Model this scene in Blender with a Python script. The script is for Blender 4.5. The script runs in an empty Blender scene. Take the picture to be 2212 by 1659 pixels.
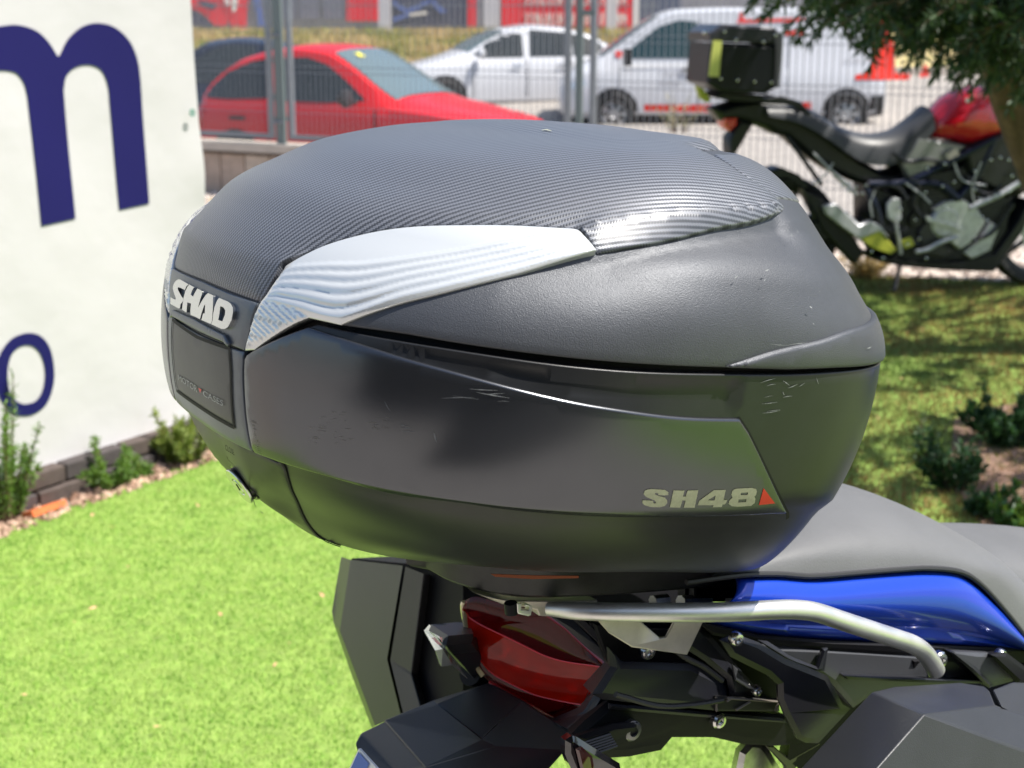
import bpy, bmesh, math, random, re
import numpy as np
from mathutils import Vector, Matrix, geometry
SCN = bpy.context.scene
COL = SCN.collection
rnd = random.Random(7)
nrg = np.random.default_rng(11)
# ------------------------------------------------------------------ camera, sky, sun, exposure
EYE = np.array([0, 0, 1.45])
PIT = math.atan(790 / 3160.0)
FPX = 3160.0                                   # focal length in units of a 2212 px wide picture
cam = bpy.data.cameras.new('camera'); camo = bpy.data.objects.new('camera', cam); COL.objects.link(camo)
camo.location = EYE; camo.rotation_euler = (math.pi / 2 - PIT, 0, 0)
cam.sensor_width = 36; cam.lens = 36 * FPX / 2212; cam.clip_start = 0.02; cam.clip_end = 900
cam.dof.use_dof = True; cam.dof.focus_distance = 1.12; cam.dof.aperture_fstop = 11
SCN.camera = camo
SUN_EL = math.radians(60); SUN_AZ = math.radians(104)     # azimuth clockwise from +Y (ahead): to the right, a little behind
world = bpy.data.worlds.new('World'); SCN.world = world; world.use_nodes = True
wn = world.node_tree; wn.nodes.clear()
sky = wn.nodes.new('ShaderNodeTexSky'); sky.sky_type = 'NISHITA'; sky.sun_disc = False
sky.sun_elevation = SUN_EL; sky.sun_rotation = SUN_AZ; sky.air_density = 1.0; sky.dust_density = 1.5; sky.ozone_density = 1.2
bg = wn.nodes.new('ShaderNodeBackground'); bg.inputs['Strength'].default_value = 0.105
wo = wn.nodes.new('ShaderNodeOutputWorld'); wn.links.new(sky.outputs[0], bg.inputs[0]); wn.links.new(bg.outputs[0], wo.inputs[0])
sl = bpy.data.lights.new('sun', 'SUN'); sl.energy = 4.8; sl.angle = math.radians(0.53); sl.color = (1, .95, .87)
so = bpy.data.objects.new('sun', sl); COL.objects.link(so)
sd = Vector((math.sin(SUN_AZ) * math.cos(SUN_EL), math.cos(SUN_AZ) * math.cos(SUN_EL), math.sin(SUN_EL)))
so.rotation_euler = (-sd).to_track_quat('-Z', 'Y').to_euler(); so.location = (3, 3, 12)
SCN.view_settings.view_transform = 'Standard'; SCN.view_settings.look = 'None'
SCN.view_settings.exposure = 0.75; SCN.view_settings.gamma = 1; SCN.view_settings.use_curve_mapping = False
SCN.cycles.max_bounces = 8; SCN.cycles.transparent_max_bounces = 12
# ------------------------------------------------------------------ helpers
cf = np.array([0, math.cos(PIT), -math.sin(PIT)]); cu = np.array([0, math.sin(PIT), math.cos(PIT)]); cr = np.array([1., 0, 0])
def ray(px, py): return cf + cr * (px - 1106) / FPX - cu * (py - 829.5) / FPX
def proj(P):
    P = P - EYE; d = P @ cf
    return np.stack([1106 + FPX * (P @ cr) / d, 829.5 - FPX * (P @ cu) / d], -1)
def on_plane(px, py, P0, n):                   # the world point where a sight line meets a plane of the place
    r = ray(px, py); n = np.asarray(n, float); return EYE + r * (((np.asarray(P0, float) - EYE) @ n) / (r @ n))
def ground(px, py, z=0.0): return on_plane(px, py, (0, 0, z), (0, 0, 1))

def node(nt, typ, **kw):
    n = nt.nodes.new(typ)
    for k, v in kw.items():
        if k.startswith('i_'):
            key = k[2:]; key = int(key) if key.isdigit() else key.replace('_', ' ')
            n.inputs[key].default_value = v
        else: setattr(n, k, v)
    return n
def mat(name, col, rough=.5, metal=0., noise=0., nscale=30., bump=0., bscale=400., coat=0., spec=.5, trans=0., emit=None, col2=None, coord='Object', rvar=0., ior=1.45):
    m = bpy.data.materials.new(name); m.use_nodes = True; nt = m.node_tree; b = nt.nodes['Principled BSDF']
    c = tuple(col) + (1,) if len(col) == 3 else col
    b.inputs['Base Color'].default_value = c; b.inputs['Roughness'].default_value = rough; b.inputs['Metallic'].default_value = metal
    b.inputs['Coat Weight'].default_value = coat; b.inputs['Coat Roughness'].default_value = .05; b.inputs['Specular IOR Level'].default_value = spec
    b.inputs['Transmission Weight'].default_value = trans; b.inputs['IOR'].default_value = ior
    if noise or bump or rvar:
        tc = node(nt, 'ShaderNodeTexCoord')
    if noise:
        n1 = node(nt, 'ShaderNodeTexNoise'); n1.inputs['Scale'].default_value = nscale; n1.inputs['Detail'].default_value = 6; n1.inputs['Roughness'].default_value = .65
        nt.links.new(tc.outputs[coord], n1.inputs['Vector'])
        cr_ = node(nt, 'ShaderNodeValToRGB'); cr_.color_ramp.elements[0].position = .3; cr_.color_ramp.elements[1].position = .7
        c2 = col2 if col2 else [min(1, x * (1 + noise)) for x in c[:3]]; c1 = c[:3] if col2 else [x * (1 - noise) for x in c[:3]]
        cr_.color_ramp.elements[0].color = tuple(c1) + (1,); cr_.color_ramp.elements[1].color = tuple(c2) + (1,)
        nt.links.new(n1.outputs['Fac'], cr_.inputs[0]); nt.links.new(cr_.outputs[0], b.inputs['Base Color'])
    if rvar:
        n3 = node(nt, 'ShaderNodeTexNoise'); n3.inputs['Scale'].default_value = nscale * .6; n3.inputs['Detail'].default_value = 8; nt.links.new(tc.outputs[coord], n3.inputs['Vector'])
        mr = node(nt, 'ShaderNodeMapRange'); mr.inputs['From Min'].default_value = .3; mr.inputs['From Max'].default_value = .7
        mr.inputs['To Min'].default_value = max(.02, rough - rvar); mr.inputs['To Max'].default_value = min(1, rough + rvar)
        nt.links.new(n3.outputs['Fac'], mr.inputs['Value']); nt.links.new(mr.outputs[0], b.inputs['Roughness'])
    if bump:
        n2 = node(nt, 'ShaderNodeTexNoise'); n2.inputs['Scale'].default_value = bscale; n2.inputs['Detail'].default_value = 3
        nt.links.new(tc.outputs[coord], n2.inputs['Vector'])
        bp = node(nt, 'ShaderNodeBump'); bp.inputs['Strength'].default_value = bump; bp.inputs['Distance'].default_value = .4 / bscale
        nt.links.new(n2.outputs['Fac'], bp.inputs['Height']); nt.links.new(bp.outputs[0], b.inputs['Normal'])
    if emit:
        b.inputs['Emission Color'].default_value = tuple(emit[:3]) + (1,); b.inputs['Emission Strength'].default_value = emit[3]
    return m
def tag(o, label=None, cat=None, group=None, kind=None):
    if label: o['label'] = label
    if cat: o['category'] = cat
    if group: o['group'] = group
    if kind: o['kind'] = kind
    return o
def link(name, me, material=None, parent=None, loc=None):
    o = bpy.data.objects.new(name, me); COL.objects.link(o)
    if material is not None and me is not None: me.materials.clear(); me.materials.append(material)
    if loc is not None: o.location = loc
    if parent is not None: o.parent = parent
    return o
def empty(name, loc, label, cat, group=None, rz=0):
    o = bpy.data.objects.new(name, None); COL.objects.link(o); o.location = loc; o.rotation_euler = (0, 0, rz); o.empty_display_size = .1
    return tag(o, label, cat, group)
def pmesh(name, V, F, smooth=False, angle=None, uv=None):
    me = bpy.data.meshes.new(name); me.from_pydata([tuple(map(float, v)) for v in V], [], [tuple(map(int, f)) for f in F]); me.update()
    if uv is not None:
        l = me.uv_layers.new(name='UVMap'); vi = np.empty(len(me.loops), int); me.loops.foreach_get('vertex_index', vi)
        l.data.foreach_set('uv', np.asarray(uv, np.float32)[vi].ravel())
    if smooth:
        me.polygons.foreach_set('use_smooth', [True] * len(me.polygons))
        if angle: me.set_sharp_from_angle(angle=math.radians(angle))
    return me
def part(name, V, F, material, parent, smooth=False, angle=None, world_pts=True, uv=None):
    V = np.asarray(V, float)
    if world_pts and parent is not None:
        r = parent; L = np.zeros(3)
        M = Matrix.Identity(4)
        while r is not None:
            M = Matrix.Translation(r.location) @ r.rotation_euler.to_matrix().to_4x4() @ M if r.parent is None else (Matrix.Translation(r.location) @ r.rotation_euler.to_matrix().to_4x4()) @ M
            r = r.parent
        Mi = np.array(M.inverted()); V = V @ Mi[:3, :3].T + Mi[:3, 3]
    return link(name, pmesh(name, V, F, smooth, angle, uv), material, parent)
class MB:                                       # collects solids that belong to ONE part
    def __init__(s): s.V = []; s.F = []
    def add(s, V, F):
        k = len(s.V); s.V += [tuple(v) for v in np.asarray(V, float)]; s.F += [tuple(int(i) + k for i in f) for f in F]; return s
    def box(s, c, size, R=None):
        c = np.array(c, float); h = np.array(size, float) / 2
        V = np.array([[x, y, z] for x in (-1, 1) for y in (-1, 1) for z in (-1, 1)]) * h
        if R is not None: V = V @ np.asarray(R).T
        return s.add(V + c, [(0, 1, 3, 2), (4, 6, 7, 5), (0, 4, 5, 1), (2, 3, 7, 6), (0, 2, 6, 4), (1, 5, 7, 3)])
    def tube(s, pts, r, n=12, cap=True):
        pts = np.array(pts, float); m = len(pts); rr = np.full(m, r) if np.isscalar(r) else np.array(r, float)
        T = np.gradient(pts, axis=0); T /= np.linalg.norm(T, axis=1, keepdims=True) + 1e-12
        up = np.array([0, 0, 1.]) if abs(T[0][2]) < .9 else np.array([1., 0, 0]); V = []; 
        for i in range(m):
            a = np.cross(T[i], up); a /= np.linalg.norm(a) + 1e-12; b = np.cross(a, T[i]); up = b
            for k in range(n):
                t = 2 * math.pi * k / n; V.append(pts[i] + rr[i] * (a * math.cos(t) + b * math.sin(t)))
        F = [(i * n + k, i * n + (k + 1) % n, (i + 1) * n + (k + 1) % n, (i + 1) * n + k) for i in range(m - 1) for k in range(n)]
        if cap: F += [tuple(range(n - 1, -1, -1)), tuple((m - 1) * n + k for k in range(n))]
        return s.add(V, F)
    def prism(s, poly, d, bev=0.0):             # polygon (3D, planar) pushed along vector d, optional chamfer on the near face
        P = np.array(poly, float); n = len(P); d = np.array(d, float)
        T = []
        if bev > 0:
            c = P.mean(0); nn = d / np.linalg.norm(d); Q = []
            for i in range(n):
                a = P[i] - P[i - 1]; b = P[(i + 1) % n] - P[i]; a /= np.linalg.norm(a) + 1e-9; b /= np.linalg.norm(b) + 1e-9
                na = np.cross(nn, a); nb = np.cross(nn, b); m_ = na + nb; m_ /= max(.35, m_ @ m_ / 2) if (m_ @ m_) > 1e-6 else 1
                Q.append(m_)
            Q = np.array(Q); 
            if ((P + Q * bev - c) ** 2).sum() > ((P - c) ** 2).sum(): Q = -Q
            V = np.concatenate([P + Q * bev, P + nn * bev, P + d]); L = 3
        else: V = np.concatenate([P, P + d]); L = 2
        tri = geometry.tessellate_polygon([[Vector(p) for p in V[:n]]])
        F = [tuple(t) for t in tri] + [tuple(i + (L - 1) * n for i in reversed(t)) for t in tri]
        for l in range(L - 1): F += [(l * n + i, l * n + (i + 1) % n, (l + 1) * n + (i + 1) % n, (l + 1) * n + i) for i in range(n)]
        return s.add(V, F)
    def build(s, name, material, parent=None, smooth=False, angle=35, world_pts=True):
        o = part(name, np.array(s.V), s.F, material, parent, smooth or bool(angle), angle, world_pts)
        bm = bmesh.new(); bm.from_mesh(o.data); bmesh.ops.recalc_face_normals(bm, faces=bm.faces); bm.to_mesh(o.data); bm.free()
        return o
def catmull(P, n=6, closed=False):
    P = np.array(P, float); m = len(P); out = []
    rng = range(m) if closed else range(m - 1)
    for i in rng:
        if closed: a, b, c, d = P[(i - 1) % m], P[i], P[(i + 1) % m], P[(i + 2) % m]
        else:
            b, c = P[i], P[i + 1]; a = P[i - 1] if i > 0 else 2 * b - c; d = P[i + 2] if i + 2 < m else 2 * c - b
        for k in range(n):
            f = k / n; out.append(.5 * (2 * b + (c - a) * f + (2 * a - 5 * b + 4 * c - d) * f * f + (3 * b - a - 3 * c + d) * f ** 3))
    if not closed: out.append(P[-1])
    return np.array(out)
def lathe(prof, n=32, axis=(0, 0, 1), centre=(0, 0, 0)):   # profile [(r, h)] about an axis
    ax = Vector(axis).normalized(); q = Vector((0, 0, 1)).rotation_difference(ax).to_matrix(); V = []; F = []
    for r, h in prof:
        for k in range(n):
            t = 2 * math.pi * k / n; v = q @ Vector((r * math.cos(t), r * math.sin(t), h)); V.append((v.x + centre[0], v.y + centre[1], v.z + centre[2]))
    m = len(prof)
    F = [(i * n + k, i * n + (k + 1) % n, (i + 1) * n + (k + 1) % n, (i + 1) * n + k) for i in range(m - 1) for k in range(n)]
    return V, F
def copy_tree(o, parent=None):
    c = o.copy(); COL.objects.link(c); c.parent = parent
    for ch in list(o.children): copy_tree(ch, c)
    return c
# ================================================================== setting
FL = lambda x: 11.2 - .55 * x                   # line of the fence: y as a function of x
fdir = np.array([1, -.55, 0]) / math.hypot(1, .55); fnor = np.array([.55, 1, 0]) / math.hypot(1, .55)
def sheet(name, pts, faces, m, **k): return tag(link(name, pmesh(name, pts, faces, k.get('smooth', False)), m), kind='structure')
M_soil = mat('dry_earth', (.30, .25, .19), .95, noise=.35, nscale=3, bump=.5, bscale=60)
M_asph = mat('street_asphalt', (.30, .275, .25), .9, noise=.25, nscale=6, bump=.3, bscale=150)
M_pave = mat('pale_concrete_paving', (.50, .44, .37), .9, noise=.14, nscale=5, bump=.3, bscale=90)
sheet('ground', [(-300, -200, -.5), (300, -200, -.5), (300, 500, -.5), (-300, 500, -.5)], [(0, 1, 2, 3)], M_soil)
# street behind the fence and the rising verge under the far fence
ys = [-40, 8, 24.2, 30, 37, 44]; zs_ = [-.35, -.35, -.18, .35, 1.12, 1.2]; X0, X1 = -60, 60
V = []; F = []
for y, z in zip(ys, zs_): V += [(X0, y, z), (X1, y, z)]
sheet('street', V[:8], [(0, 1, 3, 2), (2, 3, 5, 4), (4, 5, 7, 6)], M_asph)
M_dry = mat('dry_grass_ground', (.62, .46, .25), .95, noise=.5, nscale=2.5, col2=(.30, .30, .10))
sheet('verge', V[6:], [(0, 1, 3, 2), (2, 3, 5, 4)], M_dry)
sheet('far_kerb', [(X0, 29.9, .30), (X1, 29.9, .30), (X1, 29.9, .5), (X0, 29.9, .5), (X0, 30.1, .5), (X1, 30.1, .5)], [(0, 1, 2, 3), (3, 2, 5, 4)], M_pave)
# pavement strip just outside the fence
pv = [(x, FL(x) + d, z) for x in (-14, 14) for d, z in ((.15, -.346), (3.2, -.346))]
sheet('pavement', [pv[0], pv[2], pv[3], pv[1]], [(0, 1, 2, 3)], M_pave)
# garden terrace this side of the fence
ga = [(-12, -9, 0), (12, -9, 0), (12, FL(12) + .1, 0), (-12, FL(-12) + .1, 0)]
sheet('garden_ground', ga + [(x, y, -.5) for x, y, z in ga], [(0, 1, 2, 3), (0, 4, 5, 1), (1, 5, 6, 2), (2, 6, 7, 3), (3, 7, 4, 0)],
      mat('gravelly_soil', (.42, .36, .30), .95, noise=.35, nscale=25, col2=(.26, .21, .17), bump=.6, bscale=70))
def lawn_material(name, c1, c2, c3, sc, isl=.35):
    m = bpy.data.materials.new(name); m.use_nodes = True; nt = m.node_tree; b = nt.nodes['Principled BSDF']; L = nt.links.new
    tc = node(nt, 'ShaderNodeNewGeometry'); n = node(nt, 'ShaderNodeTexNoise'); n.inputs['Scale'].default_value = sc; n.inputs['Detail'].default_value = 5; L(tc.outputs['Position'], n.inputs['Vector'])
    r = node(nt, 'ShaderNodeValToRGB'); e = r.color_ramp.elements; e[0].position = .34; e[0].color = c1 + (1,); e[1].position = .66; e[1].color = c3 + (1,); k = e.new(.5); k.color = c2 + (1,)
    mm = node(nt, 'ShaderNodeMath', operation='MULTIPLY_ADD'); mm.inputs[1].default_value = isl; L(tc.outputs['Random Per Island'], mm.inputs[0]); ad = node(nt, 'ShaderNodeMath', operation='SUBTRACT'); ad.inputs[1].default_value = isl / 2; L(n.outputs['Fac'], ad.inputs[0]); L(ad.outputs[0], mm.inputs[2])
    L(mm.outputs[0], r.inputs[0]); L(r.outputs[0], b.inputs['Base Color']); b.inputs['Roughness'].default_value = .55; b.inputs['Specular IOR Level'].default_value = .25
    return m
M_turf = lawn_material('bright_artificial_turf', (.165, .34, .045), (.28, .46, .08), (.40, .53, .14), 9)
M_lawn = lawn_material('patchy_natural_lawn', (.10, .17, .03), (.22, .20, .06), (.40, .20, .08), 1.0, .25)
lw = [(-2.6, 1.0), (3.8, 1.0), (6.5, 4), (6.5, 8.0), (3.2, 8.05), (2.4, 8.25), (1.2, 8.6), (-.2, 8.4), (-.75, 6.0), (-1.02, 4.77), (-1.18, 4.52), (-1.34, 4.24), (-1.45, 4.08), (-2.2, 2.9)]
LQ = np.array(lw)
tri = geometry.tessellate_polygon([[Vector((x, y, 0)) for x, y in lw]])
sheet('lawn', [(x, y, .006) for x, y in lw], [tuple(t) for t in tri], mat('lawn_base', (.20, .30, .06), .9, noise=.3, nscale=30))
lawn2 = [(1.5, -3), (6.5, -3), (6.5, 3.9), (3.8, .98), (1.5, .98)]  # unseen lawn at the right, shaped for its green reflection on the case
tri = geometry.tessellate_polygon([[Vector((x, y, 0)) for x, y in lawn2]]); sheet('lawn', [(x, y, .005) for x, y in lawn2], [tuple(t) for t in tri], mat('lawn_reflected', (.22, .38, .06), .9, noise=.2, nscale=20))
def pip(x, y, poly):
    c = np.zeros(len(x), bool)
    for i in range(len(poly)):
        x1, y1 = poly[i]; x2, y2 = poly[(i + 1) % len(poly)]
        if y1 != y2: c ^= ((y1 > y) != (y2 > y)) & (x < (x2 - x1) * (y - y1) / (y2 - y1) + x1)
    return c
def blades(name, x, y, z, hgt, wid, m, lean=.5, label=None):
    n = len(x); a = nrg.uniform(0, 2 * np.pi, n); h = hgt * nrg.uniform(.6, 1.25, n); l = nrg.uniform(0, lean, n); b = nrg.uniform(0, 2 * np.pi, n); w = wid * nrg.uniform(.7, 1.3, n) / 2
    P = np.stack([x, y, z], 1); d = np.stack([np.cos(a) * w, np.sin(a) * w, np.zeros(n)], 1); t = np.stack([np.cos(b) * np.sin(l) * h, np.sin(b) * np.sin(l) * h, np.cos(l) * h], 1)
    V = np.stack([P - d, P + d, P + t], 1).reshape(-1, 3); me = bpy.data.meshes.new(name); me.vertices.add(3 * n); me.vertices.foreach_set('co', V.ravel()); me.loops.add(3 * n); me.loops.foreach_set('vertex_index', np.arange(3 * n))
    me.polygons.add(n); me.polygons.foreach_set('loop_start', np.arange(n) * 3); me.polygons.foreach_set('loop_total', np.full(n, 3)); me.update(calc_edges=True)
    o = link(name, me, m); o['kind'] = 'stuff'
    if label: o['label'] = label; 
    return o
def scatter(n, x0, x1, y0, y1, poly=None, dens=None):
    x, y = nrg.uniform(x0, x1, n), nrg.uniform(y0, y1, n)
    k = pip(x, y, poly) if poly is not None else np.ones(n, bool)
    return x[k], y[k]
x, y = scatter(330000, -1.8, 1.3, 2.3, 5.3, lw); k = (x < .9 + (y - 3) * .1) & (np.abs(x / y) < .42); x, y = x[k], y[k]
blades('turf_grass', x, y, np.full(len(x), .004), .012, .0034, M_turf, 1.15)
x, y = scatter(230000, .5, 4.2, 2.6, 8.4, lw); k = (x > .9 + (y - 3) * .1) & (x / y < .48); x, y = x[k], y[k]
blades('lawn_grass', x, y, np.full(len(x), .004), .024, .005, M_lawn, .9)
x = nrg.uniform(-9, 3, 26000); y = nrg.uniform(30.2, 36.5, 26000); z = np.interp(y, [30, 37], [.35, 1.12])
blades('dry_grass', x, y, z, .22, .05, lawn_material('dry_tall_grass', (.20, .26, .05), (.50, .38, .16), (.62, .47, .25), .8, .3), .5)
# gravel: real stones where it can be seen
def stones(name, n, x0, x1, y0, y1, cond, smin, smax, m):
    x, y = nrg.uniform(x0, x1, n), nrg.uniform(y0, y1, n); k = cond(x, y); x, y = x[k], y[k]; n = len(x)
    oc = np.array([(1, 0, 0), (-1, 0, 0), (0, 1, 0), (0, -1, 0), (0, 0, 1), (0, 0, -.5)]); of = np.array([(0, 2, 4), (2, 1, 4), (1, 3, 4), (3, 0, 4), (2, 0, 5), (1, 2, 5), (3, 1, 5), (0, 3, 5)])
    s = nrg.uniform(smin, smax, (n, 1, 3)) * np.array([1, 1, .7]); a = nrg.uniform(0, 6.28, n); c, si = np.cos(a)[:, None], np.sin(a)[:, None]; V = oc[None] * s * nrg.uniform(.7, 1.3, (n, 6, 1))
    V = np.stack([V[..., 0] * c - V[..., 1] * si, V[..., 0] * si + V[..., 1] * c, V[..., 2]], -1) + np.stack([x, y, np.full(n, .006)], 1)[:, None]
    F = (of[None] + 6 * np.arange(n)[:, None, None]).reshape(-1, 3); o = link(name, pmesh(name, V.reshape(-1, 3), F.tolist()), m); o['kind'] = 'stuff'; return o
M_grav = lawn_material('mixed_pale_gravel', (.26, .20, .17), (.50, .42, .36), (.72, .64, .57), 3, .9)
stones('gravel', 15000, 1.2, 4.6, 7.9, 10.8, lambda x, y: ~pip(x, y, lw) & (y < FL(x) - .1), .012, .030, M_grav)
stones('gravel', 5000, -3.4, -1.6, 8.0, 12.6, lambda x, y: y < FL(x) - .1, .015, .03, M_grav)
# ---- the banner, its frame and what stands under it
B0 = ground(47, 1135); B1 = ground(457, 988); bd = (B1 - B0) / np.linalg.norm(B1 - B0); bn = np.array([bd[1], -bd[0], 0])
BP = B0 - bn * .13
def bpx(px, py, off=0): return on_plane(px, py, BP + bn * off, bn)
bR0, bR1, bb0, bb1 = bpx(412, 0), bpx(447, 480), bpx(73.7, 1048), bpx(440, 908)
BAN = empty('banner', BP, 'white printed banner with large dark blue letters stretched along the left of the lawn', 'banner')
nu, nv = 90, 60; V = []; UVv = []
sR = lambda z: (bR0 - BP) @ bd + (z - bR0[2]) / (bR1[2] - bR0[2]) * ((bR1 - bR0) @ bd)
zb = lambda s: bb0[2] + (s - (bb0 - BP) @ bd) * (bb1[2] - bb0[2]) / ((bb1 - bb0) @ bd)
def ban(s, z): # gentle wrinkles of the sheet
    w = .008 * math.sin(3.1 * s + 2.3 * z) + .0022 * math.sin(9 * s + 5 * z + 1) + .0008 * math.sin(17 * (s + .9 * z)) + .012 * math.exp(-max(0, z - zb(s)) / .05) 
    e = sR(z) - s; w += .012 * math.exp(-((z - .95) / .10) ** 2 - (e / .12) ** 2)
    return BP + bd * s + np.array([0, 0, z]) + bn * w
for i in range(nu + 1):
    for j in range(nv + 1):
        zt = 2.35; f = j / nv; s0 = -2.6; z = f * zt; s = s0 + (sR(z) - s0) * (i / nu); z = zb(s) + (zt - zb(s)) * f; s = s0 + (sR(z) - s0) * (i / nu); V.append(ban(s, z))
F = [(i * (nv + 1) + j, (i + 1) * (nv + 1) + j, (i + 1) * (nv + 1) + j + 1, i * (nv + 1) + j + 1) for i in range(nu) for j in range(nv)]
part('sheet', V, F, mat('white_banner_vinyl', (.535, .52, .53), .55, bump=.08, bscale=5, spec=.3), BAN, True)
M_navy = mat('navy_printed_letters', (.004, .002, .085), .5)
def ban_shape(name, outer, holes=()):
    loops = []
    for L in [outer] + list(holes):
        D = []
        for i in range(len(L)):
            a, b = np.array(L[i], float), np.array(L[(i + 1) % len(L)], float); k = max(1, int(np.linalg.norm(b - a) / 14)); D += [a + (b - a) * j / k for j in range(k)]
        loops.append(np.array(D))
    X = np.concatenate(loops); E_ = []; k = 0
    for L in loops: E_ += [(k + i, k + (i + 1) % len(L)) for i in range(len(L))]; k += len(L)
    lo, hi = loops[0].min(0), loops[0].max(0); g = np.array([(x, y) for x in np.arange(lo[0], hi[0], 14) for y in np.arange(lo[1], hi[1], 14)])
    g = g[pip(g[:, 0], g[:, 1], loops[0])]
    res = geometry.delaunay_2d_cdt([Vector(x) for x in np.concatenate([X, g])], E_, [], 2, 1e-4); V2 = np.array([tuple(v) for v in res[0]])
    cen = np.array([V2[list(f)].mean(0) for f in res[2]]); ok = pip(cen[:, 0], cen[:, 1], loops[0])
    for L in loops[1:]: ok &= ~pip(cen[:, 0], cen[:, 1], L)
    V3 = []
    for q in V2: p = bpx(*q); s = (p - BP) @ bd; V3.append(ban(s, p[2]) + bn * .0035)
    part(name, V3, [tuple(reversed(f)) for f, o_ in zip(res[2], ok) if o_], M_navy, BAN, True)
m_out = [(-150, 160)] + [(-60, 75)] + catmull([(0, 57), (40, 54), (80, 66), (107, 90), (127, 121)], 5).tolist() + catmull([(131, 121), (150, 85), (180, 58), (214, 50), (250, 60), (281, 90), (298, 130), (305, 175)], 5).tolist() + [(325, 440), (260, 454)] + catmull([(240, 225), (236, 185), (222, 152), (195, 140), (165, 146), (146, 165), (140, 195)], 5).tolist() + [(161, 472), (86, 488)] + catmull([(60, 208), (53, 180), (36, 158), (10, 152), (-10, 153)], 5).tolist() + [(-60, 190), (-60, 540), (-140, 560)]
ban_shape('printed_letter', m_out)
zo = lambda L: [(x * .17361, 658.3 + y * .17361) for x, y in L]
ban_shape('printed_letter', zo(catmull([(380, 350), (500, 400), (600, 540), (650, 780), (640, 1000), (560, 1220), (420, 1340), (280, 1375), (120, 1340), (-20, 1160), (-90, 900), (-60, 700), (0, 560), (110, 430), (240, 365)], 4, True).tolist()),
          [zo(catmull([(310, 497), (400, 520), (480, 610), (530, 760), (535, 920), (500, 1070), (420, 1190), (290, 1232), (190, 1200), (110, 1110), (70, 950), (75, 760), (130, 600), (220, 520)], 4, True).tolist())])
pm = mat('galvanised_post', (.35, .36, .37), .45, .7)
gm = MB(); pe = bpx(404, 243); V, F = lathe([(.012, 0), (.012, .003), (.006, .003), (.006, 0)], 16, bn, pe + bn * .022); MB().add(V, F).build('eyelet', mat('green_eyelet_thread', (.05, .22, .16), .6), BAN)
for k, s in enumerate((-2.5, -.9, sR(.9) - .07)):
    mb = MB(); mb.tube([BP + bd * s - bn * .03 + np.array([0, 0, z]) for z in (-.02, 1.2, 2.4)], .02, 12); mb.build('support_pole', pm, BAN)
# brick edging below the banner
EDG = empty('brick_edging', BP + bn * .02, 'low double row of dark grey bricks under the banner', 'edging')
bm_ = [mat('dark_grey_brick', (.065, .055, .055), .85, noise=.25, nscale=30, bump=.4, bscale=200), mat('brown_brick', (.085, .065, .058), .85, noise=.25, nscale=30, bump=.4, bscale=200)]
R2 = np.stack([bd, bn, np.array([0, 0, 1])], 1)
def brick_mesh(sx, sy, sz, b=.004):
    V = []; 
    for z in (-1, 1):
        for ix in (0, 1):
            for q in [(-1, -1), (1, -1), (1, 1), (-1, 1)]:
                i = 1 if ix else 0; V.append((q[0] * (sx / 2 - b * (1 - i)), q[1] * (sy / 2 - b * (1 - i)), z * (sz / 2 - b * i)))
    F = [(3, 2, 1, 0), (8, 9, 10, 11)]
    for a, c in ((0, 4), (4, 12), (12, 8)): F += [(a + k, a + (k + 1) % 4, c + (k + 1) % 4, c + k) for k in range(4)]
    return pmesh('brick', V, F)
bme = [brick_mesh(.235, .10, .052) for _ in range(2)]
for i in range(2): bme[i].materials.append(bm_[i])
ang = math.atan2(bd[1], bd[0])
for row in range(2):
    for k in range(-3, 6):
        o = bpy.data.objects.new('brick', bme[(k * 7 + row * 3) % 2]); COL.objects.link(o); o.parent = EDG
        p = bd * (k * .245 + row * .12 + rnd.uniform(-.003, .003)) + bn * (.0 - row * .012 + rnd.uniform(-.004, .004)) + np.array([0, 0, .028 + row * .058]); o.location = p; o.rotation_euler = (0, 0, ang + rnd.uniform(-.02, .02))
# terracotta scraps and clods at its foot
mb = MB(); 
CL_ = empty('terracotta_tile', B0 + bn * -.03 + bd * .12, 'broken orange terracotta tile lying at the foot of the dark brick edging', 'tile')
mb = MB(); mb.box(B0 - bn * .02 + bd * .10 + np.array([0, 0, .016]), (.13, .06, .02), R2 @ np.array([[1, 0, 0], [0, .94, -.34], [0, .34, .94]])); mb.build('slab', mat('orange_terracotta', (.62, .16, .05), .8, noise=.3, nscale=20, bump=.4, bscale=90), CL_, angle=20)
def clods(name, n, s0, s1, o0, o1, c1, c2, smin, smax):
    s, o_ = nrg.uniform(s0, s1, n), nrg.uniform(o0, o1, n); P = B0 + bd * s[:, None] + bn * o_[:, None]; oc = np.array([(1, 0, 0), (-1, 0, 0), (0, 1, 0), (0, -1, 0), (0, 0, 1), (0, 0, -.5)]); of = np.array([(0, 2, 4), (2, 1, 4), (1, 3, 4), (3, 0, 4), (2, 0, 5), (1, 2, 5), (3, 1, 5), (0, 3, 5)])
    V = oc[None] * nrg.uniform(smin, smax, (n, 1, 3)) * nrg.uniform(.6, 1.3, (n, 6, 1)) + P[:, None] + np.array([0, 0, .008]); F = (of[None] + 6 * np.arange(n)[:, None, None]).reshape(-1, 3)
    o = link(name, pmesh(name, V.reshape(-1, 3), F.tolist()), lawn_material(name + '_tint', c1, tuple((a + b) / 2 for a, b in zip(c1, c2)), c2, 12, .8)); o['kind'] = 'stuff'
clods('soil_clods', 900, -.6, 1.1, -.10, .05, (.22, .13, .09), (.58, .40, .30), .005, .018)
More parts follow.
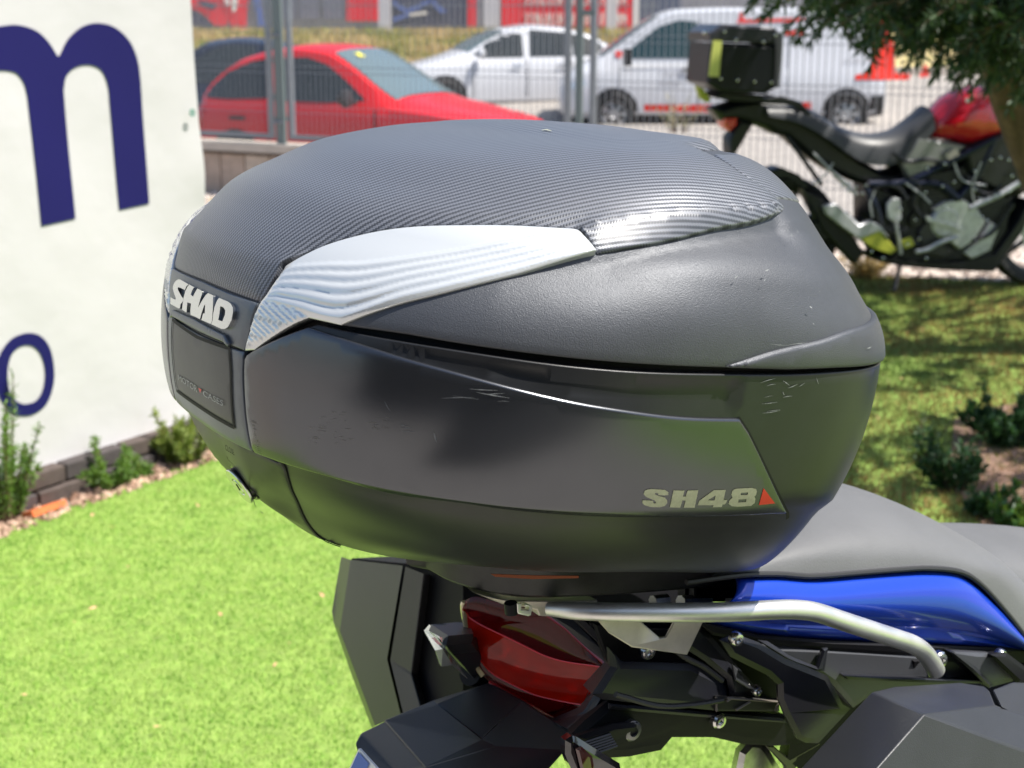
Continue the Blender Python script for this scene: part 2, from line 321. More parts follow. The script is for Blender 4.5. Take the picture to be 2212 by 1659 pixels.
# fallen leaves on the grass
lf = bpy.data.meshes.new('fallen_leaf'); lf.from_pydata([(0, 0, 0), (.012, .008, .004), (.035, 0, .006), (.012, -.008, .003)], [], [(0, 1, 2), (0, 2, 3)]); lf.materials.append(mat('dry_leaf', (.55, .33, .18), .8))
k = 0
for px, py in [(235, 1140), (275, 1222), (350, 1060), (95, 1245), (210, 1310), (430, 1095), (158, 1345), (620, 1390), (330, 1570), (200, 1108), (700, 1290), (590, 1440), (60, 1500), (480, 1330), (1955, 960), (2005, 1080), (2110, 1135), (1930, 985), (1900, 905), (1780, 1010), (1990, 1145), (2075, 870), (1870, 880), (1950, 820)]:
    p = ground(px, py, .03); o = bpy.data.objects.new('fallen_leaf', lf); COL.objects.link(o); o.location = p; o.rotation_euler = (rnd.uniform(-.4, .4), rnd.uniform(-.4, .4), rnd.uniform(0, 6)); s = rnd.uniform(.35, .75); o.scale = (s, s, s)
    tag(o, 'small curled dry leaf on the bright turf between banner and motorcycle' if px < 1000 else 'small curled dry leaf on the shaded lawn right of the top case', 'leaf', 'dry leaves on the bright turf' if px < 1000 else 'dry leaves on the shaded lawn')
# ---- boundary wall of concrete blocks with a coping
def fpx(px, py, off=0): return on_plane(px, py, np.array([0, FL(0), 0]) + fnor * off, fnor)
fx = lambda px: fpx(px, 200)[0]
zc = fpx(560, 308)[2]
WAL = empty('boundary_wall', (fx(560), FL(fx(560)), 0), 'low wall of beige concrete blocks with a pale coping under the fence', 'wall')
Rf = np.stack([fdir, fnor, np.array([0, 0, 1])], 1)
x0, x1 = fx(380), fx(1240); f0 = np.array([x0, FL(x0), 0]); Lw = (x1 - x0) / fdir[0]
M_blk = [mat('beige_concrete_block', (.50, .39, .31), .9, noise=.2, nscale=12, bump=.4, bscale=80), mat('pale_concrete_block', (.58, .48, .39), .9, noise=.2, nscale=12, bump=.4, bscale=80)]
MB().box(f0 + fdir * Lw / 2 + np.array([0, 0, zc / 2 - .03]), (Lw, .12, zc - .06), Rf).build('mortar_core', mat('grey_mortar', (.16, .13, .11), .95), WAL, angle=0)
MB().box(f0 + fdir * Lw / 2 + np.array([0, 0, zc - .035]), (Lw, .26, .07), Rf).build('coping', mat('pale_coping', (.55, .49, .42), .85, noise=.12, nscale=9), WAL, angle=0)
n = int(Lw / .26); bl = [brick_mesh(.245, .165, zc - .10, .008) for _ in range(2)]
for i in range(2): bl[i].materials.append(M_blk[i])
a_ = math.atan2(fdir[1], fdir[0])
for k in range(n):
    o = bpy.data.objects.new('block', bl[rnd.randrange(2)]); COL.objects.link(o); o.parent = WAL
    o.location = Vector(f0 + fdir * (k + .5) * .26 + np.array([0, 0, (zc - .10) / 2])) - WAL.location; o.rotation_euler = (0, 0, a_)
# ---- fence panels: tubular frames filled with upright wires
M_galv = mat('galvanised_steel', (.25, .27, .30), .4, .6, noise=.1, nscale=20)
M_post = mat('grey_green_post_paint', (.17, .21, .21), .45, .3)
M_wire = mat('bright_zinc_wire', (.30, .32, .35), .4, .5)
FEN = empty('wire_fence', (fx(612), FL(fx(612)), zc), 'grey steel fence of tubular frames with close upright wires, along the street', 'fence')
wire = None
def fbar(px, r, z0, z1, name, m, parent, w=None):
    x = fx(px); p = np.array([x, FL(x), 0]); mb = MB()
    if w: mb.box(p + np.array([0, 0, (z0 + z1) / 2]), (w, w, z1 - z0), Rf)
    else: mb.tube([p + np.array([0, 0, z0]), p + np.array([0, 0, z1])], r, 8)
    return mb.build(name, m, parent, angle=40 if not w else 0)
def fpanel(pa, pb, z0, z1, parent):
    xa, xb = fx(pa), fx(pb); A = np.array([xa, FL(xa), 0]); B = np.array([xb, FL(xb), 0]); Lp = np.linalg.norm(B - A)
    for z in (z0, z1): mb = MB(); mb.box((A + B) / 2 + np.array([0, 0, z]), (Lp + .04, .04, .04), Rf); mb.build('rail', M_galv, parent, angle=0)
    for P in (A, B): mb = MB(); mb.box(P + np.array([0, 0, (z0 + z1) / 2]), (.04, .04, z1 - z0 - .04), Rf); mb.build('stile', M_galv, parent, angle=0)
    n = int(Lp / .05); nn = []
    wm = MB(); wm.tube([(0, 0, z0), (0, 0, z1)], .0033, 5, False); me = pmesh('upright_wire', wm.V, wm.F, True); me.materials.append(M_wire)
    for k in range(1, n): o = bpy.data.objects.new('upright_wire', me); COL.objects.link(o); o.parent = parent; o.location = Vector(A + (B - A) * k / n) - parent.location; o.location.z = -parent.location.z
    z = z0 + .2
    while z < z1: mb = MB(); [mb.tube([A + np.array([0, 0, z + dz]), B + np.array([0, 0, z + dz])], .0028, 5) for dz in (0, .05)]; mb.build('cross_wire', M_galv, parent); z += .32
zr = fpx(560, 293)[2]
fpanel(395, 584, zr, 2.0, FEN); fpanel(628, 1226, zr, 2.0, FEN)
for px in (605,): fbar(px, 0, zc - .01, 2.05, 'fence_post', M_post, FEN, w=.062)
for px, z in ((605, .62), (605, 1.32)): mb = MB(); x = fx(px); mb.tube([np.array([x, FL(x), z]) - fdir * .05 - fnor * .04, np.array([x, FL(x), z]) + fdir * .05 - fnor * .04], .012, 8); mb.build('clamp', M_galv, FEN)
GAT = empty('wire_gate', (fx(1283), FL(fx(1283)), 0), 'long grey wire gate between double posts and the tree on the right', 'gate')
fpanel(1281, 2150, .12, 2.0, GAT)
fbar(1251, 0, 0, 2.05, 'gate_post', M_post, GAT, w=.044)
mb = MB(); p = fpx(1268, 28); p[2] = fpx(1268, 28)[2]; mb.box(p, (.14, .05, .04), Rf); mb.build('latch', M_post, GAT, angle=0)
# ---- far side of the street: second fence, pillars and a shop front with red signs
yF = 36.8
def far(px, py, y=yF): r = ray(px, py); return EYE + r * (y / r[1])
FF = empty('far_wire_fence', (far(900, 40)[0], yF, 1.12), 'pale wire fence with wide white pillars across the street', 'fence')
for px, w in ((831, 24), (1056, 18), (1072, 13), (1320, 24), (1373, 13)):
    p = far(px, 40); mb = MB(); mb.box((p[0], yF, 2.1), (w / FPX * yF, .2, 2.4)); mb.build('pillar', mat('off_white_pillar', (.62, .60, .64), .7), FF, angle=0)
xa, xb = far(395, 40)[0], far(1420, 40)[0]; n = 240; wm = MB(); wm.box((0, 0, 0), (.010, .010, 2.3)); me = pmesh('upright_wire', wm.V, wm.F); me.materials.append(M_galv)
for k in range(n): o = bpy.data.objects.new('upright_wire', me); COL.objects.link(o); o.parent = FF; o.location = Vector((xa + (xb - xa) * k / n, yF + .05, 2.05)) - FF.location
for z in (1.25, 1.75): MB().box(((xa + xb) / 2, yF + .05, z), (xb - xa, .03, .03)).build('rail', M_galv, FF, angle=0)
yB = 40.0
SH = empty('shop_building', (0, yB, 1.1), 'long grey-blue shop front with red panels and lettered signs across the street', 'building')
def bq(px, py): return far(px, py, yB)
MB().box((0, yB + 3, 4.6), (44, 6, 7)).build('wall', mat('blue_grey_wall', (.22, .23, .30), .7, noise=.15, nscale=2), SH, angle=0)
MB().box((0, yB + 3, 8.25), (45, 6.6, .3)).build('roof', mat('dark_roof', (.08, .08, .09), .7), SH, angle=0)
M_red = mat('red_sign_panel', (.75, .01, .03), .5); M_wht = mat('white_sign_paint', (.8, .8, .85), .6); M_dk = mat('dark_mural_glass', (.06, .065, .12), .3); M_bl = mat('blue_mural_stroke', (.10, .16, .48), .5)
def fpoly(name, pts, m, d=.05, proud=0.0):
    P = [bq(*p) - np.array([0, proud, 0]) for p in pts]; mb = MB(); mb.prism(P, (0, -d, 0)); return mb.build(name, m, SH, angle=0)
fpoly('red_emblem', [(410, -60), (540, -60), (537, 0), (530, 70), (502, 69), (495, 40), (484, 63), (468, 58), (440, 30), (410, 15)], M_red)
for a in ([(478, -30), (492, -30), (497, 12), (490, 16)], [(500, -30), (520, -30), (512, 22), (503, 26)], [(430, 0), (470, 8), (462, 22), (436, 14)]): fpoly('emblem_stroke', a, M_wht if a[0][0] > 450 else M_dk, .03, .05)
fpoly('blue_stripe', [(541, -40), (552, -40), (572, 62), (560, 66)], M_bl); fpoly('mural_window', [(416, 22), (466, 60), (500, 70), (500, 78), (416, 78)], M_dk)
for a, b in ((600, 640), (648, 690), (700, 742)): fpoly('window', [(a, -40), (b, -40), (b, 42), (a, 42)], mat('dull_window_pane', (.17, .18, .26), .25))
fpoly('red_panel', [(749, -60), (819, -60), (819, 45), (749, 45)], M_red); fpoly('mural_window', [(846, -60), (1008, -60), (1008, 56), (846, 56)], M_dk)
for P in ([(848, 0), (880, 20), (905, 8), (930, -4), (935, 4), (905, 20), (880, 30), (850, 12)], [(915, -10), (925, -10), (965, 25), (955, 30), (935, 12)], [(846, 40), (875, 30), (890, 33), (850, 48)], [(880, 30), (920, 24), (925, 30), (884, 36)]): fpoly('mural_stroke', P, M_bl if P[0][0] != 880 else M_wht, .03, .05)
fpoly('red_column', [(1011, -60), (1028, -60), (1028, 66), (1011, 66)], M_red); fpoly('sign_board', [(1082, -60), (1366, -60), (1366, 62), (1082, 62)], M_red)
fpoly('window', [(1382, -60), (1470, -60), (1470, 62), (1382, 62)], mat('blue_glass_front', (.10, .12, .20), .2))
for a, y0, y1 in ((1132, -12, 10), (1132, 28, 54)):
    x = a
    while x < 1350:
        if not 1300 < x < 1326:
            k = rnd.choice('NMZALVEH'); w = 9
            fpoly('sign_letter', {'N': [(x, y1), (x, y0), (x + 3, y0), (x + 6, y1 - 6), (x + 6, y0), (x + w, y0), (x + w, y1), (x + 6, y1), (x + 3, y0 + 8), (x + 3, y1)], 'M': [(x, y1), (x, y0), (x + 2, y0), (x + 4.5, y0 + 8), (x + 7, y0), (x + w, y0), (x + w, y1), (x + 7, y1), (x + 7, y0 + 8), (x + 4.5, y1 - 4), (x + 2, y0 + 8), (x + 2, y1)], 'Z': [(x, y0), (x + w, y0), (x + w, y0 + 4), (x + 3, y1 - 4), (x + w, y1 - 4), (x + w, y1), (x, y1), (x, y1 - 4), (x + 6, y0 + 4), (x, y0 + 4)], 'A': [(x, y1), (x + 3, y0), (x + 6, y0), (x + w, y1), (x + 7, y1), (x + 4.5, y0 + 8), (x + 2, y1)], 'L': [(x, y0), (x + 3, y0), (x + 3, y1 - 4), (x + w, y1 - 4), (x + w, y1), (x, y1)], 'V': [(x, y0), (x + 3, y0), (x + 4.5, y1 - 8), (x + 6, y0), (x + w, y0), (x + 6, y1), (x + 3, y1)], 'E': [(x, y0), (x + w, y0), (x + w, y0 + 4), (x + 3, y0 + 4), (x + 3, y1 - 4), (x + w, y1 - 4), (x + w, y1), (x, y1)], 'H': [(x, y0), (x + 3, y0), (x + 3, y0 + 10), (x + 6, y0 + 10), (x + 6, y0), (x + w, y0), (x + w, y1), (x + 6, y1), (x + 6, y0 + 14), (x + 3, y0 + 14), (x + 3, y1), (x, y1)]}[k], M_wht, .03, .05)
        x += 12.5
# ---- behind the photographer: unseen paving, dark ground and building, added for reflections on the case
sheet('paving', [(-8, -6, .003), (8, -6, .003), (8, 1.3, .003), (-8, 1.3, .003)], [(0, 1, 2, 3)], mat('pale_paving', (.36, .33, .30), .85, noise=.25, nscale=4))
sheet('dark_reflection_ground', [(-1.3, -4.2, .007), (3.2, -4.2, .007), (3.0, -.75, .007), (-1.0, -.75, .007)], [(0, 1, 2, 3)], mat('dark_asphalt', (.035, .035, .038), .85, noise=.3, nscale=6))  # unseen dark ground added for the dark patch reflected on the side panel
RB = empty('reflection_building', (0, -4.2, 0), 'unseen low building with dark windows, added behind the camera for its reflection', 'building')
MB().box((0, -5.2, 1.7), (15, 2, 3.4)).build('wall', mat('grey_render_wall', (.10, .10, .105), .8), RB, angle=0)  # wall colour darkened to give a dark reflection
for k, x in enumerate((-5.4, -2.6, .2, 3.0, 5.8)):
    MB().box((x, -4.18, 1.45), (2.2, .06, 2.5)).build('window', mat('dark_shop_glass', (.015, .018, .022), .08), RB, angle=0)
MB().box((0, -3.9, 3.45), (15.4, 1.2, .14)).build('canopy', mat('dark_grey_canopy', (.12, .12, .12), .6), RB, angle=0)
# ================================================================== vehicles on the street
M_tyre = mat('tyre_rubber', (.018, .018, .019), .75, bump=.2, bscale=60); M_glass = mat('tinted_window_glass', (.020, .026, .028), .06, 0, spec=.7); M_dark = mat('dark_plastic_trim', (.02, .02, .022), .5)
M_wheel = mat('alloy_wheel', (.42, .43, .45), .3, .9); M_lamp = mat('clear_lamp_glass', (.65, .68, .7), .08, .4, coat=1)
def car(name, loc, heading, st, m_body, label, cat, windows, screen, wheels, rw, glass=None, group=None, extra=None, sc=1.0):
    A = np.array(st, float); E = empty(name, loc, label, cat, group); c, s = math.cos(heading), math.sin(heading)
    def W(P): P = np.asarray(P, float) * sc; return np.stack([P[:, 0] * c - P[:, 1] * s, P[:, 0] * s + P[:, 1] * c, P[:, 2]], 1) + np.array(loc)
    xs = np.linspace(A[0, 0], A[-1, 0], 46); col = [np.interp(xs, A[:, 0], A[:, i]) for i in range(6)]
    for i in range(1, 6):
        col[i] = np.convolve(np.concatenate([[col[i][0]], col[i], [col[i][-1]]]), [.25, .5, .25], 'valid')
    X, zb, zm, wl, zt, wt = col
    def half(k): return [(0, zb[k]), (wl[k] * .86, zb[k]), (wl[k] * .97, zb[k] + .10), (wl[k], zb[k] + (zm[k] - zb[k]) * .45), (wl[k] * .985, zm[k] - .10), (wl[k] * .95, zm[k]), (wt[k] + .02, zt[k] - .05), (wt[k] * .9, zt[k] - .012), (wt[k] * .5, zt[k] + .012), (0, zt[k] + .016)]
    V = []; nh = 10; ring = 2 * nh - 2
    for k in range(46):
        h = half(k); V += [(X[k], y, z) for y, z in h] + [(X[k], -y, z) for y, z in h[-2:0:-1]]
    F = [(k * ring + j, k * ring + (j + 1) % ring, (k + 1) * ring + (j + 1) % ring, (k + 1) * ring + j) for k in range(45) for j in range(ring)] + [tuple(range(ring)), tuple(45 * ring + j for j in range(ring))]
    mb = MB(); mb.add(W(V), F); mb.build('body', m_body, E, angle=32)
    def sy(x, z):
        a, b, w, t, g = np.interp(x, X, zb), np.interp(x, X, zm), np.interp(x, X, wl), np.interp(x, X, zt), np.interp(x, X, wt)
        return np.interp(z, [a, a + .10, a + (b - a) * .45, b - .10, b, max(b + .01, t - .05), t], [w * .86, w * .97, w, w * .985, w * .95, g + .02, g * .9])
    def sidepatch(nm, poly, m, off=.008, sides=(1, -1)):
        P = []
        for i in range(len(poly)):
            a, b = np.array(poly[i], float), np.array(poly[(i + 1) % len(poly)], float); k = max(1, int(np.linalg.norm(b - a) / .12)); P += [a + (b - a) * j / k for j in range(k)]
        lo, hi = np.min(P, 0), np.max(P, 0); g = np.array([(x, z) for x in np.arange(lo[0], hi[0], .12) for z in np.arange(lo[1] + .03, hi[1], .10)]).reshape(-1, 2); g = g[pip(g[:, 0], g[:, 1], np.array(P))] if len(g) else g
        res = geometry.delaunay_2d_cdt([Vector(p) for p in np.concatenate([P, g])], [(i, (i + 1) % len(P)) for i in range(len(P))], [], 1, 1e-5); Q = [tuple(v) for v in res[0]]
        for sd_ in sides:
            part(nm, W([(x, sd_ * (sy(x, z) + off), z) for x, z in Q]), [tuple(f) if sd_ < 0 else tuple(reversed(f)) for f in res[2]], m, E, True)
    for w in windows: sidepatch('side_window', w, glass or M_glass)
    for (xa, wa, xb, wb, nm) in screen:          # glass laid on the sloping top between two stations
        V = []; n = 8
        for i in range(n + 1):
            x = xa + (xb - xa) * i / n; w = wa + (wb - wa) * i / n; z = np.interp(x, X, zt); sl_ = (np.interp(x + .02, X, zt) - z) / .02; nx, nz = -sl_ / math.hypot(sl_, 1), 1 / math.hypot(sl_, 1)
            for j in range(9):
                y = w * (j / 4 - 1); g = np.interp(x, X, wt); zz = z + np.interp(abs(y), [0, g * .5, g * .9, g + .02], [.016, .012, -.012, -.05]); V.append((x + nx * .012, y, zz + nz * .012))
        part(nm, W(V), [(i * 9 + j, i * 9 + j + 1, (i + 1) * 9 + j + 1, (i + 1) * 9 + j) for i in range(n) for j in range(8)], mat('windscreen_glass', (.16, .22, .23), .05, .3, spec=.8) , E, True)
    for x in wheels:
        for sd_ in (1, -1):
            y = np.interp(x, X, wl) * sd_; ax = (-s * sd_, c * sd_, 0)
            cen = W([(x, y - sd_ * .10, rw)])[0]; arch = MB(); pts = [(x + rw * 1.17 * math.cos(t), rw * 1.05 + rw * 1.17 * math.sin(t)) for t in np.linspace(-.5, math.pi + .5, 16)]
            sidepatch('wheel_arch', pts, M_dark, .006, (sd_,))
            V, F = lathe([(r * sc, h * sc) for r, h in ((rw * .62, .115), (rw * .9, .125), (rw * .99, .10), (rw, .03), (rw, -.08), (rw * .6, -.1))], 28, ax, cen); ty = MB().add(V, F).build('tyre', M_tyre, E, angle=40)
            V, F = lathe([(0, .085), (rw * .16, .085), (rw * .2, .10), (rw * .55, .09), (rw * .62, .118), (rw * .60, .06), (0, .05)], 28, ax, cen); MB().add(V, F).build('wheel_rim', M_wheel, E, angle=30)
            mb = MB()
            for k in range(7):
                t = k * 2 * math.pi / 7; ex = np.array([c, s, 0]); d = ex * math.cos(t) + np.array([0, 0, 1]) * math.sin(t); p = cen + np.array(ax) * .102 * sc; q = np.cross(d, ax); mb.prism([p + d * rw * .26 - q * .03, p + d * rw * .26 + q * .03, p + d * rw * .52 + q * .035, p + d * rw * .52 - q * .035], np.array(ax) * -.02)
            mb.build('hub_slot', M_dark, E, angle=0)
    return E, W, sidepatch, sy
M_redcar = mat('red_car_paint', (.60, .001, .006), .35, 0, coat=.3); M_whcar = mat('white_car_paint', (.60, .61, .64), .3, 0, coat=.6); M_blkcar = mat('dark_blue_car_paint', (.012, .016, .03), .2, .2, coat=1)
hatch = [(0, .35, .70, .62, .80, .50), (.10, .25, .84, .76, .98, .62), (.28, .22, .90, .80, 1.20, .60), (.6, .2, .93, .82, 1.39, .58), (1.0, .2, .94, .83, 1.49, .58), (1.35, .2, .94, .84, 1.53, .60), (1.75, .2, .93, .84, 1.49, .60), (2.05, .2, .92, .84, 1.33, .62), (2.35, .2, .91, .84, 1.13, .66), (2.6, .2, .90, .84, .99, .70), (3.0, .2, .87, .83, .92, .70), (3.4, .2, .80, .80, .83, .66), (3.7, .24, .68, .74, .70, .58), (3.85, .32, .52, .62, .54, .48)]
hd = math.radians(-25); cR = np.array([-3.34, 15.95, -.35]) + np.array([math.sin(hd) * -.84 * -1, math.cos(hd) * .84, 0])
E, W, sp, sy = car('red_hatchback', (-3.56 - math.sin(hd) * .84, 15.95 + math.cos(hd) * .84, -.35), hd, hatch, M_redcar, 'bright red rounded hatchback parked just behind the wire fence', 'car',
    [[(.22, .98), (.30, 1.10), (.48, 1.24), (.80, 1.36), (1.08, 1.40), (1.08, .99), (.6, .97)], [(1.16, 1.40), (1.50, 1.41), (1.75, 1.34), (2.0, 1.18), (2.26, .99), (1.8, .96), (1.16, .97)]],
    [(1.78, .56, 2.56, .66, 'windscreen'), (.12, .50, .42, .52, 'rear_window')], (.68, 3.08), .30)
M_seam = mat('panel_gap', (.05, .004, .006), .6)
sp('door_gap', [(1.105, .25), (1.125, .25), (1.13, .96), (1.115, .96)], M_seam); sp('door_gap', [(2.42, .30), (2.44, .30), (2.40, .90), (2.38, .90)], M_seam)
sp('door_handle', [(.62, .76), (.82, .76), (.82, .80), (.62, .80)], M_dark, .02); sp('door_handle', [(1.2, .77), (1.4, .77), (1.4, .81), (1.2, .81)], M_dark, .02); sp('sill', [(.9, .21), (2.8, .21), (2.8, .27), (.9, .27)], M_dark, .01)
sp('tail_lamp', [(.05, .62), (.22, .66), (.26, .86), (.12, .84)], mat('red_lamp_glass', (.5, .01, .01), .15), .012); sp('headlamp', [(3.35, .66), (3.72, .58), (3.70, .68), (3.45, .78)], M_lamp, .012)
for sd_ in (1, -1):
    mb = MB(); P = W([(2.14, sd_ * .98, 1.02)])[0]; V, F = lathe([(0, -.07), (.06, -.06), (.095, 0), (.09, .05), (0, .07)], 14, (math.cos(hd), math.sin(hd), .1), P); mb.add(V, F); mb.tube([P, W([(2.16, sd_ * .82, .97)])[0]], .03, 8); mb.build('door_mirror', M_dark, E)
st_ = MB(); st_.add(W([(1.88, -.34, 1.452), (1.96, -.34, 1.412), (1.96, -.24, 1.414), (1.88, -.24, 1.455)]), [(0, 1, 2, 3)]); st_.build('windscreen_sticker', mat('yellow_sticker', (.75, .68, .06), .5), E, angle=0)
sedan = [(0, .35, .62, .66, .66, .55), (.12, .24, .72, .80, .74, .62), (.6, .2, .80, .86, .86, .66), (1.0, .2, .86, .88, .96, .68), (1.3, .2, .90, .89, 1.06, .64), (1.65, .2, .93, .89, 1.26, .62), (2.0, .2, .94, .89, 1.41, .60), (2.5, .2, .95, .89, 1.49, .60), (3.0, .2, .95, .89, 1.46, .60), (3.5, .2, .96, .88, 1.34, .60), (3.85, .22, .96, .86, 1.16, .62), (4.1, .24, .96, .84, 1.02, .64), (4.3, .3, .86, .76, .92, .56), (4.38, .4, .7, .66, .74, .5)]
sedan = [(4.38 - x, *r) for x, *r in sedan][::-1]
hw = math.radians(180 + 18); fwx = 3.55; sc = 1.07
pf = np.array([-1.24, 25.9, -.26]); loc = pf - np.array([math.cos(hw), math.sin(hw), 0]) * fwx * sc + np.array([math.sin(hw) * -1, math.cos(hw), 0]) * -.8
E, W, sp, sy = car('white_sedan', tuple(loc), hw, sedan, M_whcar, 'white rounded car parked beyond the red car, its nose hidden by it', 'car',
    [[(.62, 1.0), (.72, 1.16), (1.0, 1.30), (1.28, 1.36), (1.28, .99)], [(1.30, .99), (1.30, 1.365), (2.0, 1.42), (2.06, .985)], [(2.16, .98), (2.12, 1.42), (2.42, 1.36), (2.72, 1.22), (2.98, 1.03), (2.9, .97)]],
    [(2.42, .55, 3.05, .62, 'windscreen'), (.45, .5, .85, .54, 'rear_window')], (.85, 3.5), .32, sc=sc)
M_seam2 = mat('grey_panel_gap', (.18, .18, .19), .6)
for x in (1.32, 2.10, 3.02): sp('door_gap', [(x, .25), (x + .018, .25), (x + .02, .94), (x, .94)], M_seam2)
for x in (1.42, 2.2): sp('door_handle', [(x, .82), (x + .18, .82), (x + .18, .86), (x, .86)], M_wheel, .03)
sp('sill', [(1.2, .20), (3.1, .20), (3.1, .25), (1.2, .25)], M_dark, .01); sp('headlamp', [(3.85, .66), (4.2, .58), (4.15, .70), (3.95, .74)], M_lamp, .012)
P = W([(2.92, .98, 1.04)])[0]; mb = MB(); V, F = lathe([(0, -.07), (.06, -.06), (.10, 0), (.09, .05), (0, .07)], 14, (1, 0, 0), P); mb.add(V, F); mb.tube([P, W([(2.95, .84, .99)])[0]], .03, 8); mb.build('door_mirror', M_whcar, E)
E, W, sp, sy = car('dark_hatchback', (-2.1, 19.6, -.35), math.radians(180 + 3), [(x, a, b * 1.0, c, d * 1.02, e) for x, a, b, c, d, e in hatch], M_blkcar, 'dark blue car mostly hidden behind the red hatchback', 'car',
    [[(.3, 1.02), (.48, 1.24), (.80, 1.40), (1.08, 1.46), (1.08, 1.0)], [(1.16, 1.46), (1.50, 1.48), (1.75, 1.40), (2.0, 1.24), (2.26, 1.02), (1.16, 1.0)]], [(1.78, .56, 2.56, .66, 'windscreen')], (.68, 3.08), .31)
# van
van = [(0, .35, .95, .90, 1.80, .78), (.06, .28, 1.05, .95, 1.93, .82), (.3, .25, 1.08, .97, 1.96, .84), (2.6, .25, 1.08, .97, 1.97, .84), (3.4, .25, 1.08, .97, 1.94, .82), (3.7, .25, 1.07, .97, 1.80, .80), (4.1, .25, 1.06, .96, 1.52, .78), (4.42, .25, 1.04, .95, 1.28, .76), (4.7, .25, 1.0, .93, 1.13, .76), (5.0, .28, .90, .88, 1.0, .7), (5.15, .35, .72, .78, .78, .6)]
vx = 1.60; loc = (vx + 4.32 - .0, 23.55 + .97, -.36)
E, W, sp, sy = car('white_van', loc, math.pi, van, M_whcar, 'white panel van with red tower graphics and red stripe beyond the fence', 'van',
    [[(3.02, 1.20), (3.02, 1.76), (3.30, 1.78), (3.62, 1.68), (3.98, 1.40), (4.18, 1.20)]], [(3.62, .72, 4.5, .72, 'windscreen')], (.62, 4.30), .335, glass=mat('teal_window_glass', (.02, .05, .055), .08, 0, spec=.7))
Y_ = 1; M_vred = mat('red_vehicle_graphic', (.75, .03, .015), .5)
VL = (vx + 4.32, 23.55)
def vpx(px, py): r = ray(px, py); p = EYE + r * (23.56 / r[1]); return (VL[0] - p[0], p[2] + .36)
def vg(name, pts, m, off=.010): sp(name, [vpx(*p) for p in pts], m, off, (1,))
vg('red_stripe', [(1390, 226), (1552, 226), (1552, 243), (1392, 240)], M_vred); vg('red_stripe', [(1715, 223), (1752, 220), (1752, 237), (1715, 237)], M_vred)
vg('red_tower', [(1882, 0), (1918, 0), (1916, 60), (1938, 100), (1936, 158), (1970, 160), (1966, 173), (1845, 173), (1848, 162), (1880, 155), (1888, 90), (1892, 60)], M_vred)
vg('red_cone', [(2000, 138), (2006, 140), (2010, 166), (1988, 168)], M_vred); vg('red_emblem', [(1330, 112), (1338, 109), (1346, 113), (1343, 122), (1338, 128), (1332, 122)], M_vred)
vg('red_tower', [(1600, 26), (1606, 26), (1610, 42), (1740, 38), (1738, 46), (1594, 50), (1594, 46), (1598, 42)], M_vred); vg('red_line', [(1696, 67), (1740, 66), (1738, 75), (1696, 76)], M_vred)
M_gtx = mat('grey_vehicle_lettering', (.40, .40, .43), .5)
def vtext(t, q, m):
    V, F = text2d_(t); q = np.array(q, float); u, v = V[:, :1], V[:, 1:]; px = (q[3] * (1 - u) + q[2] * u) * (1 - v) + (q[0] * (1 - u) + q[1] * u) * v
    P = [vpx(*p) for p in px]; part('lettering', W([(x, sy(x, z) + .011, z) for x, z in P]), F, m, E)
def text2d_(txt, bold=0.0):
    c = bpy.data.curves.new('text', 'FONT'); c.body = txt; c.size = 1; c.offset = bold; c.resolution_u = 2
    o = bpy.data.objects.new('text', c); COL.objects.link(o); dg = bpy.context.evaluated_depsgraph_get(); me = bpy.data.meshes.new_from_object(o.evaluated_get(dg))
    V = np.array([v.co[:2] for v in me.vertices]); F = [tuple(p.vertices) for p in me.polygons]; bpy.data.objects.remove(o); bpy.data.curves.remove(c); bpy.data.meshes.remove(me)
    V = V - V.min(0); return V / V.max(0), F
vtext('CRANE', [(1424, 150), (1478, 150), (1478, 166), (1424, 166)], M_gtx); vtext('HIRE', [(1426, 172), (1470, 172), (1470, 186), (1426, 186)], M_gtx); vtext('VEHICLE', [(1822, 127), (1878, 127), (1878, 136), (1822, 136)], M_gtx)
for x in (2.96, 4.22, 1.55): sp('door_gap', [(x, .30), (x + .02, .30), (x + .02, 1.8 if x < 4 else 1.1), (x, 1.8 if x < 4 else 1.1)], M_seam2)
sp('sill', [(.95, .22), (3.95, .22), (3.95, .32), (.95, .32)], M_dark, .01); sp('rear_cladding', [(.02, .30), (.25, .30), (.25, .62), (.02, .62)], M_dark, .02)
sp('belt_moulding', [(2.9, 1.09), (4.15, 1.07), (4.15, 1.12), (2.9, 1.14)], mat('bright_white_moulding', (.75, .76, .78), .3), .03); sp('door_handle', [(3.05, 1.0), (3.25, 1.0), (3.25, 1.04), (3.05, 1.04)], M_dark, .03)
P = W([(4.12, 1.13, 1.22)])[0]; mb = MB(); mb.box(P, (.12, .20, .26)); mb.build('door_mirror', M_dark, E, angle=0); sp('headlamp', [(4.75, .78), (5.05, .70), (5.0, .88), (4.8, .95)], M_lamp, .012)
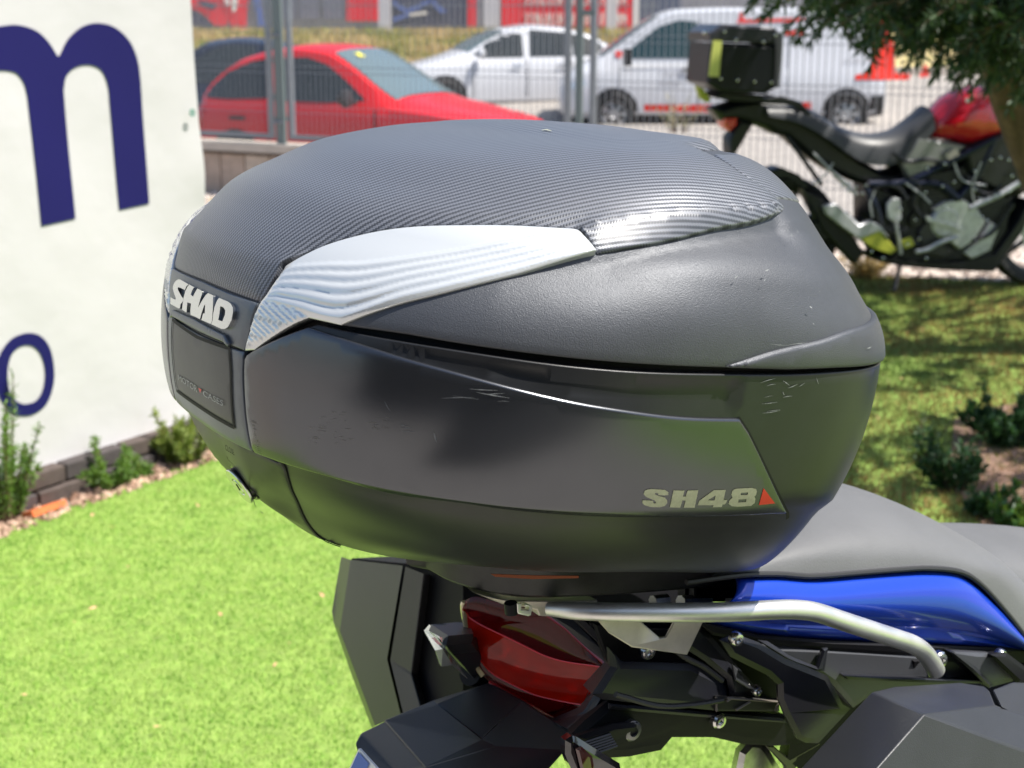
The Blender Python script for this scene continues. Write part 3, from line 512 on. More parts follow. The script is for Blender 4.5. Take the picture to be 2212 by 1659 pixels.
# ================================================================== plants
def leafmesh(C, D, L, Wd, seed=0, curl=.15):
    """one small folded leaf per point: C centres, D directions, L lengths, Wd widths"""
    n = len(C); D = D / (np.linalg.norm(D, axis=1, keepdims=True) + 1e-9); r = nrg.normal(size=(n, 3)); s = np.cross(D, r); s /= np.linalg.norm(s, axis=1, keepdims=True) + 1e-9; u = np.cross(s, D)
    L = np.broadcast_to(L, (n,))[:, None]; Wd = np.broadcast_to(Wd, (n,))[:, None]
    V = np.stack([C, C + D * L * .5 + s * Wd / 2 + u * L * curl * .3, C + D * L - u * L * curl * .2, C + D * L * .5 - s * Wd / 2 + u * L * curl * .3], 1).reshape(-1, 3)
    k = 4 * np.arange(n)[:, None]; F = np.concatenate([k + [0, 1, 2], k + [0, 2, 3]], 0); return V, F
def leaf_material(name, c1, c2, tr=.25, tcol=(.20, .42, .03)):
    m = bpy.data.materials.new(name); m.use_nodes = True; nt = m.node_tree; b = nt.nodes['Principled BSDF']; L = nt.links.new
    g = node(nt, 'ShaderNodeNewGeometry'); mx = node(nt, 'ShaderNodeMix', data_type='RGBA'); mx.inputs[6].default_value = c1 + (1,); mx.inputs[7].default_value = c2 + (1,); L(g.outputs['Random Per Island'], mx.inputs[0]); L(mx.outputs[2], b.inputs['Base Color']); b.inputs['Roughness'].default_value = .45
    t = node(nt, 'ShaderNodeBsdfTranslucent'); t.inputs[0].default_value = tcol + (1,); ms = node(nt, 'ShaderNodeMixShader'); ms.inputs[0].default_value = tr; L(b.outputs[0], ms.inputs[1]); L(t.outputs[0], ms.inputs[2]); L(ms.outputs[0], nt.nodes['Material Output'].inputs[0]); return m
def fastmesh(name, V, F, m, parent=None):
    V = np.asarray(V, np.float32); F = np.asarray(F); me = bpy.data.meshes.new(name); me.vertices.add(len(V)); me.vertices.foreach_set('co', V.ravel()); me.loops.add(F.size); me.loops.foreach_set('vertex_index', F.ravel().astype(np.int32))
    me.polygons.add(len(F)); me.polygons.foreach_set('loop_start', np.arange(len(F)) * 3); me.polygons.foreach_set('loop_total', np.full(len(F), 3)); me.update(calc_edges=True)
    o = link(name, me, m); 
    if parent is not None:
        o.parent = parent; me.vertices.foreach_set('co', (V - np.array(parent.location, np.float32)).ravel()); me.update()
    return o
TREE = empty('tree', (2.62, 6.35, 0), 'leaning tree with narrow dark green leaves shading the lawn on the right', 'tree')
M_bark = mat('brown_bark', (.13, .085, .05), .9, noise=.45, nscale=18, bump=.9, bscale=45)
tp = catmull([(2.66, 6.35, -.05), (2.46, 6.33, .45), (2.22, 6.3, .92), (2.06, 6.28, 1.26), (2.02, 6.3, 1.7), (2.2, 6.4, 2.3), (2.4, 6.5, 3.0)], 5)
mb = MB(); mb.tube(tp, np.interp(np.linspace(0, 1, len(tp)), [0, .1, .5, 1], [.14, .11, .085, .03]), 14); mb.build('trunk', M_bark, TREE)
brs = []
for (p0, p1, p2, r) in (((2.14, 6.28, 1.35), (2.6, 6.1, 1.75), (3.3, 5.9, 2.0), .045), ((2.12, 6.3, 1.6), (1.8, 6.0, 1.95), (1.4, 5.7, 2.1), .035), ((2.14, 6.35, 1.9), (2.0, 7.0, 2.4), (1.8, 7.6, 2.7), .035), ((2.2, 6.4, 2.3), (2.9, 6.8, 2.7), (3.5, 7.3, 2.9), .03), ((2.2, 6.4, 2.2), (2.3, 5.6, 2.6), (2.3, 5.0, 2.8), .03), ((2.3, 6.4, 2.7), (1.7, 6.1, 3.0), (1.2, 6.2, 3.1), .025)):
    c = catmull([p0, p1, p2], 6); mb = MB(); mb.tube(c, np.linspace(r, r * .3, len(c)), 8); mb.build('branch', M_bark, TREE); brs.append(c)
tw = []; C = []; D = []
def twig(p, d, ln, nleaf, droop):
    q = [p]; d = d / np.linalg.norm(d)
    for k in range(6): d = d + np.array([nrg.normal() * .08, nrg.normal() * .08, -droop * .12]); d /= np.linalg.norm(d); q.append(q[-1] + d * ln / 6)
    q = np.array(q); tw.append(q); f = nrg.uniform(0, 6, nleaf); i = f.astype(int).clip(0, 5); P = q[i] + (q[i + 1] - q[i]) * (f - i)[:, None]
    dd = q[i + 1] - q[i]; dd /= np.linalg.norm(dd, axis=1, keepdims=True); C.append(P); D.append(dd + nrg.normal(size=(nleaf, 3)) * .55)
for k in range(640):                            # crown above the picture, it throws the shade
    u = nrg.normal(size=3); u /= np.linalg.norm(u); r = nrg.uniform(.55, 1) ** .6; p = np.array([3.25, 5.6, 2.75]) + u * r * np.array([1.8, 2.1, .95]); 
    if p[2] < 1.78: continue
    if nrg.uniform() < .16 + .5 * (math.sin(p[0] * 4.1 + 1) * math.sin(p[1] * 3.7) > .45): continue
    twig(p, u * .6 + np.array([0, 0, .1]), .45, 80, .8)
ncrown = sum(len(c_) for c_ in C)
for k in range(620):                            # hanging sprays seen at the top right of the picture
    px = nrg.uniform(1745, 2330); lim = np.interp(px, [1740, 1780, 1850, 1940, 2010, 2080, 2120, 2330], [-30, 20, 45, 30, 50, 75, 100, 150]); py = nrg.uniform(-150, lim - 25)
    if px < 1930 and nrg.uniform() < .5: continue
    dpt = nrg.uniform(5.3, 6.6); rr = ray(px, py); p = EYE + rr * (dpt / rr[1]); twig(p, np.array([nrg.uniform(-.7, .5), nrg.uniform(-.4, .2), nrg.uniform(-.45, .15)]), .26, 56, .8)
C = np.concatenate(C); D = np.concatenate(D); big = np.where(np.arange(len(C)) < ncrown, 2.0, 1.0); V, F = leafmesh(C, D, nrg.uniform(.035, .07, len(C)) * (big * .5 + .5), nrg.uniform(.009, .016, len(C)) * big)
fastmesh('crown', V, F, leaf_material('narrow_olive_leaf', (.018, .045, .016), (.06, .10, .038), .15, (.07, .16, .03)), TREE)['kind'] = 'stuff'
mb = MB(); [mb.tube(q, [.006, .005, .0045, .004, .003, .002, .0015], 4, False) for q in tw if q[0][2] < 2.2]; mb.build('twigs', M_bark, TREE)['kind'] = 'stuff'
def shrub(name, loc, rx, h, n, cols, label, cat, leaf=(.014, .030), wid=.006, ups=8, group=None, tr=.3):
    E = empty(name, loc, label, cat, group); L = np.array(loc); C = []; D = []; mb = MB()
    for k in range(ups * 3):
        a = nrg.uniform(0, 6.28); r = rx * nrg.uniform(.0, .35); e = np.array([math.cos(a) * rx * nrg.uniform(.3, 1), math.sin(a) * rx * nrg.uniform(.3, 1), h * nrg.uniform(.45, 1) * (1.0 if k % 3 == 0 else .7)])
        q = catmull([L + (math.cos(a) * r, math.sin(a) * r, 0), L + e * [.6, .6, .5], L + e], 4); mb.tube(q, np.linspace(.004, .0012, len(q)), 4, False); m_ = n // (ups * 3); f = nrg.uniform(1, len(q) - 1.01, m_); i = f.astype(int)
        P = q[i] + (q[i + 1] - q[i]) * (f - i)[:, None]; dd = q[i + 1] - q[i]; dd /= np.linalg.norm(dd, axis=1, keepdims=True) + 1e-9; C.append(P); D.append(dd * .8 + nrg.normal(size=(m_, 3)) * .7)
    C = np.concatenate(C); D = np.concatenate(D); V, F = leafmesh(C, D, nrg.uniform(*leaf, len(C)), wid)
    fastmesh('foliage', V, F, leaf_material(name + '_leaf', cols[0], cols[1], tr, cols[2] if len(cols) > 2 else (.25, .4, .05)), E)['kind'] = 'stuff'; mb.build('stems', M_bark, E)['kind'] = 'stuff'; return E
GR = ((.07, .15, .03), (.20, .32, .08), (.30, .50, .06)); DG = ((.018, .05, .022), (.05, .11, .04), (.05, .14, .03))
def bpos(px, py): return tuple(ground(px, py, 0))
shrub('rosemary_bush', bpos(14, 1128), .12, .44, 3000, GR, 'tall loose rosemary-like bush cut by the left edge, in front of the banner', 'plant')
shrub('rosemary_bush', bpos(66, 1092), .04, .22, 500, GR, 'thin upright green sprig beside the tall bush at the far left', 'plant', ups=3)
shrub('rosemary_bush', bpos(240, 1055), .13, .17, 2600, GR, 'low spreading green bush under the middle of the banner edge', 'plant')
shrub('rosemary_bush', bpos(312, 1038), .035, .08, 300, GR, 'tiny green tuft just right of the low spreading bush', 'plant', ups=3)
shrub('rosemary_bush', bpos(402, 1003), .125, .22, 2800, ((.10, .17, .03), (.30, .36, .10), (.42, .50, .08)), 'yellow-green bush at the banner edge next to the top case', 'plant')
shrub('garden_shrub', bpos(2165, 965), .17, .22, 2600, DG, 'rounded dark green shrub, highest of the shrubs in the planting bed', 'shrub', leaf=(.02, .04), wid=.014)
shrub('garden_shrub', bpos(2055, 1065), .12, .20, 1600, DG, 'dark green shrub at the left side of the planting bed', 'shrub', leaf=(.02, .035), wid=.011)
shrub('garden_shrub', bpos(1998, 1000), .075, .16, 500, ((.07, .12, .07), (.14, .20, .12)), 'pale grey-green wispy plant left of the dark shrubs', 'plant', leaf=(.02, .035), wid=.007)
shrub('garden_shrub', bpos(2190, 1150), .13, .15, 1500, ((.02, .07, .025), (.06, .16, .05)), 'low leafy green plant at the lower right end of the planting bed', 'shrub', leaf=(.02, .04), wid=.014)
shrub('garden_shrub', bpos(2120, 1120), .06, .10, 420, DG, 'small dark sprig between the two lower bed plants', 'plant', leaf=(.02, .035), wid=.012)
bp_ = [ground(*p, .012) for p in ((2062, 905), (2120, 885), (2300, 850), (2400, 1200), (2170, 1180), (2100, 1110), (2050, 1020))]
sheet('planting_bed', bp_, [tuple(range(7))[::-1]], mat('reddish_bed_soil', (.24, .15, .11), .95, noise=.5, nscale=14, bump=.8, bscale=60, coord='Object'))
bq_ = np.array(bp_)[:, :2]; stones('bed_chippings', 2600, 1.2, 2.4, 3.4, 6.2, lambda x, y: pip(x, y, bq_), .006, .018, lawn_material('brown_pink_chippings', (.12, .07, .05), (.26, .17, .13), (.46, .34, .29), 5, .9))
DRY = ((.40, .30, .12), (.68, .52, .26), (.6, .45, .15))
shrub('dry_tuft', bpos(1866, 600), .17, .16, 1500, DRY, 'straw-coloured tuft of dry plants behind the top case at the gravel edge', 'plant', leaf=(.03, .06), wid=.004)
shrub('dry_tuft', tuple(np.array(bpos(492, 460))), .14, .16, 900, ((.45, .36, .06), (.70, .55, .14), (.6, .5, .1)), 'yellowish dry tuft between the banner and the top case', 'plant', leaf=(.03, .05), wid=.005)
shrub('dry_weed', tuple(fpx(1462, 300, .5) * [1, 1, 0] + np.array([0, 0, .62])), .22, .32, 260, ((.55, .48, .36), (.75, .68, .52)), 'dry pale weed stalks beside the second motorcycle, in front of the van', 'plant', leaf=(.02, .05), wid=.006, ups=6)
# ================================================================== second motorcycle under the tree
MC0 = ground(1933, 628); mu = np.array([math.cos(math.radians(9)), math.sin(math.radians(9)), 0]); mn = np.array([-mu[1], mu[0], 0])
def q2(px, py, off=0.): return on_plane(px, py, MC0 + mn * off, mn)      # off > 0: farther side
MOT = empty('motorcycle', tuple(q2(1850, 632) * [1, 1, 0]), 'black adventure motorcycle with a red tank parked under the tree', 'motorcycle')
K_blk = mat('black_cycle_paint', (.010, .011, .014), .35, 0, noise=.3, nscale=30); K_seat = mat('black_seat_vinyl', (.045, .047, .052), .42, bump=.2, bscale=300); K_red = mat('red_tank_paint', (.55, .006, .018), .16, .1, coat=1)
K_frm = mat('dark_blue_frame_paint', (.010, .014, .034), .3, .2); K_alu = mat('cast_aluminium', (.50, .51, .54), .38, .45, noise=.25, nscale=30); K_yel = mat('yellow_green_guard', (.42, .44, .05), .45); K_bolt = mat('bright_bolt_steel', (.85, .86, .88), .12, 1.)
def slab(name, pts, w, m, off=0., bev=.012, parent=None, smooth=True, n=0, mirror=False, closed=True):
    P0_ = (catmull(pts, n, True) if n else pts)
    for sgn in ((1,) if not mirror else (1, -1)):
        mb = MB(); c = off * sgn; P2 = [q2(p[0], p[1], -abs(off) - w / 2) for p in P0_] if sgn == 1 else [q2(p[0], p[1], -abs(off) - w / 2) + mn * 2 * abs(off) for p in P0_]
        if off == 0 or not mirror: P2 = [q2(p[0], p[1], c - w / 2) for p in P0_]
        mb.prism(P2, mn * w, bev); mb.build(name, m, parent or MOT, angle=50)
def qt(name, pts, r, m, off=0., n=5):
    P = catmull([q2(p[0], p[1], p[2] if len(p) > 2 else off) for p in pts], n) if len(pts) > 2 else np.array([q2(p[0], p[1], p[2] if len(p) > 2 else off) for p in pts]); mb = MB(); mb.tube(P, r, 10); return mb.build(name, m, MOT)
def wheel(c, r, w, name='wheel', rim=None):
    V, F = lathe([(r * .80, -w * .30), (r * .86, -w * .45), (r * .94, -w * .5), (r * .99, -w * .28), (r, 0), (r * .99, w * .28), (r * .94, w * .5), (r * .86, w * .45), (r * .80, w * .30)], 40, mn, c); MB().add(V, F).build('tyre', M_tyre, MOT, angle=50)
    V, F = lathe([(r * .80, -w * .3), (r * .74, -w * .26), (r * .72, 0), (r * .74, w * .26), (r * .80, w * .3)], 40, mn, c); MB().add(V, F).build('rim', K_blk, MOT, angle=50)
    V, F = lathe([(0, -w * .45), (r * .16, -w * .45), (r * .16, w * .45), (0, w * .45)], 20, mn, c); MB().add(V, F).build('hub', K_alu, MOT, angle=40)
    for k in range(5):
        t = k * 2 * math.pi / 5; d = mu * math.cos(t) + np.array([0, 0, 1]) * math.sin(t); mb = MB(); mb.tube([c + d * r * .14, c + d * r * .75], .014, 6); mb.build('spoke', K_blk, MOT)
    V, F = lathe([(r * .30, -.004), (r * .46, -.004), (r * .46, .004), (r * .30, .004), (r * .30, -.004)], 30, mn, c - mn * w * .6); MB().add(V, F).build('brake_disc', K_alu, MOT, angle=30)
wc = q2(1685, 505); wheel(wc, .315, .15); fc = wc + mu * 1.50; wheel(fc, .325, .11)
slab('rear_hugger', [(1655, 372), (1690, 362), (1728, 378), (1752, 405), (1735, 410), (1700, 385), (1660, 385)], .16, K_blk, 0, .006)
slab('swingarm', [(1672, 495), (1700, 480), (1790, 478), (1870, 470), (1880, 500), (1790, 520), (1700, 520), (1675, 515)], .05, K_blk, -.11, .01, mirror=True)
slab('lower_fairing', [(1735, 410), (1772, 425), (1840, 500), (1866, 545), (1850, 572), (1818, 540), (1780, 500)], .10, K_blk, -.10, .01)
slab('heel_guard', [(1780, 445), (1805, 439), (1832, 462), (1857, 486), (1881, 476), (1903, 488), (1922, 515), (1900, 500), (1857, 517), (1820, 490), (1785, 462)], .03, K_alu, -.17, .006)
slab('chain_guard', [(1857, 516), (1900, 497), (1937, 540), (1924, 549), (1890, 538)], .03, K_yel, -.165, .004)
slab('tail_section', [(1540, 236), (1590, 221), (1640, 213), (1700, 217), (1742, 234), (1768, 262), (1810, 300), (1860, 345), (1910, 372), (1960, 366), (2000, 352), (1985, 395), (1950, 428), (1890, 405), (1850, 395), (1800, 372), (1750, 340), (1700, 296), (1680, 292), (1655, 278), (1600, 262), (1562, 262)], .16, K_blk, 0, .03)
slab('grab_rail', [(1640, 214), (1690, 207), (1730, 220), (1752, 243), (1770, 268), (1758, 268), (1735, 240), (1700, 226), (1645, 224)], .02, K_blk, -.11, .004, mirror=True)
# seat: rounded across
def pad(name, top, bot, w, m, k=9):
    T, B = catmull([q2(*p) for p in top], 5), catmull([q2(*p) for p in bot], 5); n = min(len(T), len(B)); V = []
    for i in range(n):
        for j in range(k + 1):
            a = math.pi * j / k; ca, sa = math.cos(a), math.sin(a); f = max(0, sa) ** .55; V.append(B[i] + (T[i] - B[i]) * f + mn * (-ca) * w / 2 * (1 - .25 * f * 0))
    F = [(i * (k + 1) + j, i * (k + 1) + j + 1, (i + 1) * (k + 1) + j + 1, (i + 1) * (k + 1) + j) for i in range(n - 1) for j in range(k)] + [tuple(range(k, -1, -1)), tuple((n - 1) * (k + 1) + j for j in range(k + 1))]
    mb = MB(); mb.add(V, F); return mb.build(name, m, MOT, angle=60)
pad('seat', [(1640, 224), (1700, 224), (1745, 234), (1790, 262), (1835, 281), (1880, 288), (1925, 279), (1962, 255), (1994, 228)], [(1645, 248), (1705, 262), (1760, 290), (1805, 322), (1850, 348), (1895, 352), (1935, 338), (1972, 305), (1998, 275)], .27, K_seat)
def blob(name, pts, w, m):                      # convex shell traced on its side view, thickest in the middle
    P = np.array([q2(*p) for p in catmull(pts, 4, True)]); c = P.mean(0); n = len(P); V = []; L = [(1.0, 0), (.97, .35), (.85, .68), (.6, .9), (.3, .98)]
    for sgn in (1, -1):
        for s_, t_ in (L if sgn == 1 else L[1:]): V += [c + (p - c) * s_ + mn * sgn * t_ * w / 2 for p in P]
    F = []; idx = [[k * n + i for i in range(n)] for k in range(9)]
    seq1 = idx[0:5]; seq2 = [idx[0]] + idx[5:9]
    for seq in (seq1, seq2):
        for a, b in zip(seq[:-1], seq[1:]): F += [(a[i], a[(i + 1) % n], b[(i + 1) % n], b[i]) for i in range(n)]
        F.append(tuple(seq[-1]))
    mb = MB(); mb.add(V, F); return mb.build(name, m, MOT, angle=60)
blob('fuel_tank', [(1990, 264), (2012, 236), (2040, 207), (2078, 188), (2117, 184), (2138, 200), (2158, 236), (2172, 262), (2160, 285), (2120, 300), (2077, 312), (2040, 304), (1994, 295)], .34, K_red)
slab('tank_badge', [(2085, 214), (2104, 206), (2102, 214), (2088, 222)], .004, K_alu, -.173, .0)
slab('side_cover', [(1985, 296), (2045, 306), (2090, 314), (2060, 340), (2000, 372), (1962, 385), (1948, 352), (1972, 318)], .05, mat('grey_side_cover', (.20, .205, .21), .3, .3), -.11, .01, mirror=True)
slab('radiator_shroud', [(2080, 318), (2140, 296), (2200, 270), (2250, 300), (2240, 400), (2180, 430), (2120, 400), (2090, 370)], .30, K_blk, 0, .03)
slab('engine_block', [(1880, 392), (1950, 425), (2010, 370), (2100, 350), (2190, 420), (2180, 500), (2140, 560), (1990, 574), (1910, 556), (1880, 500)], .24, mat('black_engine_casting', (.020, .021, .025), .4, .4, noise=.5, nscale=40), 0, .02)
slab('skid_plate', [(1888, 552), (1960, 560), (2060, 566), (2150, 548), (2200, 478), (2222, 430), (2235, 440), (2212, 500), (2160, 575), (2148, 588), (2040, 584), (1950, 576), (1900, 566)], .26, K_blk, 0, .01)
for P in ([(1875, 398), (1960, 392), (2060, 345), (2150, 300)], [(2150, 300), (2110, 380), (2070, 430)], [(2070, 430), (2030, 400), (1960, 395)], [(1870, 405), (1900, 470), (1905, 540)]): qt('frame_tube', P, .020, K_frm, -.14)
V, F = lathe([(0, -.02), (.07, -.02), (.085, -.008), (.088, .02), (0, .02)], 32, mn, q2(2040, 480, -.135)); MB().add(V, F).build('clutch_cover', K_alu, MOT, angle=30)
V, F = lathe([(0, -.012), (.035, -.012), (.04, 0), (.04, .01), (0, .01)], 24, mn, q2(1977, 474, -.13)); MB().add(V, F).build('sprocket_cover', K_blk, MOT, angle=30)
slab('engine_cover', [(2015, 452), (2040, 436), (2080, 430), (2110, 446), (2130, 480), (2105, 520), (2075, 540), (2050, 520), (2060, 490), (2030, 470)], .03, K_alu, -.135, .008); slab('engine_cover', [(2000, 466), (2075, 490), (2078, 500), (2002, 478)], .012, K_alu, -.165, .003)
slab('footpeg_bracket', [(1917, 440), (1930, 427), (1945, 430), (1948, 470), (1938, 484), (1918, 470)], .02, K_alu, -.16, .004); qt('brake_rod', [(1936, 484), (1942, 520), (1946, 549)], .010, K_alu, -.16); qt('gear_pedal', [(1978, 544), (2005, 538), (2030, 524), (2068, 512)], .012, K_alu, -.19); qt('exhaust_pipe', [(2094, 450), (2120, 438), (2160, 420), (2200, 395)], .016, K_alu, -.15)
qt('side_stand', [(1945, 570, -.12), (1938, 600, -.2), (1931, 630, -.26)], .011, K_blk); qt('shock_strut', [(1800, 375), (1850, 420)], .012, K_alu, -.10)
qt('tail_rail', [(1700, 296), (1740, 350), (1775, 400)], .012, K_blk, -.1); qt('cable', [(1757, 330), (1800, 372), (1840, 402)], .006, K_alu, -.13); qt('cable', [(1762, 395), (1780, 380), (1800, 352)], .005, K_alu, -.13)
slab('licence_bracket', [(1600, 262), (1628, 268), (1612, 296), (1592, 330), (1578, 345), (1575, 300)], .12, K_blk, 0, .01)
slab('tail_lamp', [(1563, 254), (1596, 252), (1592, 272), (1578, 284), (1567, 274)], .14, mat('red_lamp_plastic', (.65, .03, .015), .2, coat=1), 0, .01); blob('indicator', [(1578, 288), (1590, 286), (1594, 304), (1588, 315), (1579, 308)], .06, mat('milky_indicator', (.6, .58, .55), .25))
for k in range(9): slab('cooling_fin', [(1992, 398 + k * 8), (2052, 392 + k * 8), (2052, 395 + k * 8), (1992, 401 + k * 8)], .26, mat('dull_fin_metal', (.06, .06, .065), .4, .5), 0, .001)
for P in ([(1880, 420), (1905, 400), (1940, 405), (1960, 430)], [(1890, 450), (1900, 480), (1930, 500), (1960, 495)], [(1960, 380), (1985, 400), (1975, 440), (1990, 470)], [(2090, 380), (2110, 410), (2140, 420), (2165, 400)], [(2100, 520), (2140, 505), (2170, 470), (2190, 440)], [(1930, 330), (1960, 350), (2010, 345), (2050, 360)], [(1900, 520), (1930, 530), (1965, 520), (1985, 530)]): qt('hose', P, .010, mat('black_rubber_hose', (.02, .02, .024), .3), -.15)
for P in ([(1955, 395), (1990, 420), (2010, 440)], [(2120, 350), (2100, 400), (2105, 440)], [(1890, 410), (1880, 440), (1885, 470)], [(2060, 350), (2080, 390), (2130, 400)]): qt('cable', P, .005, K_alu, -.155)
slab('engine_case', [(1985, 500), (2010, 470), (2030, 520), (2060, 545), (2040, 556), (1995, 548)], .03, mat('dark_engine_case', (.05, .05, .055), .35, .5), -.13, .006); slab('lower_engine_case', [(2080, 545), (2115, 520), (2140, 480), (2160, 490), (2140, 540), (2100, 560)], .03, K_alu, -.125, .006)
slab('yellow_tag', [(1946, 520), (1968, 512), (1976, 530), (1955, 538)], .01, K_yel, -.165, .001)
qt('handlebar', [(2140, 180, -.05), (2165, 150, -.25), (2180, 150, -.38)], .014, K_blk); qt('fork_leg', [(2215, 230, -.1), (2290, 500, -.1)], .026, K_blk); qt('fork_leg', [(2215, 230, .1), (2290, 500, .1)], .026, K_blk); slab('front_mudguard', [(2240, 400), (2290, 375), (2345, 395), (2360, 430), (2345, 425), (2290, 395)], .13, K_blk, 0, .01)
slab('info_sticker', [(2040, 332), (2066, 322), (2074, 334), (2048, 346)], .004, mat('pale_sticker', (.4, .36, .32), .6), -.165, 0)
for x, y in ((2002, 364), (2040, 354), (1998, 415), (1832, 412), (1818, 402), (1848, 404), (1870, 400), (1862, 418), (2105, 370), (2160, 340), (2178, 345), (2140, 345), (2185, 380), (1760, 397), (2060, 393), (2035, 402), (2105, 410), (2180, 414), (1945, 452), (1942, 475), (2042, 446), (2118, 430), (2148, 422), (2120, 468), (2132, 476), (1976, 475), (1882, 543), (1907, 558), (1985, 516), (1960, 528), (2065, 512), (2000, 558)):
    V, F = lathe([(0, .008), (.006, .006), (.008, 0), (.008, -.006)], 8, -mn, q2(x, y, -.185)); MB().add(V, F).build('bolt', K_bolt, MOT)
# its aluminium top case
TC = empty('top_case', tuple(q2(1611, 205)), 'square black riveted top case with yellow-green strip on far motorcycle', 'top case')
def box2(name, pts, w, off, m, bev=.01): P = [q2(p[0], p[1], off - w / 2) for p in pts]; mb = MB(); mb.prism(P, mn * w, bev); return mb.build(name, m, TC, angle=30)
KT = mat('black_powder_coated_case', (.008, .009, .014), .35, .2)
box2('case_body', [(1537, 92), (1683, 97), (1676, 190), (1655, 203), (1560, 199), (1528, 180)], .40, 0, KT, .015); box2('case_lid', [(1535, 70), (1560, 52), (1672, 58), (1692, 76), (1688, 95), (1534, 90)], .41, 0, mat('grey_black_lid', (.05, .05, .06), .3, .3), .012)
box2('corner_edge', [(1672, 60), (1692, 76), (1690, 118), (1684, 190), (1674, 190), (1677, 110)], .42, 0, mat('grey_black_edge', (.07, .07, .08), .35, .3), .004); box2('reflective_strip', [(1541, 87), (1560, 88), (1553, 166), (1531, 165)], .006, -.206, mat('yellow_green_reflector', (.60, .62, .16), .4), 0)
box2('mounting_plate', [(1560, 200), (1650, 206), (1655, 216), (1640, 222), (1575, 218), (1545, 210)], .26, 0, K_blk, .006); box2('latch', [(1506, 186), (1518, 190), (1536, 214), (1530, 222), (1514, 212)], .05, -.1, K_yel, .004)
for x, y in ((1564, 68), (1674, 76), (1589, 86), (1648, 90), (1556, 170), (1592, 173), (1629, 176), (1665, 178), (1522, 70)):
    V, F = lathe([(0, .009), (.007, .007), (.010, 0), (.010, -.004)], 10, -mn, q2(x, y, -.206)); MB().add(V, F).build('rivet', K_bolt, TC)
# ================================================================== top case: one closed surface, panels laid on it
LXR=[0.0616, 0.0382, -0.0037, -0.0138, 0.0166, 0.0531, 0.0926, 0.1384, 0.1859]
LXF=[0.4202, 0.4197, 0.4263, 0.4301, 0.4151, 0.3956, 0.3733, 0.3473, 0.3133]
LW=[0.1122, 0.1716, 0.2266, 0.2513, 0.2431, 0.2228, 0.1946, 0.1583, 0.1153]
LNR=[2.5884, 2.5061, 2.587, 2.3276, 2.1191, 2.0225, 2.0387, 2.0429, 2.0697]
LN=[3.6078, 3.2489, 3.2442, 3.0839, 2.5881, 2.4589, 2.6768, 3.0229, 3.3157]
LZ=[-0.1541, -0.1369, -0.0784, 0.0174, 0.0654, 0.0904, 0.1125, 0.1281, 0.1354]
LT=[-0.0364, -0.0736, -0.0149, -0.0014, -0.0127, -0.0089, 0.0169, 0.0684, 0.1053]
LV=np.array([LXR,LXF,LW,LNR,LN,LZ,LT]).T
SC=1.17; CT=SC*np.array([-0.1857,0.9274,-0.1825])+np.array([0,0,1.45]); TH=math.radians(31.862); DIP=math.radians(8.538)
Xc=np.array([math.cos(TH)*math.cos(DIP),math.sin(TH)*math.cos(DIP),-math.sin(DIP)])
Yc=np.array([-math.sin(TH),math.cos(TH),0]); Zc=np.cross(Xc,Yc); FM=np.stack([Xc,Yc,Zc])
def catm(t):
    t=np.clip(t,0,8); i=np.minimum(t.astype(int),7); f=(t-i)[:,None]
    g=lambda k: np.where((k<0)[:,None], 2*LV[0]-LV[1], np.where((k>8)[:,None],2*LV[8]-LV[7], LV[np.clip(k,0,8)]))
    a,b,c,d=g(i-1),g(i),g(i+1),g(i+2)
    return .5*(2*b+(c-a)*f+(2*a-5*b+4*c-d)*f*f+(3*b-a-3*c+d)*f**3)
def S0(psi,t):
    psi=np.asarray(psi,float).ravel(); t=np.asarray(t,float).ravel()
    L=catm(t); u,v=-np.cos(psi),-np.sin(psi)
    n=np.where(u<0,L[:,3],L[:,4]); 
    r=(np.abs(u)**n+np.abs(v)**n)**(-1/n); u=u*r; v=v*r
    xm=.22
    x=np.where(u<0,xm+(xm-L[:,0])*u,xm+(L[:,1]-xm)*u); y=L[:,2]*v; z=L[:,5]+L[:,6]*(x-xm)
    s=np.clip(t-8,0,1); cx=.255; zt=LV[8,5]+LV[8,6]*(cx-xm)+.004
    k=(s>0); x=np.where(k,x+(cx-x)*s,x); y=np.where(k,y*(1-s),y); z=np.where(k,z+(zt-z)*(1-(1-s)**2),z)
    s=np.clip(-t,0,1); k=(s>0); x=np.where(k,x+(.22-x)*s,x); y=np.where(k,y*(1-s),y); z=np.where(k,z+(-.160-z)*(1-(1-s)**2),z)
    return np.stack([x,y,z],-1)*SC
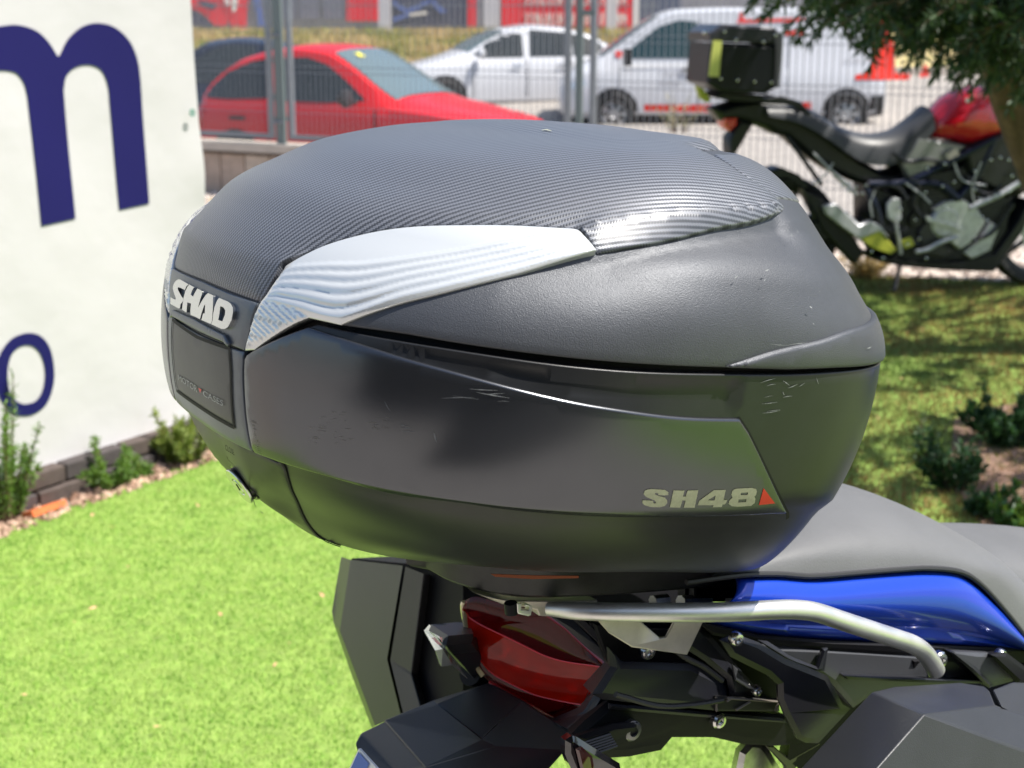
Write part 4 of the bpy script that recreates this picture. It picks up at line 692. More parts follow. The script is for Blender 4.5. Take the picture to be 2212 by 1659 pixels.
WARP=[(np.array([[0.442, -0.246, 0.029], [0.442, -0.246, 0.024], [0.443, -0.246, 0.014], [0.444, -0.244, -0.012], [0.443, -0.237, -0.05], [0.442, -0.23, -0.079], [0.441, -0.224, -0.097], [0.44, -0.215, -0.114], [0.434, -0.214, -0.125], [0.438, -0.195, -0.146], [0.437, -0.185, -0.159], [0.436, -0.174, -0.17], [0.43, -0.175, -0.172], [0.43, -0.171, -0.175], [0.424, -0.171, -0.177], [0.418, -0.174, -0.176], [0.406, -0.175, -0.177], [0.386, -0.177, -0.177], [0.32, -0.185, -0.172], [0.15, -0.118, -0.176], [0.112, -0.098, -0.175], [0.091, -0.076, -0.174], [0.082, -0.059, -0.174], [0.076, -0.042, -0.174], [0.073, -0.024, -0.174], [0.072, -0.003, -0.174], [0.072, 0.017, -0.174], [0.073, 0.028, -0.174], [0.015, 0.079, -0.111], [0.013, 0.086, -0.107], [0.009, 0.096, -0.099], [0.008, 0.104, -0.095], [0.008, 0.112, -0.09], [0.008, 0.121, -0.085], [0.005, 0.123, -0.074], [0.006, 0.132, -0.061], [0.003, 0.135, -0.033], [0.002, 0.137, -0.011], [0.003, 0.138, 0.008], [0.005, 0.138, 0.02], [0.006, 0.138, 0.025], [0.009, 0.138, 0.034], [0.014, 0.145, 0.038], [0.018, 0.144, 0.046], [0.02, 0.144, 0.05], [0.028, 0.15, 0.056], [0.038, 0.147, 0.069], [0.053, 0.143, 0.084], [0.063, 0.147, 0.09], [0.073, 0.151, 0.095], [0.126, 0.146, 0.123], [0.145, 0.148, 0.13], [0.184, 0.153, 0.141], [0.224, 0.153, 0.151], [0.264, 0.092, 0.163], [0.362, 0.07, 0.169], [0.359, -0.082, 0.169], [0.354, -0.096, 0.169], [0.372, -0.127, 0.163], [0.376, -0.14, 0.16], [0.379, -0.144, 0.158], [0.379, -0.152, 0.156], [0.383, -0.157, 0.152], [0.384, -0.168, 0.146], [0.391, -0.178, 0.136], [0.417, -0.222, 0.085], [0.42, -0.226, 0.079], [0.434, -0.24, 0.054], [0.436, -0.242, 0.048], [0.438, -0.244, 0.044], [0.44, -0.245, 0.037], [0.441, -0.246, 0.033]]),np.array([[-0.0013, 0.0008, -0.0002], [-0.0011, 0.0007, -0.0001], [0.0003, -0.0002, -0.0], [0.0015, -0.001, -0.0002], [0.0015, -0.0011, -0.0004], [0.0004, -0.0003, -0.0002], [-0.0014, 0.0011, 0.0007], [-0.0014, 0.0011, 0.0009], [-0.0013, 0.001, 0.001], [-0.0007, 0.0006, 0.0007], [-0.0005, 0.0004, 0.0006], [0.0001, -0.0001, -0.0002], [0.0003, -0.0003, -0.0005], [0.0003, -0.0003, -0.0006], [0.0001, -0.0002, -0.0004], [-0.0, 0.0, 0.0001], [-0.0002, 0.0003, 0.0011], [-0.0003, 0.0007, 0.0027], [-0.0, 0.0004, 0.0018], [0.0, 0.0001, 0.0005], [0.0, 0.0, 0.0003], [-0.0001, -0.0, -0.0004], [-0.0003, -0.0, -0.0009], [-0.0001, 0.0, -0.0002], [0.0001, -0.0, 0.0003], [0.0001, -0.0, 0.0002], [0.0005, -0.0002, 0.0009], [-0.0006, 0.0002, -0.0008], [0.0001, -0.0, 0.0001], [0.0017, -0.0008, 0.0017], [0.001, -0.0005, 0.0008], [0.0006, -0.0003, 0.0004], [0.0006, -0.0003, 0.0004], [0.001, -0.0006, 0.0005], [0.0008, -0.0005, 0.0003], [0.0001, -0.0, 0.0], [-0.001, 0.0006, -0.0002], [-0.0009, 0.0006, -0.0], [-0.0003, 0.0002, 0.0], [0.001, -0.0007, -0.0002], [0.0011, -0.0008, -0.0003], [0.001, -0.0007, -0.0004], [0.0011, -0.0009, -0.0006], [0.0008, -0.0007, -0.0006], [0.0, -0.0, -0.0], [-0.0003, 0.0003, 0.0003], [-0.0, 0.0, 0.0], [0.0004, -0.0004, -0.0005], [0.0005, -0.0005, -0.0009], [-0.0002, 0.0002, 0.0004], [0.0, -0.0, -0.0001], [-0.0, 0.0, 0.0001], [0.0001, -0.0001, -0.0003], [0.0, -0.0001, -0.0005], [0.0, -0.0001, -0.0006], [0.0001, 0.0002, 0.001], [-0.0001, -0.0001, -0.0005], [-0.0, -0.0, -0.0], [-0.0001, -0.0, -0.0003], [-0.0001, 0.0, -0.0004], [0.0001, -0.0, 0.0002], [0.0002, -0.0, 0.0003], [-0.0001, 0.0, -0.0001], [-0.0004, 0.0002, -0.0005], [0.0001, -0.0001, 0.0001], [-0.0003, 0.0001, -0.0003], [-0.0005, 0.0002, -0.0004], [0.0001, -0.0, 0.0001], [-0.0, 0.0, -0.0], [-0.0005, 0.0003, -0.0002], [-0.0014, 0.0008, -0.0005], [-0.0015, 0.0009, -0.0004]]),.045),(np.array([[0.441, -0.246, 0.028], [0.443, -0.246, 0.019], [0.444, -0.246, 0.007], [0.444, -0.244, -0.013], [0.444, -0.239, -0.042], [0.442, -0.232, -0.071], [0.441, -0.223, -0.097], [0.435, -0.222, -0.108], [0.439, -0.205, -0.13], [0.437, -0.195, -0.145], [0.436, -0.185, -0.158], [0.436, -0.174, -0.169], [0.436, -0.168, -0.175], [0.43, -0.171, -0.175], [0.424, -0.171, -0.176], [0.418, -0.174, -0.176], [0.406, -0.175, -0.177], [0.386, -0.177, -0.177], [0.339, -0.184, -0.173], [0.15, -0.118, -0.176], [0.112, -0.098, -0.175], [0.091, -0.076, -0.174], [0.082, -0.059, -0.174], [0.076, -0.042, -0.174], [0.073, -0.028, -0.174], [0.072, -0.007, -0.174], [0.072, 0.017, -0.174], [0.073, 0.028, -0.174], [0.016, 0.078, -0.11], [0.014, 0.086, -0.107], [0.01, 0.096, -0.099], [0.009, 0.104, -0.094], [0.009, 0.112, -0.09], [0.009, 0.12, -0.085], [0.006, 0.123, -0.074], [0.005, 0.133, -0.054], [0.003, 0.135, -0.033], [0.003, 0.137, -0.011], [0.004, 0.138, 0.008], [0.005, 0.138, 0.019], [0.006, 0.138, 0.024], [0.009, 0.138, 0.034], [0.014, 0.145, 0.038], [0.018, 0.144, 0.046], [0.02, 0.144, 0.049], [0.028, 0.15, 0.056], [0.048, 0.144, 0.079], [0.053, 0.143, 0.084], [0.063, 0.147, 0.09], [0.073, 0.151, 0.095], [0.126, 0.146, 0.123], [0.145, 0.148, 0.13], [0.179, 0.151, 0.14], [0.221, 0.153, 0.15], [0.266, 0.084, 0.163], [0.362, 0.07, 0.17], [0.359, -0.082, 0.169], [0.354, -0.096, 0.168], [0.372, -0.127, 0.163], [0.376, -0.14, 0.16], [0.379, -0.144, 0.158], [0.379, -0.152, 0.155], [0.383, -0.157, 0.152], [0.384, -0.168, 0.146], [0.39, -0.178, 0.136], [0.393, -0.191, 0.126], [0.42, -0.226, 0.079], [0.433, -0.24, 0.053], [0.436, -0.242, 0.047], [0.437, -0.243, 0.044], [0.439, -0.245, 0.037], [0.44, -0.246, 0.033]]),np.array([[-0.0009, 0.0006, -0.0001], [-0.0007, 0.0005, -0.0], [0.0006, -0.0004, -0.0], [0.0016, -0.0011, -0.0003], [0.0015, -0.001, -0.0004], [0.0007, -0.0005, -0.0003], [-0.0009, 0.0007, 0.0005], [-0.0009, 0.0007, 0.0006], [-0.0008, 0.0007, 0.0007], [-0.0004, 0.0003, 0.0004], [-0.0002, 0.0002, 0.0003], [0.0003, -0.0003, -0.0004], [0.0004, -0.0004, -0.0008], [0.0004, -0.0004, -0.0009], [0.0002, -0.0003, -0.0007], [0.0001, -0.0001, -0.0003], [-0.0001, 0.0002, 0.0007], [-0.0002, 0.0006, 0.0021], [-0.0, 0.0002, 0.0007], [0.0, 0.0001, 0.0003], [0.0, 0.0, 0.0003], [-0.0001, -0.0, -0.0003], [-0.0002, -0.0, -0.0008], [-0.0, 0.0, -0.0001], [0.0001, -0.0, 0.0003], [0.0001, -0.0, 0.0002], [0.0005, -0.0002, 0.0008], [-0.0006, 0.0003, -0.0009], [-0.0005, 0.0002, -0.0005], [0.0012, -0.0005, 0.0012], [0.0004, -0.0002, 0.0003], [0.0, -0.0, 0.0], [0.0001, -0.0, 0.0], [0.0005, -0.0003, 0.0002], [0.0003, -0.0002, 0.0001], [-0.0002, 0.0001, -0.0001], [-0.0012, 0.0008, -0.0002], [-0.0011, 0.0007, -0.0001], [-0.0005, 0.0004, 0.0], [0.0006, -0.0004, -0.0001], [0.0008, -0.0006, -0.0002], [0.0006, -0.0004, -0.0002], [0.0008, -0.0006, -0.0004], [0.0005, -0.0004, -0.0003], [-0.0003, 0.0002, 0.0002], [-0.0006, 0.0005, 0.0006], [-0.0003, 0.0002, 0.0003], [0.0002, -0.0002, -0.0003], [0.0004, -0.0004, -0.0007], [-0.0003, 0.0003, 0.0006], [-0.0, 0.0, 0.0], [-0.0001, 0.0001, 0.0002], [0.0, -0.0, -0.0002], [0.0, -0.0, -0.0002], [0.0, -0.0001, -0.0003], [0.0, 0.0001, 0.0004], [-0.0, -0.0, -0.0003], [0.0, 0.0, 0.0001], [-0.0, -0.0, -0.0002], [-0.0001, 0.0, -0.0003], [0.0001, -0.0, 0.0003], [0.0002, -0.0001, 0.0004], [-0.0, 0.0, -0.0], [-0.0003, 0.0001, -0.0004], [0.0002, -0.0001, 0.0002], [-0.0001, 0.0001, -0.0001], [-0.0001, 0.0001, -0.0001], [0.0005, -0.0003, 0.0004], [0.0004, -0.0002, 0.0002], [-0.0001, 0.0, -0.0], [-0.0009, 0.0005, -0.0003], [-0.0011, 0.0007, -0.0003]]),.045),(np.array([[0.441, -0.246, 0.028], [0.443, -0.246, 0.019], [0.444, -0.246, 0.007], [0.444, -0.243, -0.02], [0.444, -0.239, -0.042], [0.437, -0.237, -0.071], [0.435, -0.23, -0.091], [0.434, -0.222, -0.108], [0.438, -0.205, -0.13], [0.437, -0.192, -0.15], [0.436, -0.181, -0.162], [0.436, -0.174, -0.169], [0.436, -0.168, -0.175], [0.43, -0.171, -0.175], [0.424, -0.171, -0.176], [0.418, -0.17, -0.178], [0.412, -0.173, -0.177], [0.393, -0.175, -0.177], [0.236, -0.181, -0.167], [0.145, -0.116, -0.176], [0.112, -0.098, -0.175], [0.091, -0.076, -0.175], [0.082, -0.059, -0.174], [0.076, -0.042, -0.174], [0.073, -0.028, -0.174], [0.072, -0.007, -0.174], [0.072, 0.017, -0.174], [0.073, 0.028, -0.174], [0.016, 0.078, -0.11], [0.014, 0.086, -0.106], [0.011, 0.102, -0.099], [0.009, 0.104, -0.094], [0.009, 0.112, -0.09], [0.009, 0.12, -0.085], [0.006, 0.123, -0.074], [0.005, 0.133, -0.054], [0.003, 0.135, -0.033], [0.003, 0.137, -0.012], [0.004, 0.137, 0.008], [0.005, 0.138, 0.019], [0.006, 0.138, 0.024], [0.012, 0.145, 0.033], [0.014, 0.145, 0.038], [0.018, 0.144, 0.046], [0.02, 0.144, 0.049], [0.031, 0.149, 0.059], [0.049, 0.144, 0.079], [0.058, 0.149, 0.086], [0.063, 0.147, 0.09], [0.073, 0.151, 0.095], [0.126, 0.146, 0.123], [0.142, 0.149, 0.129], [0.177, 0.153, 0.139], [0.221, 0.153, 0.15], [0.267, 0.084, 0.163], [0.363, 0.067, 0.17], [0.359, -0.082, 0.169], [0.354, -0.096, 0.168], [0.373, -0.13, 0.162], [0.376, -0.14, 0.16], [0.379, -0.144, 0.158], [0.379, -0.152, 0.155], [0.383, -0.157, 0.152], [0.383, -0.166, 0.147], [0.39, -0.178, 0.136], [0.392, -0.191, 0.126], [0.42, -0.226, 0.079], [0.433, -0.24, 0.053], [0.436, -0.242, 0.047], [0.437, -0.243, 0.044], [0.439, -0.245, 0.037], [0.44, -0.246, 0.033]]),np.array([[-0.0008, 0.0005, -0.0001], [-0.0007, 0.0004, -0.0], [0.0006, -0.0004, -0.0], [0.0014, -0.001, -0.0002], [0.0012, -0.0008, -0.0003], [0.0006, -0.0004, -0.0002], [-0.0008, 0.0006, 0.0004], [-0.0007, 0.0005, 0.0004], [-0.0006, 0.0005, 0.0005], [-0.0003, 0.0003, 0.0003], [-0.0002, 0.0002, 0.0002], [0.0003, -0.0003, -0.0004], [0.0004, -0.0004, -0.0008], [0.0004, -0.0004, -0.0008], [0.0002, -0.0003, -0.0007], [0.0001, -0.0001, -0.0003], [-0.0001, 0.0002, 0.0006], [-0.0002, 0.0005, 0.0019], [-0.0, 0.0001, 0.0004], [0.0, 0.0, 0.0002], [0.0, 0.0, 0.0004], [-0.0, -0.0, -0.0002], [-0.0002, -0.0, -0.0007], [-0.0, 0.0, -0.0], [0.0002, -0.0, 0.0003], [0.0001, -0.0, 0.0002], [0.0005, -0.0002, 0.0008], [-0.0007, 0.0003, -0.0009], [-0.0006, 0.0003, -0.0007], [0.001, -0.0005, 0.001], [0.0003, -0.0001, 0.0002], [-0.0001, 0.0001, -0.0001], [-0.0001, 0.0, -0.0], [0.0004, -0.0002, 0.0002], [0.0003, -0.0002, 0.0001], [-0.0002, 0.0001, -0.0], [-0.0011, 0.0007, -0.0002], [-0.001, 0.0007, -0.0], [-0.0006, 0.0004, 0.0], [0.0006, -0.0004, -0.0001], [0.0007, -0.0005, -0.0002], [0.0005, -0.0004, -0.0002], [0.0007, -0.0005, -0.0004], [0.0004, -0.0003, -0.0003], [-0.0004, 0.0003, 0.0003], [-0.0006, 0.0005, 0.0006], [-0.0003, 0.0003, 0.0003], [0.0002, -0.0002, -0.0003], [0.0004, -0.0004, -0.0007], [-0.0003, 0.0003, 0.0006], [0.0, -0.0, -0.0], [-0.0, 0.0001, 0.0002], [0.0, -0.0, -0.0001], [0.0, -0.0, -0.0001], [0.0, -0.0, -0.0001], [0.0, 0.0, 0.0002], [-0.0, -0.0, -0.0003], [0.0, 0.0, 0.0002], [-0.0, -0.0, -0.0001], [-0.0001, 0.0, -0.0003], [0.0001, -0.0, 0.0003], [0.0002, -0.0001, 0.0004], [0.0, -0.0, 0.0], [-0.0003, 0.0001, -0.0004], [0.0002, -0.0001, 0.0002], [-0.0001, 0.0001, -0.0001], [-0.0, 0.0, -0.0], [0.0006, -0.0003, 0.0004], [0.0005, -0.0003, 0.0003], [0.0001, -0.0, 0.0], [-0.0008, 0.0005, -0.0003], [-0.001, 0.0006, -0.0002]]),.045)]
def S(psi,t):
    P=S0(psi,t)
    for C,D,s in WARP:
        w=np.exp(-((P[:,None,:]-C[None])**2).sum(-1)/(2*s*s)); wt=w.sum(1,keepdims=True)+.35
        P=P+(w/wt)@D
    return P
def toW(P): return P@FM+CT

CC=S([0.],[9.])[0]*0+np.array([.257,0,0])
def SN(psi,t):
    psi=np.asarray(psi,float).ravel(); t=np.asarray(t,float).ravel(); e=2e-3; n=len(psi)
    t0=np.clip(t,-.97,8.97)
    Q=S(np.concatenate([psi+e,psi-e,psi,psi]),np.concatenate([t0,t0,t0+e,t0-e])).reshape(4,n,3)
    N=np.cross(Q[0]-Q[1],Q[2]-Q[3]); N/=np.linalg.norm(N,axis=1,keepdims=True)+1e-12
    P=S(psi,t); s=np.sign(((P-CC)*N).sum(1)); return P,N*s[:,None]
def grid(np_=540,nt=320):
    a,b=np.meshgrid(np.linspace(-np.pi,np.pi,np_,endpoint=False),np.linspace(-.3,8.98,nt),indexing='ij')
    P=S(a.ravel(),b.ravel()).reshape(np_,nt,3)
    da=np.roll(P,-1,0)-np.roll(P,1,0); db=np.gradient(P,axis=1); N=np.cross(da,db); N/=np.linalg.norm(N,axis=-1,keepdims=True)+1e-12
    c=P-np.array([.257,0,0]); 
    if (N*c).sum(-1).mean()<0: N=-N
    W=toW(P.reshape(-1,3)).reshape(P.shape); Nw=(N.reshape(-1,3)@FM).reshape(N.shape)
    vis=((W-EYE)*Nw).sum(-1)<0
    return a,b,P,N,W,vis

_G=None
def inv(pts):
    global _G
    if _G is None: _G=grid()
    a,b,P,N,W,vis=_G; px=proj(W[vis]); A=a[vis];B=b[vis]; pts=np.asarray(pts,float).reshape(-1,2); out=[]
    s=np.zeros((len(pts),2)); be=np.zeros(len(pts))
    for k,q in enumerate(pts):
        d=((px-q)**2).sum(1); i=d.argmin(); s[k]=(A[i],B[i]); be[k]=math.sqrt(d[i])
    best=s.copy(); n=len(pts); e=1e-4
    for it in range(6):
        p=proj(toW(S(np.concatenate([s[:,0],s[:,0]+e,s[:,0]]),np.concatenate([s[:,1],s[:,1],s[:,1]+e])))).reshape(3,n,2)
        J=np.stack([(p[1]-p[0])/e,(p[2]-p[0])/e],2); r=pts-p[0]; er=np.hypot(r[:,0],r[:,1]); m=er<be; be[m]=er[m]; best[m]=s[m]
        det=J[:,0,0]*J[:,1,1]-J[:,0,1]*J[:,1,0]; det=np.where(abs(det)<1e-3,1e-3,det)
        dx=(J[:,1,1]*r[:,0]-J[:,0,1]*r[:,1])/det; dy=(-J[:,1,0]*r[:,0]+J[:,0,0]*r[:,1])/det
        s=s+np.clip(np.stack([dx,dy],1),-.05,.05)
    return best
def crv(*pts, smooth=True, n=5):                # pixel points (x, y) or surface points (psi, t, 'p') -> smooth run of (psi, t)
    px = [p for p in pts if len(p) == 2]; r = iter(inv(px)) if px else iter([])
    A = np.array([next(r) if len(p) == 2 else (p[0], p[1]) for p in pts], float)
    return catmull(A, n) if smooth and len(A) > 2 else A
def dens(A, sp):                                # even steps of about sp metres
    out = []
    for i in range(len(A) - 1):
        a, b = A[i], A[i + 1]; d = np.linalg.norm(S([a[0]], [a[1]])[0] - S([b[0]], [b[1]])[0]); k = max(1, int(math.ceil(d / sp)))
        out += [a + (b - a) * j / k for j in range(k)]
    return np.array(out + [A[-1]])
def sym(near):
    m = near[::-1].copy(); pole = abs(near[-1][0] - math.pi) < 1e-6
    m[:, 0] = 2 * math.pi - m[:, 0] if pole else -m[:, 0]
    return np.concatenate([near, m[(1 if pole or abs(near[-1][0]) < 1e-6 else 0):(-1 if abs(near[0][0]) < 1e-6 else None)]])
def toch(A, ch): r = (9 - A[:, 1]) if ch == 'a' else (A[:, 1] + 1); return np.stack([-r * np.cos(A[:, 0]), -r * np.sin(A[:, 0])], 1)
def inpoly(Q, poly):
    x, y = Q[:, 0], Q[:, 1]; c = np.zeros(len(Q), bool); n = len(poly)
    for i in range(n):
        x1, y1 = poly[i]; x2, y2 = poly[(i + 1) % n]
        if y1 == y2: continue
        k = ((y1 > y) != (y2 > y)) & (x < (x2 - x1) * (y - y1) / (y2 - y1) + x1); c ^= k
    return c
def dseg(P, L, closed=False):                   # distance of points to a 3D polyline
    L = np.asarray(L); A = L if closed else L[:-1]; B = np.roll(L, -1, 0) if closed else L[1:]; out = np.full(len(P), 9.)
    for i in range(0, len(P), 2000):
        p = P[i:i + 2000][:, None]; d = (B - A)[None]; f = np.clip(((p - A[None]) * d).sum(-1) / ((d * d).sum(-1) + 1e-15), 0, 1)
        out[i:i + 2000] = np.sqrt((((A[None] + d * f[..., None]) - p) ** 2).sum(-1)).min(1)
    return out
def gridpts(ch, sp, near=None, poly=None):
    out = []
    lo, hi = (1.5, 9.) if ch == 'a' else (-1., 4.)
    if poly is not None:
        rr = np.hypot(poly[:, 0], poly[:, 1]); rmx = rr.max(); rmn = 0
        if ch == 'a': lo = max(lo, 9 - rmx)
        else: hi = min(hi, rmx - 1)
    t = lo
    while t < hi:
        a = S([1.2, 1.2], [t, min(t + .05, 8.99)]); dt = sp * .05 / max(1e-4, np.linalg.norm(a[0] - a[1])); dt = min(dt, .6)
        c = S(np.linspace(0, 2 * math.pi, 40), np.full(40, t)); per = np.linalg.norm(np.diff(c, axis=0), axis=1).sum(); k = max(6, int(per / sp))
        off = rnd.random()
        out += [((j + off) / k * 2 * math.pi - math.pi, t) for j in range(k)]; t += dt
    return np.array(out)
def panel(name, near, material, parent, ch='a', h=.002, r=.0015, skirt=.006, sp=.006, symm=False, mirror=False, prof=None, extra=None, uvf=None):
    A = sym(near) if symm else near.copy()
    if mirror: A[:, 0] *= -1; A = A[::-1]
    cl = A[:1] + ([2 * math.pi, 0] if symm and abs(near[-1][0] - math.pi) < 1e-6 and abs(near[0][0] - math.pi) > 1e-6 else [0, 0])
    A = dens(np.concatenate([A, cl]), sp * .6)[:-1]; B = toch(A, ch)
    keep = np.linalg.norm(B - np.roll(B, 1, 0), axis=1) > 1e-4; A = A[keep]; B = B[keep]
    area = .5 * np.sum(B[:, 0] * np.roll(B[:, 1], -1) - B[:, 1] * np.roll(B[:, 0], -1))
    if area < 0: A = A[::-1]; B = B[::-1]
    PB, NB = SN(A[:, 0], A[:, 1])
    G_ = gridpts(ch, sp, poly=B); GQ = toch(G_, ch); k = inpoly(GQ, B); G_, GQ = G_[k], GQ[k]
    d = dseg(S(G_[:, 0], G_[:, 1]), PB, True); k = d > sp * .45 + r; G_, GQ = G_[k], GQ[k]
    rings = []
    if r > 0:
        tq = np.roll(B, -1, 0) - np.roll(B, 1, 0); nq = np.stack([-tq[:, 1], tq[:, 0]], 1); nq /= np.linalg.norm(nq, axis=1, keepdims=True) + 1e-12
        e = 1e-3; P1 = S(*fromch(B + nq * e, ch)); sc = np.linalg.norm(P1 - PB, axis=1) / e
        for f in (.3, 1.):
            Q = B + nq * (f * r / sc)[:, None]; k = inpoly(Q, B); Q = Q[k]; ps, tt = fromch(Q, ch)
            dd = dseg(S(ps, tt), PB, True); k = dd > f * r * .8; rings.append(Q[k])
    nb = len(B); XE = []; ce = []; kk_ = nb
    if extra is not None:
        for E_ in extra:
            for sg_ in ((1, -1) if symm else ((-1,) if mirror else (1,))):
                E2 = dens(E_, sp * .6); E2[:, 0] *= sg_; E3_ = toch(E2, ch); ok_ = inpoly(E3_, B) & (dseg(S(E2[:, 0], E2[:, 1]), PB, True) > .0015)
                idx_ = -np.ones(len(E2), int); idx_[ok_] = kk_ + np.arange(ok_.sum()); kk_ += ok_.sum(); XE.append(E3_[ok_]); ce += [(int(idx_[i]), int(idx_[i + 1])) for i in range(len(E2) - 1) if idx_[i] >= 0 and idx_[i + 1] >= 0]
                eP = S(E2[:, 0], E2[:, 1]); k = dseg(S(G_[:, 0], G_[:, 1]), eP) > sp * .4; G_, GQ = G_[k], GQ[k]
    X = np.concatenate([B] + XE + [GQ] + rings)
    res = geometry.delaunay_2d_cdt([Vector(x) for x in X], [(i, (i + 1) % nb) for i in range(nb)] + ce, [], 1, 1e-7)
    V2 = np.array([tuple(v) for v in res[0]]); F = [tuple(f) for f in res[2]]
    ps, tt = fromch(V2, ch); P, N = SN(ps, tt)
    isb = np.zeros(len(V2), bool); bmap = {}
    for vi, orig in enumerate(res[3]):
        for o in orig:
            if o < nb: isb[vi] = True; bmap[o] = vi
    d = dseg(P, PB, True); d[isb] = 0
    off = np.full(len(P), float(h))
    if r > 0: f = np.clip(1 - d / r, 0, 1); off -= r * (1 - np.sqrt(np.maximum(0, 1 - f * f)))
    if prof is not None: off = off + prof(P, np.stack([ps * (-1 if mirror else 1), tt], 1), d)
    V = P + N * off[:, None]; n0 = len(V)
    loop = [bmap[i] for i in range(nb) if i in bmap]
    T0 = V[loop]; T1 = P[loop] + N[loop] * (off[loop] - skirt)[:, None]
    V = np.concatenate([V, T0, T1]); m = len(loop)
    # orientation
    nf = []
    c0 = np.array(F); fn = np.cross(V[c0[:, 1]] - V[c0[:, 0]], V[c0[:, 2]] - V[c0[:, 0]]); fl = (fn * N[c0[:, 0]]).sum(1) < 0
    F = [tuple(reversed(f)) if x else f for f, x in zip(F, fl)]
    for i in range(m):
        j = (i + 1) % m; F.append((n0 + i, n0 + m + i, n0 + m + j, n0 + j))
    uv = None
    if uvf is not None: uv = uvf(V)
    o = part(name, toW(V), F, material, parent, True, None, uv=uv)
    return o
def fromch(Q, ch): r = np.hypot(Q[:, 0], Q[:, 1]); ps = np.arctan2(-Q[:, 1], -Q[:, 0]); return ps, (9 - r if ch == 'a' else r - 1)
def on_case(name, outer, material, parent, h, holes=(), thick=0., gs=7., sc=None, bev=0., bevm=0.):      # a flat shape or raised letter that follows the case surface
    tr = (lambda p: np.array(p, float) * sc[2] + np.array(sc[:2])) if sc else (lambda p: np.array(p, float))
    loops = []
    for L in [outer] + list(holes):
        L = tr(L); D = []
        for i in range(len(L)):
            a, b = L[i], L[(i + 1) % len(L)]; k = max(1, int(np.linalg.norm(b - a) / gs)); D += [a + (b - a) * j / k for j in range(k)]
        loops.append(np.array(D))
    X = np.concatenate(loops); E_ = []; k = 0
    for L in loops: E_ += [(k + i, k + (i + 1) % len(L)) for i in range(len(L))]; k += len(L)
    lo, hi = loops[0].min(0), loops[0].max(0); g = np.array([(x, y) for x in np.arange(lo[0], hi[0], gs) for y in np.arange(lo[1], hi[1], gs)]).reshape(-1, 2)
    if len(g): g = g[inpoly(g, loops[0])]
    res = geometry.delaunay_2d_cdt([Vector(x) for x in np.concatenate([X, g])], E_, [], 2 if not holes else 2, 1e-5)
    V2 = np.array([tuple(v) for v in res[0]]); F = []
    cen = np.array([V2[list(f)].mean(0) for f in res[2]]) if len(res[2]) else np.zeros((0, 2)); ok = inpoly(cen, loops[0])
    for L in loops[1:]: ok &= ~inpoly(cen, L)
    F = [tuple(f) for f, o_ in zip(res[2], ok) if o_]
    A = inv(V2); P, N = SN(A[:, 0], A[:, 1]); V = P + N * (h + thick)
    c0 = np.array(F)[:, :3]; fn = np.cross(V[c0[:, 1]] - V[c0[:, 0]], V[c0[:, 2]] - V[c0[:, 0]]); fl = (fn * N[c0[:, 0]]).sum(1) < 0
    F = [tuple(reversed(f)) if x else f for f, x in zip(F, fl)]
    if thick > 0:
        cnt = {}
        for f in F:
            for i in range(len(f)): a, b = f[i], f[(i + 1) % len(f)]; cnt[(a, b)] = 1
        be = [(a, b) for (a, b) in cnt if (b, a) not in cnt]; ids = sorted({x for e in be for x in e}); mp = {x: i for i, x in enumerate(ids)}
        n0 = len(V); m = len(ids); sp_ = 1.0
        V = np.concatenate([V, V[ids], P[ids] + N[ids] * h])
        if bev: 
            # let the foot of the letter stand a little wider than its face
            c = V[:n0].mean(0); V[n0 + m:] += 0
        F += [(n0 + mp[b], n0 + mp[a], n0 + m + mp[a], n0 + m + mp[b]) for a, b in be]
    o = part(name, toW(V), F, material, parent, True, 30)
    if bevm: md = o.modifiers.new('edge', 'BEVEL'); md.width = bevm; md.segments = 2; md.limit_method = 'ANGLE'; md.angle_limit = math.radians(40)
    return o
def ribbon(name, pts, w, material, parent, h, smooth=True, param=False):  # a seam or line of width w on the case, from pixel points
    A = dens(crv(*pts, smooth=smooth) if not param else np.array(pts), .004); P, N = SN(A[:, 0], A[:, 1]); T = np.gradient(P, axis=0); B = np.cross(N, T); B /= np.linalg.norm(B, axis=1, keepdims=True) + 1e-12
    ww = np.asarray(w) if np.isscalar(w) else np.interp(np.linspace(0, 1, len(P)), np.linspace(0, 1, len(w)), w)[:, None]
    a, b = P + B * ww / 2 + N * h, P - B * ww / 2 + N * h; n = len(P)
    return part(name, toW(np.concatenate([a, b])), [(i, n + i, n + i + 1, i + 1) for i in range(n - 1)], material, parent, True)

# ---- materials of the case
M_lid = mat('graphite_textured_plastic', (.085, .09, .10), .46, .45, bump=1.0, bscale=1250, noise=.10, nscale=14, rvar=.05)
M_panel = mat('graphite_smooth_plastic', (.105, .11, .12), .22, .85, bump=.10, bscale=1700, noise=.06, nscale=9, rvar=.05)
M_tub = mat('black_satin_plastic', (.022, .023, .025), .36, .1, bump=.12, bscale=1500, noise=.15, nscale=20, rvar=.04)
M_recess = mat('black_recess_plastic', (.012, .012, .012), .38, 0, bump=.1, bscale=1500)
M_gap = mat('black_rubber_gasket', (.004, .004, .004), .7)
M_frame = mat('grey_trim_plastic', (.13, .145, .16), .36, .5, bump=.1, bscale=1500, noise=.08, nscale=18, rvar=.05)
M_insert = mat('dark_insert_plastic', (.06, .06, .058), .42, .1, bump=.1, bscale=900, noise=.1, nscale=60)
M_chrome = mat('satin_silver_metal', (.62, .63, .63), .22, 1., bump=.04, bscale=900)
M_print = mat('pale_printed_ink', (.42, .42, .30), .45, .1, noise=.15, nscale=300)
M_redprint = mat('red_printed_ink', (.75, .03, .015), .4)
M_greyprint = mat('grey_printed_ink', (.35, .36, .34), .5, noise=.4, nscale=500)
M_scratch = mat('pale_scratch_marks', (.22, .23, .23), .6, 0, noise=.5, nscale=800)
